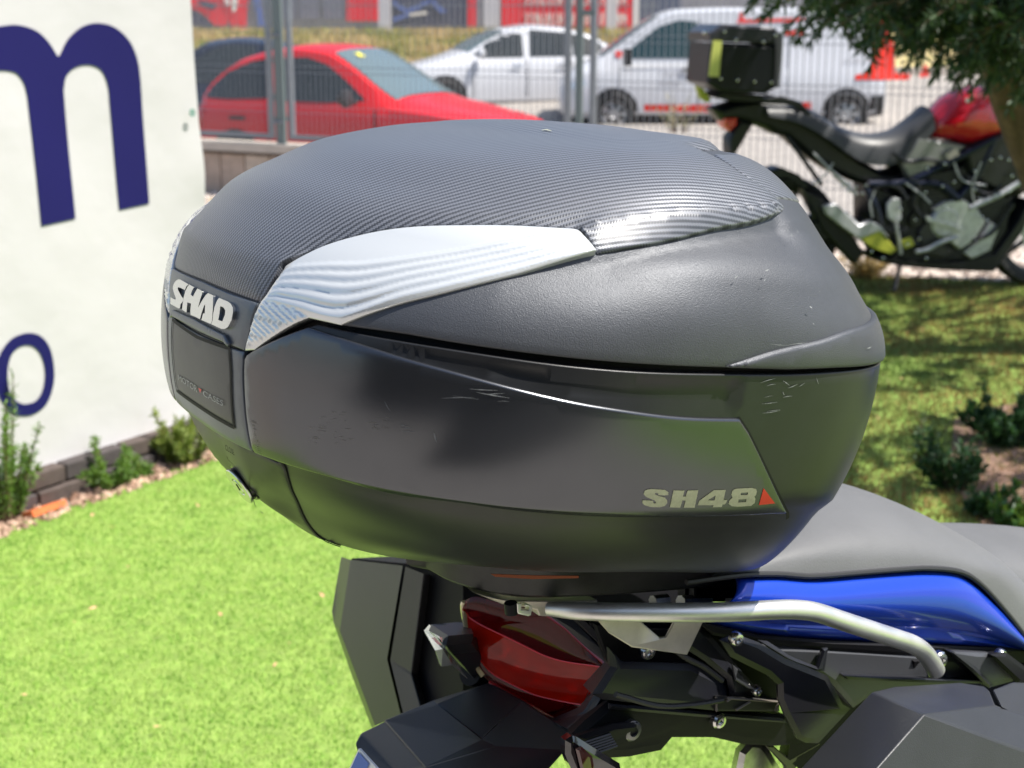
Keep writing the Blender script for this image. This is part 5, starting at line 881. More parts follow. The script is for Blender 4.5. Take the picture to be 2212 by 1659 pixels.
M_scuff = mat('dull_scuff_marks', (.20, .19, .16), .6, 0, noise=.6, nscale=900)
def lens_material():
    m = bpy.data.materials.new('clear_reflector_plastic'); m.use_nodes = True; b = m.node_tree.nodes['Principled BSDF']
    b.inputs['Base Color'].default_value = (.74, .76, .75, 1); b.inputs['Metallic'].default_value = .4; b.inputs['Roughness'].default_value = .22
    b.inputs['Coat Weight'].default_value = 1; b.inputs['Coat Roughness'].default_value = .04
    return m
M_lens = lens_material()
def carbon_material():
    m = bpy.data.materials.new('carbon_weave'); m.use_nodes = True; nt = m.node_tree; b = nt.nodes['Principled BSDF']; L = nt.links.new
    uv = node(nt, 'ShaderNodeUVMap'); uv.uv_map = 'UVMap'; sx = node(nt, 'ShaderNodeSeparateXYZ'); L(uv.outputs[0], sx.inputs[0])
    def M(op, a, c=None, c3=None):
        n = node(nt, 'ShaderNodeMath', operation=op)
        for i, v in enumerate((a, c, c3)):
            if v is None: continue
            if isinstance(v, (int, float)): n.inputs[i].default_value = v
            else: L(v, n.inputs[i])
        return n.outputs[0]
    cell = .00178
    u = M('DIVIDE', M('ADD', sx.outputs[0], sx.outputs[1]), cell * 1.4142); v = M('DIVIDE', M('SUBTRACT', sx.outputs[1], sx.outputs[0]), cell * 1.4142)
    iu, iv = M('FLOOR', u), M('FLOOR', v); q = M('MODULO', M('ADD', M('ADD', iu, iv), 4000), 4); over = M('LESS_THAN', q, 1.5)
    fu, fv = M('SUBTRACT', u, iu), M('SUBTRACT', v, iv)
    # each tow is a rounded strip: along x where it lies over, along y where under
    hu = M('SINE', M('MULTIPLY', fu, math.pi)); hv = M('SINE', M('MULTIPLY', fv, math.pi))
    ph = M('ADD', M('ADD', u, v), 0); ph = M('MODULO', M('ADD', ph, 4000), 4)
    mx = node(nt, 'ShaderNodeMix', data_type='FLOAT'); L(over, mx.inputs[0]); L(hu, mx.inputs[2]); L(hv, mx.inputs[3]); hgt = M('MULTIPLY_ADD', mx.outputs[0], .8, M('MULTIPLY', over, .5))
    bp = node(nt, 'ShaderNodeBump'); bp.inputs['Strength'].default_value = .5; bp.inputs['Distance'].default_value = .0003; L(hgt, bp.inputs['Height']); L(bp.outputs[0], b.inputs['Normal'])
    cm = node(nt, 'ShaderNodeMix', data_type='RGBA'); L(over, cm.inputs[0]); cm.inputs[6].default_value = (.06, .065, .075, 1); cm.inputs[7].default_value = (.19, .20, .225, 1)  # sheen of warp against weft put into the two tow colours
    L(cm.outputs[2], b.inputs['Base Color']); b.inputs['Roughness'].default_value = .42; b.inputs['Metallic'].default_value = .3
    b.inputs['Coat Weight'].default_value = .25; b.inputs['Coat Roughness'].default_value = .3
    return m
M_carbon = carbon_material()

CASE = empty('top_case', toW(np.array([[.25, 0, -.18]]))[0], 'large dark grey top case with carbon patterned lid and clear side reflectors', 'top case')
# ---- lines read off the case
c_platebot = crv((0, 2.63, 'p'), (533, 757), smooth=False)
c_lens_bot = crv((534.5, 757.5), (555, 756), (597, 726), (641, 700), (671, 687.5), smooth=False)
c_lens_bot2 = crv((671, 687.5), (739.9, 703), smooth=False)
c_lens_low = crv((739.9, 703), (865, 658), (960, 634.7), (1099, 600), (1186, 574), (1287, 544.4))
c_lens_top = crv((1287, 544.4), (1262, 515), (1244.8, 501), (1203, 497.5), (1099, 492.3), (987, 492), (894.6, 495), (805.4, 507), (716, 531), (656.6, 557.5), (622.3, 577.4))
c_lens_left = crv((622.3, 577.4), (609, 598), (582, 637), (564.3, 661), (543.5, 720), (534.5, 757.5))
c_lid_low = crv((739.9, 703), (865, 720), (987, 741), (1207, 771), (1372, 786), (1537, 794), (1700, 797), (1800, 793), (1898, 781))
front_lid = crv((2.45, 3.03, 'p'), (2.8, 3.03, 'p'), (math.pi, 3.03, 'p'), smooth=False)
c_tub_top = crv((686, 701), (776, 721), (987, 757), (1207, 789), (1372, 804), (1537, 809), (1703, 809), (1800, 804), (1897, 786))
front_tub = crv((2.45, 2.965, 'p'), (2.8, 2.965, 'p'), (math.pi, 2.965, 'p'), smooth=False)
c_pan_top = crv((671.4, 707), (775.6, 741), (879.8, 773.9), (987.5, 803.6), (1207, 860), (1339, 883.3), (1471, 899.5), (1593.8, 903))
c_pan_right = crv((1593.8, 903), (1613.6, 932.5), (1697, 1105), smooth=False)
c_pan_bot = crv((1697, 1103), (1519, 1111), (1316.6, 1107), (1100, 1093), (987.5, 1079), (835, 1055), (686.3, 1019.3), (552.4, 974.7))
c_pan_left = crv((552.4, 974.7), (537.5, 891), (533, 800.6), (534.5, 768), smooth=False)
c_str_bot = crv((0, 1.90, 'p'), (495, 950), (560, 990), (597, 1007), (686, 1034), (835, 1076), (987, 1097), (1100, 1113), (1316, 1128), (1519, 1127), (1699, 1117))
c_str_top = crv((0, 1.965, 'p'), (496, 942), (552.4, 975), smooth=False)
J = lambda *a: np.concatenate([x if i == 0 else x[1:] for i, x in enumerate(a)])
rim = J(c_platebot, crv((533, 757), (534.5, 766), (671.4, 705), smooth=False), crv((671.4, 705), (686, 701), smooth=False), c_tub_top, front_tub)
recess = J(c_tub_top[:28], crv((1553, 811), (1593.8, 903), smooth=False), c_pan_top[::-1][1:], crv((671.4, 706), (686, 702), smooth=False))
lip_in = crv((1206.9, 496.4), (1256.5, 498), (1306, 488), (1405, 476.6), (1504.5, 468), (1620, 458), (1672, 450))
lip_out = crv((1287, 544.4), (1438, 515.5), (1537.5, 494), (1620, 480.5), (1672, 466))
rear_lip = crv((0, 3.30, 'p'), (.12, 3.34, 'p'), (618, 574.5), smooth=False)
shoulder = crv((1040, 634), (1099, 615.6), (1185.8, 587.8), (1290, 563.5), (1344, 553), (1471.4, 522.9), (1603.7, 501.4), (1690, 490))
P3 = lambda A: S(A[:, 0], A[:, 1])
sm = lambda x: x * x * (3 - 2 * x)
belt3 = P3(dens(c_str_bot, .01)); 
beltt = J(c_str_bot, crv((c_str_bot[-1][0], c_str_bot[-1][1], 'p'), (2.4, 1.75, 'p'), (math.pi, 1.75, 'p'), smooth=False))
def belt_t(ps): return np.interp(np.abs(ps), beltt[:, 0], beltt[:, 1])
recQ = toch(dens(recess, .01), 'b'); recP = P3(dens(recess, .006))
def tub_prof(P, A, d):
    A = A.copy(); ps = np.abs(A[:, 0]); tb = belt_t(ps); f = np.clip((A[:, 1] - tb) / .17, 0, 1); off = -.0055 * (1 - f)
    A[:, 0] = np.abs(A[:, 0]); k = inpoly(toch(A, 'b'), recQ); Pa = P.copy(); Pa[:, 1] = -np.abs(Pa[:, 1])
    off -= np.where(k, .0035 * sm(np.clip(dseg(Pa, recP, True) / .008, 0, 1)), 0)
    return off
panel('tub', rim, M_tub, CASE, 'b', 0, .0012, .006, .0075, symm=True, prof=tub_prof, extra=[recess])
panel('gasket', crv((0, 3.5, 'p'), (1.5, 3.5, 'p'), (math.pi, 3.5, 'p'), smooth=False), M_gap, CASE, 'b', -.009, 0, .001, .015, symm=True)
# ---- lid
wedge = J(crv((1567, 791), (1669.8, 757.6), (1769, 734.5), (1835, 711.3), (1884.7, 678.3)), crv((1884.7, 678.3), (2.5, 3.55, 'p'), (math.pi, 3.6, 'p'), (math.pi, 3.0, 'p'), (1898, 784), (1700, 799), (1567, 796), smooth=False)[1:])
wedQ = toch(dens(wedge, .01), 'a'); shd3 = P3(dens(shoulder, .006))
bandP = J(shoulder, c_lens_low[::-1][:0] if False else shoulder[-1:])
def lid_prof(P, A, d):
    Pa = P.copy(); Pa[:, 1] = -np.abs(Pa[:, 1]); A = A.copy(); A[:, 0] = np.abs(A[:, 0])
    ds = dseg(Pa, shd3); sgn = np.zeros(len(P)); tsh = np.interp(A[:, 0], np.sort(shoulder[:, 0]), shoulder[np.argsort(shoulder[:, 0]), 1]); below = A[:, 1] < tsh
    f = np.interp(A[:, 0], [.9, 1.15, 1.9, 2.3], [0, 1, 1, 0])
    off = -np.where(below, .0065 * np.exp(-(ds / .024) ** 1.4), .0065 * np.exp(-(ds / .012) ** 1.6)) * f
    return off
lid_edge = J(c_platebot, c_lens_bot, c_lens_bot2, c_lid_low, front_lid)
panel('lid', lid_edge, M_lid, CASE, 'a', 0, .0015, .008, .0045, symm=True, prof=lid_prof, extra=[shoulder])
wedge_p = J(wedge[:16], crv((1884.7, 678.3), (2.35, 3.6, 'p'), (2.7, 3.7, 'p'), (3.0, 3.7, 'p'), (3.0, 3.035, 'p'), (2.6, 3.035, 'p'), (2.3, 3.035, 'p'), (1898, 782), (1800, 794), (1700, 797.5), (1575, 794), smooth=False))
for mir in (False, True): panel('lid_corner', wedge_p, M_lid, CASE, 'a', .0034, .0030, .005, .006, mirror=mir)
c_carb_top = crv((1690, 445), (1664.5, 420.6), (1605, 381), (1545.5, 345), (1505.7, 325))
cf_end = c_carb_top[-1]
carb = J(crv((0, 3.0, 'p'), (562.8, 653.5), smooth=False), crv((562.8, 653.5), (580, 633), (607, 592), (620, 574)), crv((620, 574), (655, 554), (715, 527), (805, 503), (894, 491), (987, 488), (1099, 488.5), (1203, 493.5), (1246, 497.5)), crv((1246, 497.5), (1266, 514), (1291, 543), smooth=False), lip_out, crv((1672, 466), (1690, 456), (1691, 446)), c_carb_top[1:], crv((cf_end[0], cf_end[1], 'p'), (2.75, 7.55, 'p'), (math.pi, 7.5, 'p'), smooth=False))
li3 = P3(dens(lip_in, .005)); lo3 = P3(dens(lip_out, .005)); rl3 = P3(dens(rear_lip, .005)); re3 = P3(dens(crv((0, 3.0, 'p'), (562.8, 653.5), (585, 625), smooth=False), .005))
_sh = lambda A, d: A - np.array([0, d]); lipQ = toch(dens(J(lip_in, np.array([[2.1, 5.5]]), _sh(lip_out[::-1], .25), _sh(lip_in[:1], .25)), .005), 'a'); rlipQ = toch(dens(J(rear_lip, _sh(crv((618, 574.5), (562.8, 653.5), (0, 3.0, 'p'), smooth=False), .2)), .005), 'a')
def carb_prof(P, A, d):
    Pa = P.copy(); Pa[:, 1] = -np.abs(Pa[:, 1]); A = A.copy(); A[:, 0] = np.abs(A[:, 0]); Q = toch(A, 'a')
    nl_ = np.minimum(dseg(Pa, li3), 9); H_ = .0048 + .0062 * np.exp(-nl_ / .035)
    off = np.full(len(P), .0048)
    k = inpoly(Q, lipQ); a, b = dseg(Pa, lo3), dseg(Pa, li3); off = np.where(k, .0048 - .0075 * np.minimum(1, (a + b) / .014) * b / (a + b + 1e-9), off)
    k2 = inpoly(Q, rlipQ); a, b = dseg(Pa, re3), dseg(Pa, rl3); off = np.where(k2, .0048 * a / (a + b + 1e-9), off)
    k3 = ~(k | k2); off = np.where(k3, .0048 * sm(np.clip(d / .010, 0, 1)) * .6 + .0048 * .4 * np.clip(d / .03, 0, 1), off)
    near = dseg(Pa, rl3); off = np.where(k3 & (near < .02), np.maximum(off, .0048 * (1 - near / .02)), off)
    return off
UVF = lambda V: np.stack([V[:, 0] * 1.0 + V[:, 2] * .9, -V[:, 1] - (V[:, 2] - .1) * .9 * np.tanh(-V[:, 1] / .12)], 1)
panel('carbon_cover', carb, M_carbon, CASE, 'a', .0012, .001, .005, .006, symm=True, prof=carb_prof, extra=[lip_in, rear_lip], uvf=UVF)
# textured front hump beyond the cover
hump = J(crv((1726, 441), (1690, 400), (1610, 352), (1560, 330), smooth=True), crv((1560, 330), (2.7, 7.0, 'p'), (math.pi, 7.0, 'p'), (math.pi, 4.6, 'p'), (2.7, 4.6, 'p'), (2.35, 5.0, 'p'), (1726, 441), smooth=False)[1:])
c_carb_top = c_carb_top[5:]; ci = c_carb_top - np.array([0, .20]); co = c_carb_top - np.stack([np.zeros(len(c_carb_top)), np.linspace(.26, 1.75, len(c_carb_top))], 1)
pad_ = J(np.array([[math.pi, 7.3], [2.75, 7.35]]), ci[::-1], co[:1], co, np.array([[2.75, 5.7], [math.pi, 5.65]]))
panel('front_pad', pad_, M_carbon, CASE, 'a', .0014, .0020, .004, .005, symm=True, uvf=UVF)
# ---- reflectors
lens_poly = J(c_lens_bot, c_lens_bot2, c_lens_low, c_lens_top, c_lens_left)
rid_top = crv((612, 592), (638.7, 577), (716, 571), (805, 568), (960, 548), (1099, 523.6), (1203, 509.7), (1262, 515)); rid_bot = crv((571, 651), (640, 672), (739.9, 700), (865, 656), (960, 633), (1099, 598), (1186, 572.5), (1285, 543.5))
rt3, rb3 = P3(dens(rid_top, .004)), P3(dens(rid_bot, .004)); ridQ = toch(dens(J(rid_top, rid_bot[::-1]), .004), 'a')
tri = crv((571, 651), (640, 672), (671, 688), (597, 727), (534.5, 757), (545, 715), smooth=False); triQ = toch(tri, 'a'); tA, tB = P3(tri[:1])[0], P3(tri[4:5])[0]
def lens_prof(P, A, d):
    Pa = P.copy(); Pa[:, 1] = -np.abs(Pa[:, 1]); A = A.copy(); A[:, 0] = np.abs(A[:, 0]); Q = toch(A, 'a'); off = np.zeros(len(P))
    k = inpoly(Q, ridQ); tt_ = np.interp(A[:, 0], rid_top[:, 0], rid_top[:, 1]); tb_ = np.interp(A[:, 0], rid_bot[:, 0], rid_bot[:, 1]); w = np.maximum(.02, tt_ - tb_); s = np.clip((tt_ - A[:, 1]) / w, 0, 1); w = w * .035; nr = 5.0
    off = np.where(k, np.minimum(.0034, w * .075) * (1 - np.abs(((s * nr) % 1) * 2 - 1) ** 1.4) * np.clip(d / .003, 0, 1), off)
    k2 = inpoly(Q, triQ); ax = (tB - tA) / np.linalg.norm(tB - tA); s2 = ((Pa - tA) @ ax) / np.linalg.norm(tB - tA)
    off = np.where(k2, .0014 * np.abs(((s2 * 11) % 1) * 2 - 1) * np.clip(d / .003, 0, 1), off)
    return off
for mir in (False, True): panel('reflector', lens_poly, M_lens, CASE, 'a', .0026, .0008, .006, .0014, mirror=mir, prof=lens_prof)
# ---- logo plate, rear frame, insert, strip, side panels
plate = J(crv((0, 2.99, 'p'), (562, 656), smooth=False), crv((562, 656), (545, 712), (533, 756), smooth=False), crv((533, 756), (0, 2.64, 'p'), smooth=False))
panel('logo_plate', plate, M_frame, CASE, 'a', .003, .001, .006, .006, symm=True)
tab = J(crv((0, 2.715, 'p'), (.19, 2.70, 'p'), (508, 742), smooth=False), crv((508, 742), (505, 748), (.19, 2.655, 'p'), (0, 2.665, 'p'), smooth=False))
panel('opening_tab', tab, M_frame, CASE, 'a', .006, .001, .006, .002, symm=True)
frame_ = J(crv((0, 2.62, 'p'), (532, 760), smooth=False), crv((532, 760), (532.5, 768), (531, 800.6), (535.5, 891), (550, 973), smooth=False), crv((550, 973), (0, 1.97, 'p'), smooth=False))
panel('rear_frame', frame_, M_frame, CASE, 'b', .0028, .0012, .006, .006, symm=True)
ins = J(crv((0, 2.605, 'p'), (504.8, 752), smooth=False), crv((504.8, 752), (508, 800), (515, 921), smooth=False), crv((515, 921), (0, 2.133, 'p'), smooth=False))
panel('insert', ins, M_insert, CASE, 'b', .0032, .0006, .003, .006, symm=True)
ii = sym(ins); ribbon('insert_gap', dens(np.concatenate([ii, ii[:1]]), .004), .0028, M_gap, CASE, .0037, param=True)
strip = J(c_str_top, c_pan_bot[::-1][0:1] * 0 + c_str_top[-1:], c_pan_bot[::-1], c_str_bot[::-1][:1], c_str_bot[::-1])
def strip_prof(P, A, d):
    ps = np.abs(A[:, 0]); tb = belt_t(ps); f = np.clip((A[:, 1] - tb) / .17, 0, 1); return -.0055 * (1 - f)
panel('bevel_strip', strip, M_panel, CASE, 'b', .0006, .0003, .004, .004, symm=True, prof=strip_prof)
side = J(crv((534.5, 768), (671.4, 707), smooth=False), c_pan_top, c_pan_right, c_pan_bot, c_pan_left)
for mir in (False, True): panel('side_panel', side, M_panel, CASE, 'b', .003, .0018, .006, .006, mirror=mir)
seam = [(552.4, 976), (597, 1007.4), (611, 1045), (626.8, 1084.8), (640, 1115), (656.6, 1144), (676, 1166), (701, 1183), (728, 1194)]
sm_ = crv(*seam)
lkp = J(crv((0, 1.87, 'p'), (500, 955), (560, 992), (595, 1009), smooth=False), sm_[1:], np.array([[sm_[-1][0], sm_[-1][1]], [0, .05]]))
def lk_prof(P, A, d): return .0105 * sm(np.clip(d / .05, 0, 1)) * np.clip((A[:, 1] - .1) / .5, 0, 1)
panel('lock_housing', lkp, M_tub, CASE, 'b', -.0042, .001, .004, .006, symm=True, prof=lk_prof)
ribbon('rear_seam', seam, .0028, M_gap, CASE, -.0046, smooth=True)
ribbon('side_seam', [(1593.8, 903), (1613.6, 932.5), (1700, 1108), (1700, 1119)], .003, M_gap, CASE, .0008, smooth=False)
ribbon('side_seam', [(533.5, 766), (531.8, 800), (536.3, 891), (551, 975)], .0024, M_gap, CASE, .0012, smooth=False)
# ---- raised maker's letters and printed marks
zs = (373.05, 592.5, .07936)
S_ = [(355, 168), (410, 180), (630, 303), (565, 365), (532, 450), (400, 388), (355, 378), (335, 400), (345, 450), (440, 620), (490, 680), (480, 740), (440, 800), (415, 820), (400, 925), (370, 942), (135, 815), (140, 640), (170, 655), (250, 700), (285, 700), (280, 650), (225, 500), (202, 420), (205, 360), (235, 270), (290, 205)]
HA = [(650, 310), (780, 380), (725, 470), (690, 575), (755, 625), (800, 530), (870, 415), (1010, 487), (1000, 560), (950, 700), (890, 930), (920, 870), (1010, 720), (1100, 590), (1160, 540), (1300, 600), (1295, 900), (1275, 1280), (1235, 1355), (985, 1245), (1030, 1075), (1075, 1075), (1085, 830), (1055, 870), (990, 1060), (945, 1225), (830, 1165), (690, 1110), (680, 1000), (690, 900), (700, 810), (600, 775), (575, 1048), (455, 965), (470, 830), (500, 640), (545, 480), (600, 370)]
D_ = [(1460, 670), (1700, 770), (1780, 830), (1830, 930), (1835, 1050), (1800, 1250), (1700, 1440), (1620, 1490), (1530, 1490), (1250, 1360), (1290, 1260), (1300, 1100), (1340, 900), (1405, 740)]
Dh = [(1495, 885), (1580, 920), (1630, 1000), (1620, 1120), (1550, 1290), (1440, 1250), (1470, 1100)]
for L, H in ((S_, ()), (HA, ()), (D_, (Dh,))): on_case('logo_letter', L, M_chrome, CASE, .0028, H, thick=.0030, gs=4, sc=zs, bevm=.0007)
zq = (1371.5, 1031.4, .14881)
for L, H in (([(210, 128), (400, 140), (450, 175), (450, 215), (390, 220), (310, 215), (300, 190), (265, 180), (258, 205), (290, 220), (400, 250), (435, 290), (435, 330), (400, 370), (330, 388), (200, 385), (110, 360), (78, 330), (80, 287), (140, 290), (230, 295), (235, 330), (262, 335), (275, 315), (250, 290), (130, 240), (95, 200), (110, 155), (150, 135)], ()),
             ([(525, 148), (685, 152), (660, 235), (700, 238), (728, 152), (882, 145), (832, 395), (675, 395), (700, 295), (655, 292), (625, 395), (473, 390)], ()),
             ([(1110, 145), (1280, 143), (1250, 285), (1302, 285), (1290, 325), (1270, 348), (1235, 350), (1225, 385), (1097, 390), (1105, 360), (877, 360), (895, 300)], ([(1020, 292), (1135, 220), (1120, 290)],)),
             ([(1440, 125), (1650, 113), (1720, 130), (1730, 165), (1720, 215), (1695, 240), (1712, 275), (1700, 330), (1650, 370), (1450, 383), (1370, 375), (1325, 340), (1330, 300), (1380, 250), (1362, 210), (1375, 160), (1400, 135)], ([(1500, 185), (1605, 177), (1595, 213), (1497, 218)], [(1470, 280), (1582, 272), (1575, 315), (1460, 322)]))):
    on_case('printed_letter', L, M_print, CASE, .0033, H, sc=zq)
on_case('printed_triangle', [(1828, 118), (1995, 335), (1762, 360)], M_redprint, CASE, .0033, sc=zq)
def text2d(txt, bold=0.0, font=None):
    c = bpy.data.curves.new('text', 'FONT'); c.body = txt; c.size = 1; c.offset = bold; c.resolution_u = 3
    o = bpy.data.objects.new('text', c); COL.objects.link(o); dg = bpy.context.evaluated_depsgraph_get(); me = bpy.data.meshes.new_from_object(o.evaluated_get(dg))
    V = np.array([v.co[:2] for v in me.vertices]); F = [tuple(p.vertices) for p in me.polygons]
    bpy.data.objects.remove(o); bpy.data.curves.remove(c); bpy.data.meshes.remove(me)
    V = V - V.min(0); V = V / V.max(0); return V, F
def text_case(name, txt, quad, material, h, bold=0.0):     # quad: TL, TR, BR, BL in pixels
    V, F = text2d(txt, bold); q = np.array(quad, float); u, v = V[:, :1], V[:, 1:]
    px = (q[3] * (1 - u) + q[2] * u) * (1 - v) + (q[0] * (1 - u) + q[1] * u) * v
    A = inv(px); P, N = SN(A[:, 0], A[:, 1]); W = P + N * h
    c0 = np.array([f[:3] for f in F]); fn = np.cross(W[c0[:, 1]] - W[c0[:, 0]], W[c0[:, 2]] - W[c0[:, 0]]); fl = (fn * N[c0[:, 0]]).sum(1) < 0
    return part(name, toW(W), [tuple(reversed(f)) if x else f for f, x in zip(F, fl)], material, CASE)
zl = lambda x, y: (373.05 + x * .06613, 790 + y * .06613)
text_case('printed_label', 'MOTOR', [zl(330, 255), zl(960, 640), zl(960, 850), zl(350, 440)], M_greyprint, .0040)
text_case('printed_label', 'CASES', [zl(1150, 770), zl(1810, 1110), zl(1800, 1290), zl(1160, 950)], M_greyprint, .0040)
on_case('printed_heart', [zl(1000, 690), zl(1110, 750), zl(1060, 860)], M_redprint, CASE, .0040)
zk = lambda x, y: (471.8 + x * .09919, 943.6 + y * .09919)
text_case('moulded_word', 'CLOSE', [zk(220, 120), zk(400, 240), zk(425, 360), zk(225, 240)], M_gap, .003, .02)
text_case('moulded_word', 'OPEN', [zk(880, 1150), zk(1060, 1240), zk(1100, 1350), zk(920, 1230)], M_gap, .001, .02)
ribbon('moulded_line', [zk(335, 330), zk(360, 395), zk(480, 510), zk(650, 730), zk(800, 990), zk(880, 1180), zk(990, 1470), zk(1100, 1550)], .0012, M_gap, CASE, .0062, smooth=True)
# lock barrel
aL = np.array([.06, 1.0]); PL, NL = SN([aL[0]], [aL[1]]); PL, NL = toW(PL + NL * .019)[0], (NL @ FM)[0]
dL = toW(PL * 0)[0] if False else None; rL = ray(531.3, 1039.8); CL = EYE + rL * ((PL - EYE) @ cf); vL = -rL / np.linalg.norm(rL); NL = .36 * vL + .93 * (-.80 * cr - .60 * cu); NL /= np.linalg.norm(NL); CL = CL - NL * .004
V, F = lathe([(.0, -.012), (.0185, -.012), (.0185, .003), (.0165, .006), (.0150, .0062), (.0150, .0085), (.0143, .0092), (0.0, .0092)], 40, NL, CL)
lk = MB().add(V, F).build('lock_ring', mat('black_gloss_plastic', (.01, .01, .012), .15), CASE, angle=30)
V, F = lathe([(.0, .0093), (.0155, .0093), (.0160, .0100), (.0160, .0108), (.0155, .0114), (.0080, .0114), (.0076, .0108), (.0070, .0108), (.0066, .0116), (0, .0116)], 40, NL, CL)
lb = MB().add(V, F).build('lock_barrel', M_chrome, CASE, angle=30)
e1 = np.cross(NL, (0, 0, 1)); e1 /= np.linalg.norm(e1); e2 = np.cross(NL, e1)
kk = MB(); kk.box(CL + NL * .0116, (.0012, .006, .0008), np.stack([e1, e2, NL], 1)); kk.build('keyhole', M_gap, CASE, angle=0)
# ---- wear: scratches and scuffs
sr = random.Random(5)
def scr(x, y, dx, dy, w, m=M_scratch, h=.0033): ribbon('scratch', [(x, y), (x + dx * .5 + sr.uniform(-1, 1), y + dy * .5 + sr.uniform(-1, 1)), (x + dx, y + dy)], [w * .1, w * sr.uniform(.4, .8), w * .15], m, CASE, h)
for x, y, dx, dy, w in ((1015, 838, 60, 3, .0008), (1030, 845, 70, 12, .0010), (1045, 850, 45, -3, .0007), (980, 852, 55, 8, .0006), (955, 858, 70, -2, .0006), (1075, 864, 25, 1, .0006), (940, 930, 6, 22, .0012), (835, 865, 14, 22, .0008), (866, 915, 20, 3, .0006), (868, 921, 26, 2, .0007), (870, 928, 30, 1, .0006)):
    scr(x, y, dx, dy, w)
for k in range(30):
    x, y = sr.uniform(668, 755), sr.uniform(888, 955); scr(x, y, sr.uniform(5, 16), sr.uniform(-2, 3), .0004, M_scuff)
for k in range(14):
    x, y = sr.uniform(790, 850), sr.uniform(888, 925); scr(x, y, sr.uniform(6, 16), sr.uniform(-1, 1), .0004, M_scuff)
for k in range(16):
    scr(548 + k * .9, 905 + k * 4.6, 8 + sr.uniform(0, 8), 4, .0005, M_scuff)
for x, y, dx, dy, w in ((1642, 826, 32, -9, .0009), (1655, 833, 20, -4, .0006), (1690, 822, 14, 10, .0012), (1700, 838, 22, -9, .0010), (1725, 835, 12, -8, .001), (1690, 845, 3, 8, .001), (1650, 858, 18, -4, .0007), (1644, 872, 34, -4, .0008), (1646, 892, 38, -6, .0010), (1655, 888, 30, -4, .0006), (1762, 815, 5, 14, .001), (1690, 858, 20, -3, .0008)):
    scr(x, y, dx, dy, w, h=.0006)
for x, y, dx, dy, w in ((1580, 604, 8, -6, .0018), (1643, 590, 8, -2, .0016), (1640, 612, 4, -5, .0012), (1738, 665, 6, 4, .002), (1758, 632, 2, 3, .001), (1745, 700, 4, 2, .0012), (1690, 500, 4, 10, .0008), (1700, 512, 3, 8, .0008), (1711, 503, 3, 9, .0008), (1654, 741, 40, 3, .0006), (1694, 743, 40, -4, .0007), (1734, 740, 12, 2, .0006), (1655, 518, 3, 3, .0008), (1860, 752, 10, -3, .0014), (1240, 640, 2, 5, .0015)):
    scr(x, y, dx, dy, w, h=.0030 if x < 1600 else .0045)
ribbon('leaf_scrap', [(1172, 300), (1180, 298.5), (1192, 301)], [.001, .003, .001], M_print, CASE, .0068)
# ================================================================== the near motorcycle that carries the case
def lc(P): return (np.asarray(P, float) - CT) @ FM.T           # world -> bike frame
def by(px, py, yc): return on_plane(px, py, CT + FM[1] * yc, FM[1])
def bx(px, py, xc): return on_plane(px, py, CT + FM[0] * xc, FM[0])
def bz(px, py, zc): return on_plane(px, py, CT + FM[2] * zc, FM[2])
def mirr(P): Q = lc(P); Q[..., 1] *= -1; return toW(Q)
BX, BY, BZ = FM
NB = empty('motorcycle', tuple(toW(np.array([[.5, 0, 0]]))[0] * [1, 1, 0]), 'black and blue motorcycle in the foreground carrying the large dark top case', 'motorcycle')
B_blk = mat('black_textured_fairing', (.017, .018, .024), .42, 0, bump=.35, bscale=1100, noise=.12, nscale=12); B_dk = mat('deep_black_plastic', (.006, .006, .008), .6, 0, spec=.25, bump=.3, bscale=1000); B_gry = mat('dark_grey_fairing', (.060, .063, .070), .42, .1, bump=.35, bscale=1000)
B_alu = mat('satin_aluminium_tube', (.78, .77, .73), .42, .9, bump=.05, bscale=700, noise=.05, nscale=60, rvar=.06); B_plate = mat('beige_anodised_plate', (.60, .56, .47), .45, .5, noise=.12, nscale=40, rvar=.08)
B_blue = mat('blue_side_paint', (.008, .055, .52), .28, .25, coat=.6, bump=.05, bscale=1500); B_seat = mat('grey_black_seat_vinyl', (.13, .133, .138), .55, 0, bump=.5, bscale=650, noise=.08, nscale=10); B_bolt = mat('plated_bolt', (.66, .65, .62), .2, 1.)
def bprism(name, pts, w, m, yc=None, bev=.003, parent=None, d=None, ang=35):
    P = [by(p[0], p[1], p[2] if len(p) > 2 else yc) for p in pts]
    if d is None: d = np.mean(P, 0) - EYE; d = d / np.linalg.norm(d) + BY * .35; d /= np.linalg.norm(d)
    mb = MB(); mb.prism(P, d * w, bev); return mb.build(name, m, parent or NB, angle=ang)
def bfacets(name, V, F, m, parent=None, thick=0.0, ang=12):      # faceted skin, closed behind
    V = np.array(V, float); mb = MB(); mb.add(V, F)
    if thick:
        n = len(V); mb = MB(); dv = V.mean(0) - EYE; dv /= np.linalg.norm(dv); B = V + dv * thick; ed = {}
        for f in F:
            for i in range(len(f)): ed[(f[i], f[(i + 1) % len(f)])] = 1
        rim_ = [(a, b) for a, b in ed if (b, a) not in ed]; mb.add(np.concatenate([V, B]), list(F) + [tuple(i + n for i in reversed(f)) for f in F] + [(b, a, a + n, b + n) for a, b in rim_])
    o = mb.build(name, m, parent or NB, angle=ang)
    md = o.modifiers.new('edge', 'BEVEL'); md.width = .0016; md.segments = 2; md.limit_method = 'ANGLE'; md.angle_limit = math.radians(ang); return o
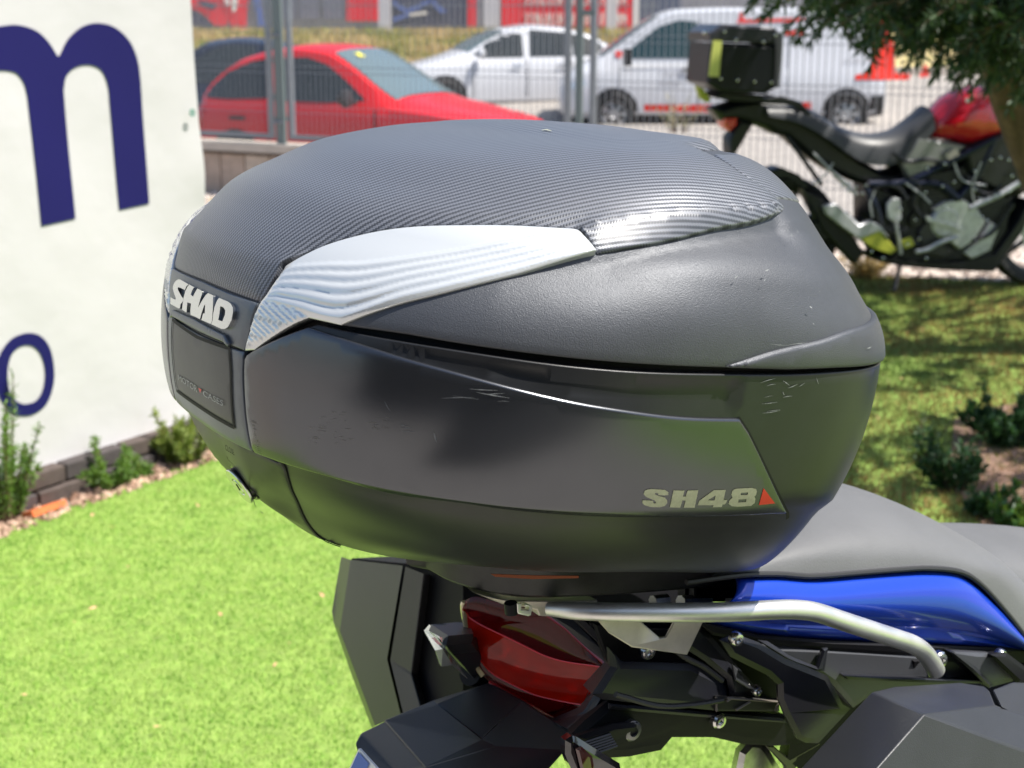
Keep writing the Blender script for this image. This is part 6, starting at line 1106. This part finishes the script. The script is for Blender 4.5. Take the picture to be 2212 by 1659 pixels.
def skin(name, rows, m, parent=None, ang=60, thick=0):           # rows of world points -> smooth surface
    R = [np.array(r) for r in rows]; n = min(len(r) for r in R); V = np.concatenate([r[:n] for r in R]); k = len(R)
    F = [(i * n + j, i * n + j + 1, (i + 1) * n + j + 1, (i + 1) * n + j) for i in range(k - 1) for j in range(n - 1)]; mb = MB(); mb.add(V, F); o = mb.build(name, m, parent or NB, angle=ang)
    if thick: md = o.modifiers.new('thick', 'SOLIDIFY'); md.thickness = thick; md.offset = 0
    return o
def bbolt(px, py, yc, r=.006, m=None, parent=None):
    c = by(px, py, yc); V, F = lathe([(0, .0012), (r * .42, .0012), (r * .46, .0034), (r * .8, .0030), (r, .001), (r, -.004)], 16, -BY, c); MB().add(V, F).build('bolt', m or B_bolt, parent or NB, angle=35)
# mounting plate under the case
edge = [(918.7, 1232), (970.8, 1259.7), (1057.6, 1284), (1144.4, 1294), (1248.6, 1292), (1340, 1287), (1426.4, 1281), (1520, 1273), (1608, 1266)]
E3 = lc([bz(px, py, -.212) for px, py in edge]); E3 = catmull(E3, 3); back = E3[-1]; xs0 = E3[0]
near_ = np.concatenate([[[xs0[0] - .012, 0, -.212]], E3, [[E3[-1][0] + .015, -.05, -.212]]]); full = np.concatenate([near_, (near_ * [1, -1, 1])[::-1]])
rows = []
for dz, sc_ in ((-.0, .96), (.003, 1.0), (.016, 1.03), (.030, 1.06), (.045, .9)): c = full.mean(0); q = c + (full - c) * [sc_, sc_, 1] + [0, 0, dz]; rows.append(toW(np.concatenate([q, q[:1]])))
skin('mounting_plate', rows, mat('worn_black_plate', (.030, .031, .030), .42, .1, noise=.3, nscale=30, bump=.2, bscale=500, rvar=.1), ang=40)
mb = MB(); mb.prism(list(rows[0][:-1]), BZ * .002); mb.build('plate_underside', B_dk, NB, angle=0)
bprism('release_lever', [(1600, 1262), (1626, 1250), (1632, 1240), (1650, 1254), (1668, 1240), (1676, 1246), (1675, 1257), (1661, 1270), (1596, 1270)], .05, mat('scuffed_grey_lever', (.34, .35, .35), .35, .6, noise=.3, nscale=80), -.085, .002)
bprism('lever_block', [(1500, 1270), (1600, 1262), (1626, 1262), (1628, 1282), (1600, 1292), (1500, 1292)], .10, B_dk, -.08, .002)
bprism('red_insert', [(1060, 1240), (1150, 1243), (1250, 1244), (1250, 1249), (1150, 1251), (1070, 1246)], .004, mat('dull_red_strip', (.25, .03, .01), .5), -.150, 0)
# rack
tl = catmull([by(*p) for p in ((1186, 1315, -.10), (1250, 1320, -.125), (1316, 1322, -.14), (1420, 1323, -.155), (1515, 1323, -.165), (1600, 1321, -.172), (1673.7, 1317, -.175), (1721, 1317, -.175), (1765, 1323, -.175), (1822, 1342, -.175), (1923, 1375, -.172), (1972, 1392, -.168), (1997, 1410, -.162), (2013, 1432, -.158), (2021, 1448, -.155))], 4)
rr = np.interp(np.linspace(0, 1, len(tl)), [0, .05, .3, 1], [.0060, .0072, .0082, .0090])
for P in (tl, mirr(tl)): mb = MB(); mb.tube(P, rr, 24); mb.build('rack_tube', B_alu, NB, angle=50)
bprism('rack_bracket', [(1286, 1334), (1383, 1341), (1425, 1378), (1438, 1376), (1456, 1343), (1519, 1343), (1484.6, 1414.5), (1365, 1398), (1316, 1368)], .004, B_plate, -.135, .0008)
o_ = bprism('rack_plate', [(1021, 1279), (1052, 1287), (1100, 1296), (1210, 1298), (1290, 1296), (1290, 1303), (1195, 1308), (1188, 1332), (1165, 1330), (1160, 1318), (1110, 1306), (1085, 1305)], .17, B_plate, -.075, .001)
bprism('rack_hook', [(1117, 1304), (1127, 1304), (1126, 1318), (1142, 1319), (1143, 1311), (1134, 1310), (1134, 1305), (1143, 1306), (1150, 1310), (1147, 1329), (1141, 1331), (1120, 1326), (1118, 1322)], .02, mat('bright_zinc_hook', (.80, .80, .72), .3, .6), -.097, .0006)
mb = MB(); mb.tube([by(1103, 1302, -.09), by(1105, 1325, -.09)], .0055, 12); mb.build('rubber_bush', B_dk, NB)
for a, b, c in (((1410, 1300), (1440, 1296), .006), ((1470, 1302), (1530, 1298), .007), ((1575, 1296), (1625, 1293), .006)): mb = MB(); mb.tube([by(*a, -.07), by(*b, -.07)], c, 8); mb.build('clamp_bolt', B_alu, NB)
bbolt(1400, 1408, -.12, .007)
# seat
N_ = 26
st_top = catmull([by(*p) for p in ((1480, 1150, -.03), (1640, 1090, -.03), (1720, 1072, -.03), (1780, 1064, -.03), (1843, 1062.4, -.03), (1903.5, 1073, -.03), (1964, 1095, -.03), (2025, 1126, -.03), (2085.6, 1165, -.03), (2126, 1202, -.03), (2167, 1250, -.03), (2212, 1302, -.03), (2260, 1370, -.03))], 4)
st_bot = catmull([by(*p) for p in ((1480, 1262, -.135), (1600, 1246, -.135), (1676.8, 1244, -.135), (1720, 1247, -.135), (1762, 1248, -.135), (1863, 1240, -.135), (1940, 1234, -.135), (2005, 1231, -.135), (2073.5, 1239, -.135), (2118, 1267, -.135), (2167, 1320, -.135), (2212, 1378, -.135), (2250, 1440, -.135))], 4)
rows = []
for k in range(0, 25):
    t = k / 24; a = math.pi * t; f = math.sin(a) ** .62
    Tl, Bl = lc(st_top), lc(st_bot); w = np.abs(Bl[:, 1]); P = Bl.copy(); P[:, 1] = -np.cos(a) * w * (1 - .03 * f); P[:, 0] = Bl[:, 0] + (Tl[:, 0] - Bl[:, 0]) * f; P[:, 2] = Bl[:, 2] + (Tl[:, 2] - Bl[:, 2]) * f; rows.append(toW(P))
skin('passenger_seat', rows, B_seat, ang=80)
def rope(name, pts, r, m): mb = MB(); mb.tube(pts, r, 8); mb.build(name, m, NB)
rope('seat_piping', st_bot + BZ * .002 - BY * .001, .0026, mat('black_seat_piping', (.03, .03, .032), .5))
rt, rb_ = catmull([by(*p) for p in ((2060, 1172, -.03), (2102, 1168, -.03), (2160, 1165, -.03), (2230, 1164, -.03), (2320, 1170, -.03), (2450, 1190, -.03))], 4), catmull([by(*p) for p in ((2040, 1230, -.09), (2090, 1270, -.09), (2140, 1310, -.09), (2200, 1360, -.10), (2300, 1420, -.11), (2460, 1480, -.12))], 4)
rows = []
for k in range(25):
    a = math.pi * k / 24; f = math.sin(a) ** .5; Tl, Bl = lc(rt), lc(rb_); P = Bl.copy(); P[:, 1] = -np.cos(a) * np.abs(Bl[:, 1]); P[:, 0] = Bl[:, 0] + (Tl[:, 0] - Bl[:, 0]) * f; P[:, 2] = Bl[:, 2] + (Tl[:, 2] - Bl[:, 2]) * f; rows.append(toW(P))
skin('rider_seat', rows, B_seat, ang=80)
# blue side panels
bt = [(1590, 1250), (1676, 1246), (1762, 1251), (1863, 1243), (1940, 1237), (2005, 1234), (2060, 1238), (2095, 1256), (2130, 1288), (2165, 1326), (2200, 1372), (2218, 1398)]
bb_ = [(1500, 1338), (1560, 1356), (1640, 1370), (1721, 1379), (1800, 1384), (1880, 1388), (1964, 1391), (2020, 1393), (2080, 1395), (2130, 1397), (2180, 1399), (2219, 1402)]
T3, B3 = catmull([by(*p, -.132) for p in bt], 4), catmull([by(*p, -.122) for p in bb_], 4)
rows = [T3 + (B3 - T3) * f - BY * (.016 * math.sin(math.pi * min(1, f * 1.25)) ** .8 if f < .8 else .012 * (1 - f) * 5 * .8) for f in np.linspace(0, 1, 14)]
for R_ in (rows, [mirr(r) for r in rows]): skin('side_panel', R_, B_blue, ang=80, thick=.002)
# fairings between the lamp and the saddlebag
bprism('under_seat_cover', [(1500, 1340), (1640, 1372), (1800, 1385), (2219, 1402), (2300, 1400), (2300, 1440), (2060, 1420), (1900, 1412), (1640, 1392), (1540, 1372)], .24, B_dk, -.130, .002)
bprism('side_fairing', [(1636, 1388), (1680, 1394), (1778, 1398), (1880, 1404), (1966, 1410), (2066, 1420), (2122, 1473), (2065, 1482), (1990, 1500), (1870, 1512), (1845, 1530), (1800, 1480), (1760, 1452), (1700, 1428)], .20, B_gry, -.128, .004)
bprism('fairing_ridge', [(1640, 1384), (1660, 1386), (1706, 1416), (1722, 1424), (1764, 1440), (1778, 1402), (1790, 1400), (1782, 1450), (1750, 1448), (1700, 1428)], .01, B_blk, -.140, .002)
bprism('ledge', [(1822, 1459), (1900, 1462), (2000, 1466), (2122, 1471), (2120, 1477), (1990, 1474), (1830, 1468)], .03, B_blk, -.145, .001)
bprism('tail_cover', [(1400, 1362), (1480, 1360), (1515, 1352), (1536, 1372), (1560, 1400), (1600, 1446), (1636, 1486), (1642, 1500), (1600, 1506), (1579, 1504), (1571, 1468), (1525, 1430), (1487, 1405), (1420, 1400)], .20, B_blk, -.122, .004)
bprism('grey_insert', [(1581, 1434), (1600, 1452), (1622, 1480), (1626, 1492), (1588, 1470)], .004, B_gry, -.126, .001)
bprism('deck_panel', [(1515, 1345), (1532, 1348), (1580, 1366), (1590, 1378), (1540, 1373)], .18, B_gry, -.115, .002)
bprism('tail_fairing', [(1316, 1400), (1346, 1430), (1495, 1434), (1565, 1470), (1578, 1506), (1684, 1516), (1684, 1536), (1545, 1536), (1400, 1522), (1300, 1512), (1280, 1500), (1320, 1440)], .20, B_blk, -.118, .005)
bprism('shock_recess', [(1280, 1345), (1400, 1345), (1520, 1346), (1600, 1372), (1700, 1420), (1700, 1520), (1500, 1520), (1340, 1500), (1300, 1400)], .16, B_dk, -.10, .002)
bprism('mount_strap', [(1556, 1383), (1580, 1374), (1606, 1376), (1640, 1388), (1700, 1424), (1770, 1452), (1790, 1461), (1822, 1522), (1839, 1532), (1770, 1607), (1742, 1606), (1725, 1598), (1697, 1546), (1683, 1512), (1682, 1480), (1660, 1460), (1580, 1420)], .012, mat('matt_black_strap', (.014, .014, .018), .33, .1, bump=.3, bscale=900), -.152, .004)
bprism('lattice', [(1545, 1504), (1684, 1510), (1684, 1537), (1545, 1536)], .01, mat('black_lattice', (.018, .018, .017), .5), -.1235, .001)
for a, b in (((1547, 1505), (1548, 1536)), ((1570, 1508), (1684, 1516)), ((1590, 1534), (1620, 1516)), ((1674, 1536), (1682, 1518)), ((1570, 1515), (1582, 1507))): mb = MB(); mb.tube([by(*a, -.125), by(*b, -.125)], .0011, 6); mb.build('lattice_rib', mat('pale_rib', (.16, .14, .12), .6), NB)  # ribs in a paler tone than the lattice
bprism('lower_rail', [(1262, 1560), (1316, 1514), (1500, 1530), (1700, 1545), (1745, 1607), (1673, 1613), (1608, 1609), (1543, 1594), (1454, 1594), (1430, 1622), (1361, 1636), (1300, 1640), (1240, 1620), (1236, 1586)], .16, B_dk, -.105, .006)
bprism('rail_flange', [(1316, 1520), (1500, 1536), (1690, 1552), (1700, 1562), (1500, 1548), (1316, 1532)], .01, B_blk, -.112, .002)
bbolt(1552.7, 1557, -.112, .0075); bbolt(1365, 1578.5, -.12, .0095, mat('dark_zinc_bolt', (.22, .22, .22), .35, .9)); bbolt(1592, 1381, -.158, .0065); bbolt(1636, 1492, -.13, .005); bbolt(2162, 1416, -.15, .007); bbolt(2030, 1426, -.145, .009)
bprism('front_cover', [(2053, 1408), (2110, 1410), (2166, 1413), (2187, 1460), (2190, 1472), (2138, 1486), (2100, 1448)], .05, B_gry, -.150, .003); bprism('front_cover_edge', [(2053, 1408), (2060, 1407), (2110, 1442), (2148, 1480), (2138, 1487), (2100, 1450)], .055, B_blk, -.153, .002); bprism('front_bracket', [(2140, 1414), (2175, 1410), (2215, 1440), (2260, 1470), (2260, 1500), (2200, 1476)], .03, B_dk, -.158, .003)
bprism('tube_socket', [(1955, 1415), (2000, 1410), (2040, 1420), (2045, 1455), (2000, 1470), (1960, 1462)], .05, B_dk, -.125, .006)
bprism('brace', [(1656, 1612), (1672, 1612), (1706, 1640), (1770, 1604), (1780, 1612), (1720, 1654), (1716, 1720), (1700, 1720), (1696, 1656)], .012, mat('dull_dark_metal', (.10, .095, .085), .4, .6), -.09, .001)
bprism('footrest', [(1588, 1680), (1600, 1625), (1620, 1602), (1645, 1602), (1662, 1618), (1680, 1650), (1700, 1680)], .03, mat('brushed_footrest_metal', (.50, .50, .48), .3, .9, noise=.3, nscale=60), -.07, .005)
# rear lamp
LAMP = part('tail_lamp_housing', *[[], []], B_dk, NB) if False else None
yof = lambda px: np.interp(px, [1000, 1320], [.080, -.085])
lp = lambda px, py, d=0.: by(px, py, yof(px)) + BX * d
top_ = catmull([lp(*p) for p in ((1001, 1315), (1003, 1300), (1028, 1289), (1075, 1302), (1125, 1318), (1167, 1324), (1186, 1328), (1225, 1357), (1271, 1401), (1313, 1438))], 4)
rid_ = catmull([lp(*p) for p in ((1008, 1322), (1012, 1328), (1017, 1335), (1040, 1350), (1075, 1367), (1109, 1383), (1145, 1401), (1179, 1417), (1225, 1430), (1304, 1441))], 4)
low_ = catmull([lp(*p) for p in ((1022, 1400), (1028, 1410), (1037, 1424), (1063, 1454), (1098, 1474), (1132, 1491), (1162, 1503), (1200, 1512), (1234, 1519), (1258, 1522))], 4)
bot_ = catmull([lp(*p) for p in ((1017, 1400), (1026, 1420), (1040, 1454), (1058, 1473), (1095, 1495), (1132, 1517), (1165, 1535), (1197, 1554), (1209, 1563), (1235, 1550))], 4)
def lensm(name, col, rough=.03, milk=.3):
    m = bpy.data.materials.new(name); m.use_nodes = True; nt = m.node_tree; nt.nodes.remove(nt.nodes['Principled BSDF']); L = nt.links.new
    t = node(nt, 'ShaderNodeBsdfTransparent'); t.inputs[0].default_value = col + (1,); g = node(nt, 'ShaderNodeBsdfGlossy'); g.inputs['Roughness'].default_value = rough; g.inputs[0].default_value = (1, .9, .9, 1)
    f = node(nt, 'ShaderNodeFresnel'); f.inputs[0].default_value = 1.5; f.inputs[0].default_value = 1.35; ms = node(nt, 'ShaderNodeMixShader'); df = node(nt, 'ShaderNodeBsdfDiffuse'); df.inputs[0].default_value = (col[0], col[1] * .5, col[2] * .3, 1); tl_ = node(nt, 'ShaderNodeBsdfTranslucent'); tl_.inputs[0].default_value = (col[0], col[1] * .3, col[2] * .3, 1); m0 = node(nt, 'ShaderNodeMixShader'); m0.inputs[0].default_value = .5; L(df.outputs[0], m0.inputs[1]); L(tl_.outputs[0], m0.inputs[2]); m1 = node(nt, 'ShaderNodeMixShader'); m1.inputs[0].default_value = milk; L(t.outputs[0], m1.inputs[1]); L(m0.outputs[0], m1.inputs[2]); L(f.outputs[0], ms.inputs[0]); L(m1.outputs[0], ms.inputs[1]); L(g.outputs[0], ms.inputs[2]); L(ms.outputs[0], nt.nodes['Material Output'].inputs[0]); return m
G_red = lensm('red_lens_glass', (1.0, .06, .03), milk=.60); G_drk = lensm('dark_red_lens_glass', (.60, .02, .03), milk=.12)
def lay(a, b, n, bulge, ax=-1): return [a + (b - a) * f + BX * ax * bulge * math.sin(math.pi * f) for f in np.linspace(0, 1, n)]
HL = skin('tail_lamp', lay(rid_, low_, 8, .0015), G_red, ang=70)
skin('upper_lens', lay(top_, rid_, 8, .003), G_drk, HL, 70); skin('lower_lens', lay(low_, bot_, 5, .001), G_drk, HL, 70)
bk = BX * .030 - BY * 0
skin('reflector_bowl', [r + bk for r in lay(rid_, low_, 6, -.004)], mat('silver_reflector', (.98, .94, .92), .42, 1., bump=.2, bscale=60), HL, 70); skin('housing_liner', [r + bk * .8 for r in lay(top_, rid_, 6, -.002)], mat('dark_liner', (.10, .07, .07), .5, 0, noise=.6, nscale=20), HL, 70)
skin('lamp_shelf', [rid_ + bk * .05, rid_ + bk], mat('shelf_reflector', (.9, .85, .8), .25, .9), HL, 70); skin('lamp_floor', [low_ + bk * .05, low_ + bk], mat('floor_reflector', (.9, .85, .8), .3, .9), HL, 70)
for c_, r_ in ((rid_, .0007), (low_, .0005)): mb = MB(); mb.tube(c_ - BX * .0005, r_, 6); mb.build('lens_ridge', mat('bright_red_ridge', (.95, .03, .02), .1, 0, coat=1), HL)
# the corner at the outer end, rim and gasket
endl = [lp(1304, 1441), lp(1313, 1438), lp(1311, 1454), lp(1260, 1535), lp(1235, 1550), lp(1258, 1522)]
mb = MB(); mb.add(endl, [(0, 1, 2), (0, 2, 3, 5), (5, 3, 4)]); mb.build('end_lens', G_red, HL, angle=0)
mb = MB(); mb.tube([lp(1186, 1328) - BX * .001, lp(1225, 1357), lp(1271, 1401), lp(1314, 1438), lp(1311, 1455), lp(1260, 1536), lp(1210, 1564), lp(1197, 1554), lp(1132, 1517), lp(1058, 1473)], .0022, 8); mb.build('lens_rim', mat('dark_red_rim', (.30, .01, .015), .12, 0, coat=1), HL)
mb = MB(); mb.tube(catmull([lp(*p) for p in ((1003, 1300), (1001, 1315), (1009, 1360), (1017, 1400), (1030, 1438), (1045, 1460))], 4), .003, 8); mb.build('edge_reflection', mat('painted_edge_reflection', (.75, .62, .35), .15, .2, coat=1), HL)  # yellowish reflection along the lens side painted as a pale tube
for x, y, r in ((998 + 62, 1405, 24), (1095, 1428, 30), (1135, 1458, 30), (1205, 1490, 34)):
    c = lp(x, y) + BX * .020; a0 = BX * -1; rad = r / FPX * 1.45; V, F = lathe([(rad, .010), (rad * .8, .002), (rad * .5, -.004), (0, -.006)], 24, -BX, c); MB().add(V, F).build('lamp_bowl', mat('silver_bowl', (.98, .9, .88), .15, 1.), HL, angle=60)
for x, y in ((1063, 1407), (1081, 1435), (1121, 1464), (1190, 1498)):
    c = lp(x, y) + BX * .004; mb = MB(); mb.prism([c + BY * .0075, c + BZ * .0022, c - BY * .0075, c - BZ * .0022], BX * .006); mb.build('led', B_dk, HL, angle=0)
# lamp surround
bprism('lamp_surround', [(1186, 1328, -.03), (1240, 1334, -.05), (1300, 1396, -.08), (1336, 1440, -.088), (1328, 1468, -.088), (1290, 1532, -.085), (1262, 1558, -.08), (1232, 1584, -.075), (1192, 1556, -.05), (1210, 1565, -.06), (1261, 1537, -.075), (1313, 1455, -.083), (1315, 1437, -.083), (1271, 1401, -.07), (1225, 1357, -.05)], .05, B_blk, None, .002)
Pb = [lp(*p) for p in ((1012, 1302), (1080, 1306), (1186, 1330), (1240, 1370), (1308, 1440), (1300, 1460), (1255, 1530), (1208, 1556), (1130, 1510), (1060, 1466), (1040, 1440), (1020, 1390))]; mb = MB(); mb.prism([EYE + (p - EYE) * 1.045 for p in Pb], ray(1160, 1430) * .05); mb.build('lamp_back', B_dk, NB, angle=0)
bprism('upper_tail', [(1200, 1330), (1290, 1336), (1340, 1380), (1372, 1404), (1346, 1432), (1337, 1440), (1302, 1396), (1240, 1334)], .10, B_blk, -.095, .004)
# far indicator
P = lambda px, py, x=.285: bx(px, py, x)
ind = [P(926, 1349, .27), P(955, 1350, .285), P(990, 1366, .30), P(1010, 1398, .31), P(1022, 1440, .31), P(1020, 1468, .31), P(996, 1440, .29), P(972, 1414, .275), P(958, 1396, .26), P(962, 1374, .262)]
mb = MB(); mb.prism(ind, BX * .03, .003); mb.build('indicator_body', B_gry, NB, angle=30)
il = [P(916, 1362, .255), P(919, 1353, .258), P(927, 1349, .262), P(962, 1372, .258), P(958, 1398, .255), P(960, 1402, .25)]
M_clr = mat('clear_lamp_plastic', (.78, .82, .78), .08, .55, coat=1)
mb = MB(); mb.add([P(916, 1362), P(927, 1349), P(964, 1372), P(956, 1402, .25), P(954, 1440, .27), P(978, 1437, .28), P(1010, 1466, .30), P(972, 1414, .275), P(940, 1405, .25)], [(0, 1, 2, 3), (0, 3, 8), (8, 3, 4), (3, 7, 5, 4), (7, 6, 5)]); o = mb.build('indicator_lens', M_clr, NB, angle=0); md = o.modifiers.new('thick', 'SOLIDIFY'); md.thickness = .004
mb = MB(); mb.tube([P(1016, 1452, .31), P(1045, 1460, .33)], .013, 12); mb.build('indicator_stalk', B_dk, NB)
# rear mudguard and number plate
fd = {'a': (1058, 1474, .05), 'b': (936, 1513, .085), 'c': (828, 1557, .095), 'g': (1130, 1513, .0), 'h': (1236, 1583, -.075), 'i': (1222, 1620, -.085), 'j': (1150, 1700, -.10), 'k': (916, 1658, -.022), 'l': (946, 1521, .06), 'm': (1040, 1598, -.01), 'n': (1072, 1612, -.03), 'o': (935, 1700, -.06)}
fv = {k: by(*v) for k, v in fd.items()}; ks = list(fv); ix = {k: i for i, k in enumerate(ks)}
bfacets('rear_mudguard', [fv[k] for k in ks], [tuple(ix[c] for c in f) for f in ('agml', 'abl', 'blmkc', 'ghinm', 'knm', 'kojin')], B_blk, thick=.03, ang=4)
cap = [by(*p) for p in ((779.8, 1584, .095), (821.5, 1565, .095), (832, 1560, .095), (918, 1652, -.02), (930, 1710, -.07), (860, 1740, -.05), (780, 1700, .05), (769.4, 1605, .09))]
bfacets('mudguard_end', [by(779.8, 1584, .095), by(834, 1558, .094), by(930, 1654, -.02), by(935, 1720, -.06), by(800, 1720, .04), by(768, 1606, .08), by(860, 1668, .02)], [(0, 1, 2, 6), (0, 6, 4, 5), (6, 2, 3, 4)], B_gry, thick=.02, ang=15)
mb = MB(); mb.tube([by(1041, 1482, .052) - BX * 0, by(946, 1521, .061), by(1040, 1598, -.009)], .0006, 4); mb.build('mould_line', B_gry, NB)
npl = [bx(775, 1617, .10), bx(850, 1700, .10), bx(800, 1800, .10), bx(735, 1700, .10)]
mb = MB(); mb.prism(npl, BX * .002); np_ = mb.build('number_plate', mat('white_plate', (.75, .76, .78), .35), NB, angle=0)
q = [bx(774, 1624, .099), bx(797, 1650, .099), bx(770, 1712, .099), bx(744, 1690, .099)]; mb = MB(); mb.add(q, [(0, 1, 2, 3)]); mb.build('blue_band', mat('blue_plate_band', (.02, .09, .50), .35), np_, angle=0)
for P in ([(1330, 1500, -.13), (1420, 1524, -.13), (1500, 1522, -.132), (1560, 1512, -.13)], [(1445, 1392, -.128), (1480, 1420, -.13), (1520, 1440, -.13), (1560, 1470, -.13)]): mb = MB(); mb.tube(catmull([by(*p) for p in P], 5), .0026, 8); mb.build('cable', mat('black_cable_sleeve', (.02, .02, .02), .5), NB)
# near indicator at the bottom edge
bprism('indicator_body', [(1222, 1600), (1236, 1590), (1246, 1592), (1290, 1620), (1340, 1650), (1350, 1700), (1250, 1700), (1222, 1630)], .03, mat('black_gloss_lamp_body', (.012, .010, .012), .15, 0, coat=1), -.16, .004)
bprism('indicator_lens', [(1244, 1618), (1256, 1612), (1280, 1634), (1290, 1690), (1262, 1690)], .006, mat('smoked_orange_lens', (.06, .012, .008), .1, 0, coat=1), -.167, .002)
bprism('indicator_arm', [(1246, 1592), (1330, 1564), (1380, 1560), (1385, 1590), (1330, 1615), (1300, 1622)], .02, B_dk, -.125, .004)
for k in range(6): mb = MB(); mb.tube([by(1262 + k * 4, 1604 + k * 5, -.128), by(1318 + k * 3, 1586 + k * 5, -.128)], .0012, 5); mb.build('arm_rib', B_blk, NB)
# wheels and engine below the picture
def bl(x, y, z): return toW(np.array([[x, y, z]]))[0]
for xw, rw_, ww in ((.50, .32, .15), (1.92, .32, .12)):
    c = bl(xw, 0, 0); c[2] = .32
    V, F = lathe([(.22, -ww * .4), (.27, -ww * .5), (.31, -ww * .4), (.32, 0), (.31, ww * .4), (.27, ww * .5), (.22, ww * .4)], 36, BY, c); MB().add(V, F).build('tyre', M_tyre, NB, angle=50); V, F = lathe([(0, -.05), (.05, -.05), (.06, -.02), (.21, -.03), (.225, -ww * .4), (.225, ww * .4), (.21, .03), (0, .05)], 36, BY, c); MB().add(V, F).build('rim', B_blk, NB, angle=40)
c0 = bl(.9, 0, 0); 
for nm, x, z, sx, sz, sy_ in (('engine', 1.15, .52, .5, .42, .36), ('fuel_tank', 1.75, .88, .5, .26, .36), ('swingarm', .8, .36, .6, .06, .18)):
    c = bl(x, 0, 0); c[2] = z; e = empty(nm, (0, 0, 0), None, None); bpy.data.objects.remove(e); hx = np.array([BX[0], BX[1], 0]); hx /= np.linalg.norm(hx); mb = MB(); P_ = [c + hx * a * sx / 2 + np.array([0, 0, b * sz / 2]) for a, b in ((-1, -.7), (-.8, -1), (.8, -1), (1, -.5), (.9, .6), (.5, 1), (-.6, 1), (-1, .6))]; mb.prism([p - BY * sy_ / 2 for p in P_], BY * sy_, .03); mb.build(nm, B_blk if nm != 'fuel_tank' else B_blue, NB, angle=30)
bprism('gap_backing', [(1480, 1262), (1720, 1258), (1720, 1300), (1480, 1300)], .05, B_dk, -.05, 0)  # black block added behind the open gap under the seat
bprism('dark_backing', [(1740, 1440), (1980, 1440), (1900, 1560), (1760, 1690), (1700, 1640)], .05, B_dk, -.09, 0)  # dark block added behind the strap to cover the lawn showing through
# ---- hard luggage
PN = empty('pannier', tuple(toW(np.array([[.4, -.33, -.3]]))[0]), 'black angular hard pannier at the lower right, on the near side of the motorcycle', 'pannier')
pv_ = [by(1883, 1495.5, -.215), by(1932, 1484, -.205), by(2073.5, 1475, -.205), by(2126, 1483, -.21), by(2138, 1493.5, -.225), by(2150.4, 1523.8, -.28), by(1996.6, 1542, -.31), by(1780, 1790, -.33), by(1610, 1790, -.235), by(2260, 1640, -.325), by(2260, 1560, -.30), by(2260, 1790, -.345)]
bfacets('shell', pv_, [(0, 6, 5, 4, 3, 2, 1), (0, 8, 7, 6), (6, 7, 11, 9), (6, 9, 10, 5)], mat('black_pannier_plastic', (.032, .034, .038), .42, .05, bump=.45, bscale=900, noise=.1, nscale=20), PN, thick=.10, ang=8)
bfacets('lid', [by(2143, 1491, -.222), by(2187, 1474, -.215), by(2300, 1478, -.215), by(2300, 1600, -.30), by(2161, 1526, -.285)], [(0, 4, 3, 2, 1)], mat('black_lid_plastic', (.036, .038, .042), .4, .05, bump=.4, bscale=900), PN, thick=.10, ang=8)
PF = empty('pannier', tuple(toW(np.array([[.5, .33, -.4]]))[0]), 'black hard pannier on the far side of the motorcycle, left of the red rear lamp', 'pannier')
M_pan = mat('charcoal_pannier_plastic', (.050, .052, .055), .36, .15, bump=.4, bscale=1000, noise=.08, nscale=15)
X = .36; pts = [bx(737, 1203, X + .02), bx(730, 1242, X + .02), bx(717, 1320, X + .02), bx(721, 1347, X + .02), bx(762, 1465, X + .02), bx(803, 1572, X + .02), bx(757, 1209, X), bx(733, 1362, X), bx(810, 1568, X), bx(870, 1222, X), bx(836, 1424, X), bx(866, 1545, X)]
bfacets('shell', pts, [(0, 1, 2, 3, 7, 6), (3, 4, 5, 8, 7), (6, 7, 10, 9), (7, 8, 11, 10)], M_pan, PF, ang=8)
p2 = [bx(876, 1224, X), bx(843, 1426, X), bx(872, 1545, X), bx(916, 1240, X + .006), bx(889, 1456, X + .006), bx(910, 1530, X + .006), bx(1000, 1250, X + .10), bx(980, 1456, X + .10), bx(990, 1530, X + .10)]
bfacets('lid', p2, [(0, 1, 4, 3), (1, 2, 5, 4), (3, 4, 7, 6), (4, 5, 8, 7)], M_pan, PF, ang=8)
mb = MB(); mb.prism([bx(760, 1206, X + .02), bx(738, 1352, X + .02), bx(806, 1560, X + .02), bx(1000, 1540, X + .02), bx(1000, 1230, X + .02)], BX * .3); mb.build('core', B_dk, PF, angle=0)
mb = MB(); mb.prism([bx(890, 1200, X + .09), bx(890, 1560, X + .09), bx(1100, 1560, X + .09), bx(1100, 1240, X + .09)], BX * .1); mb.build('inner_wall', B_dk, PF, angle=0)
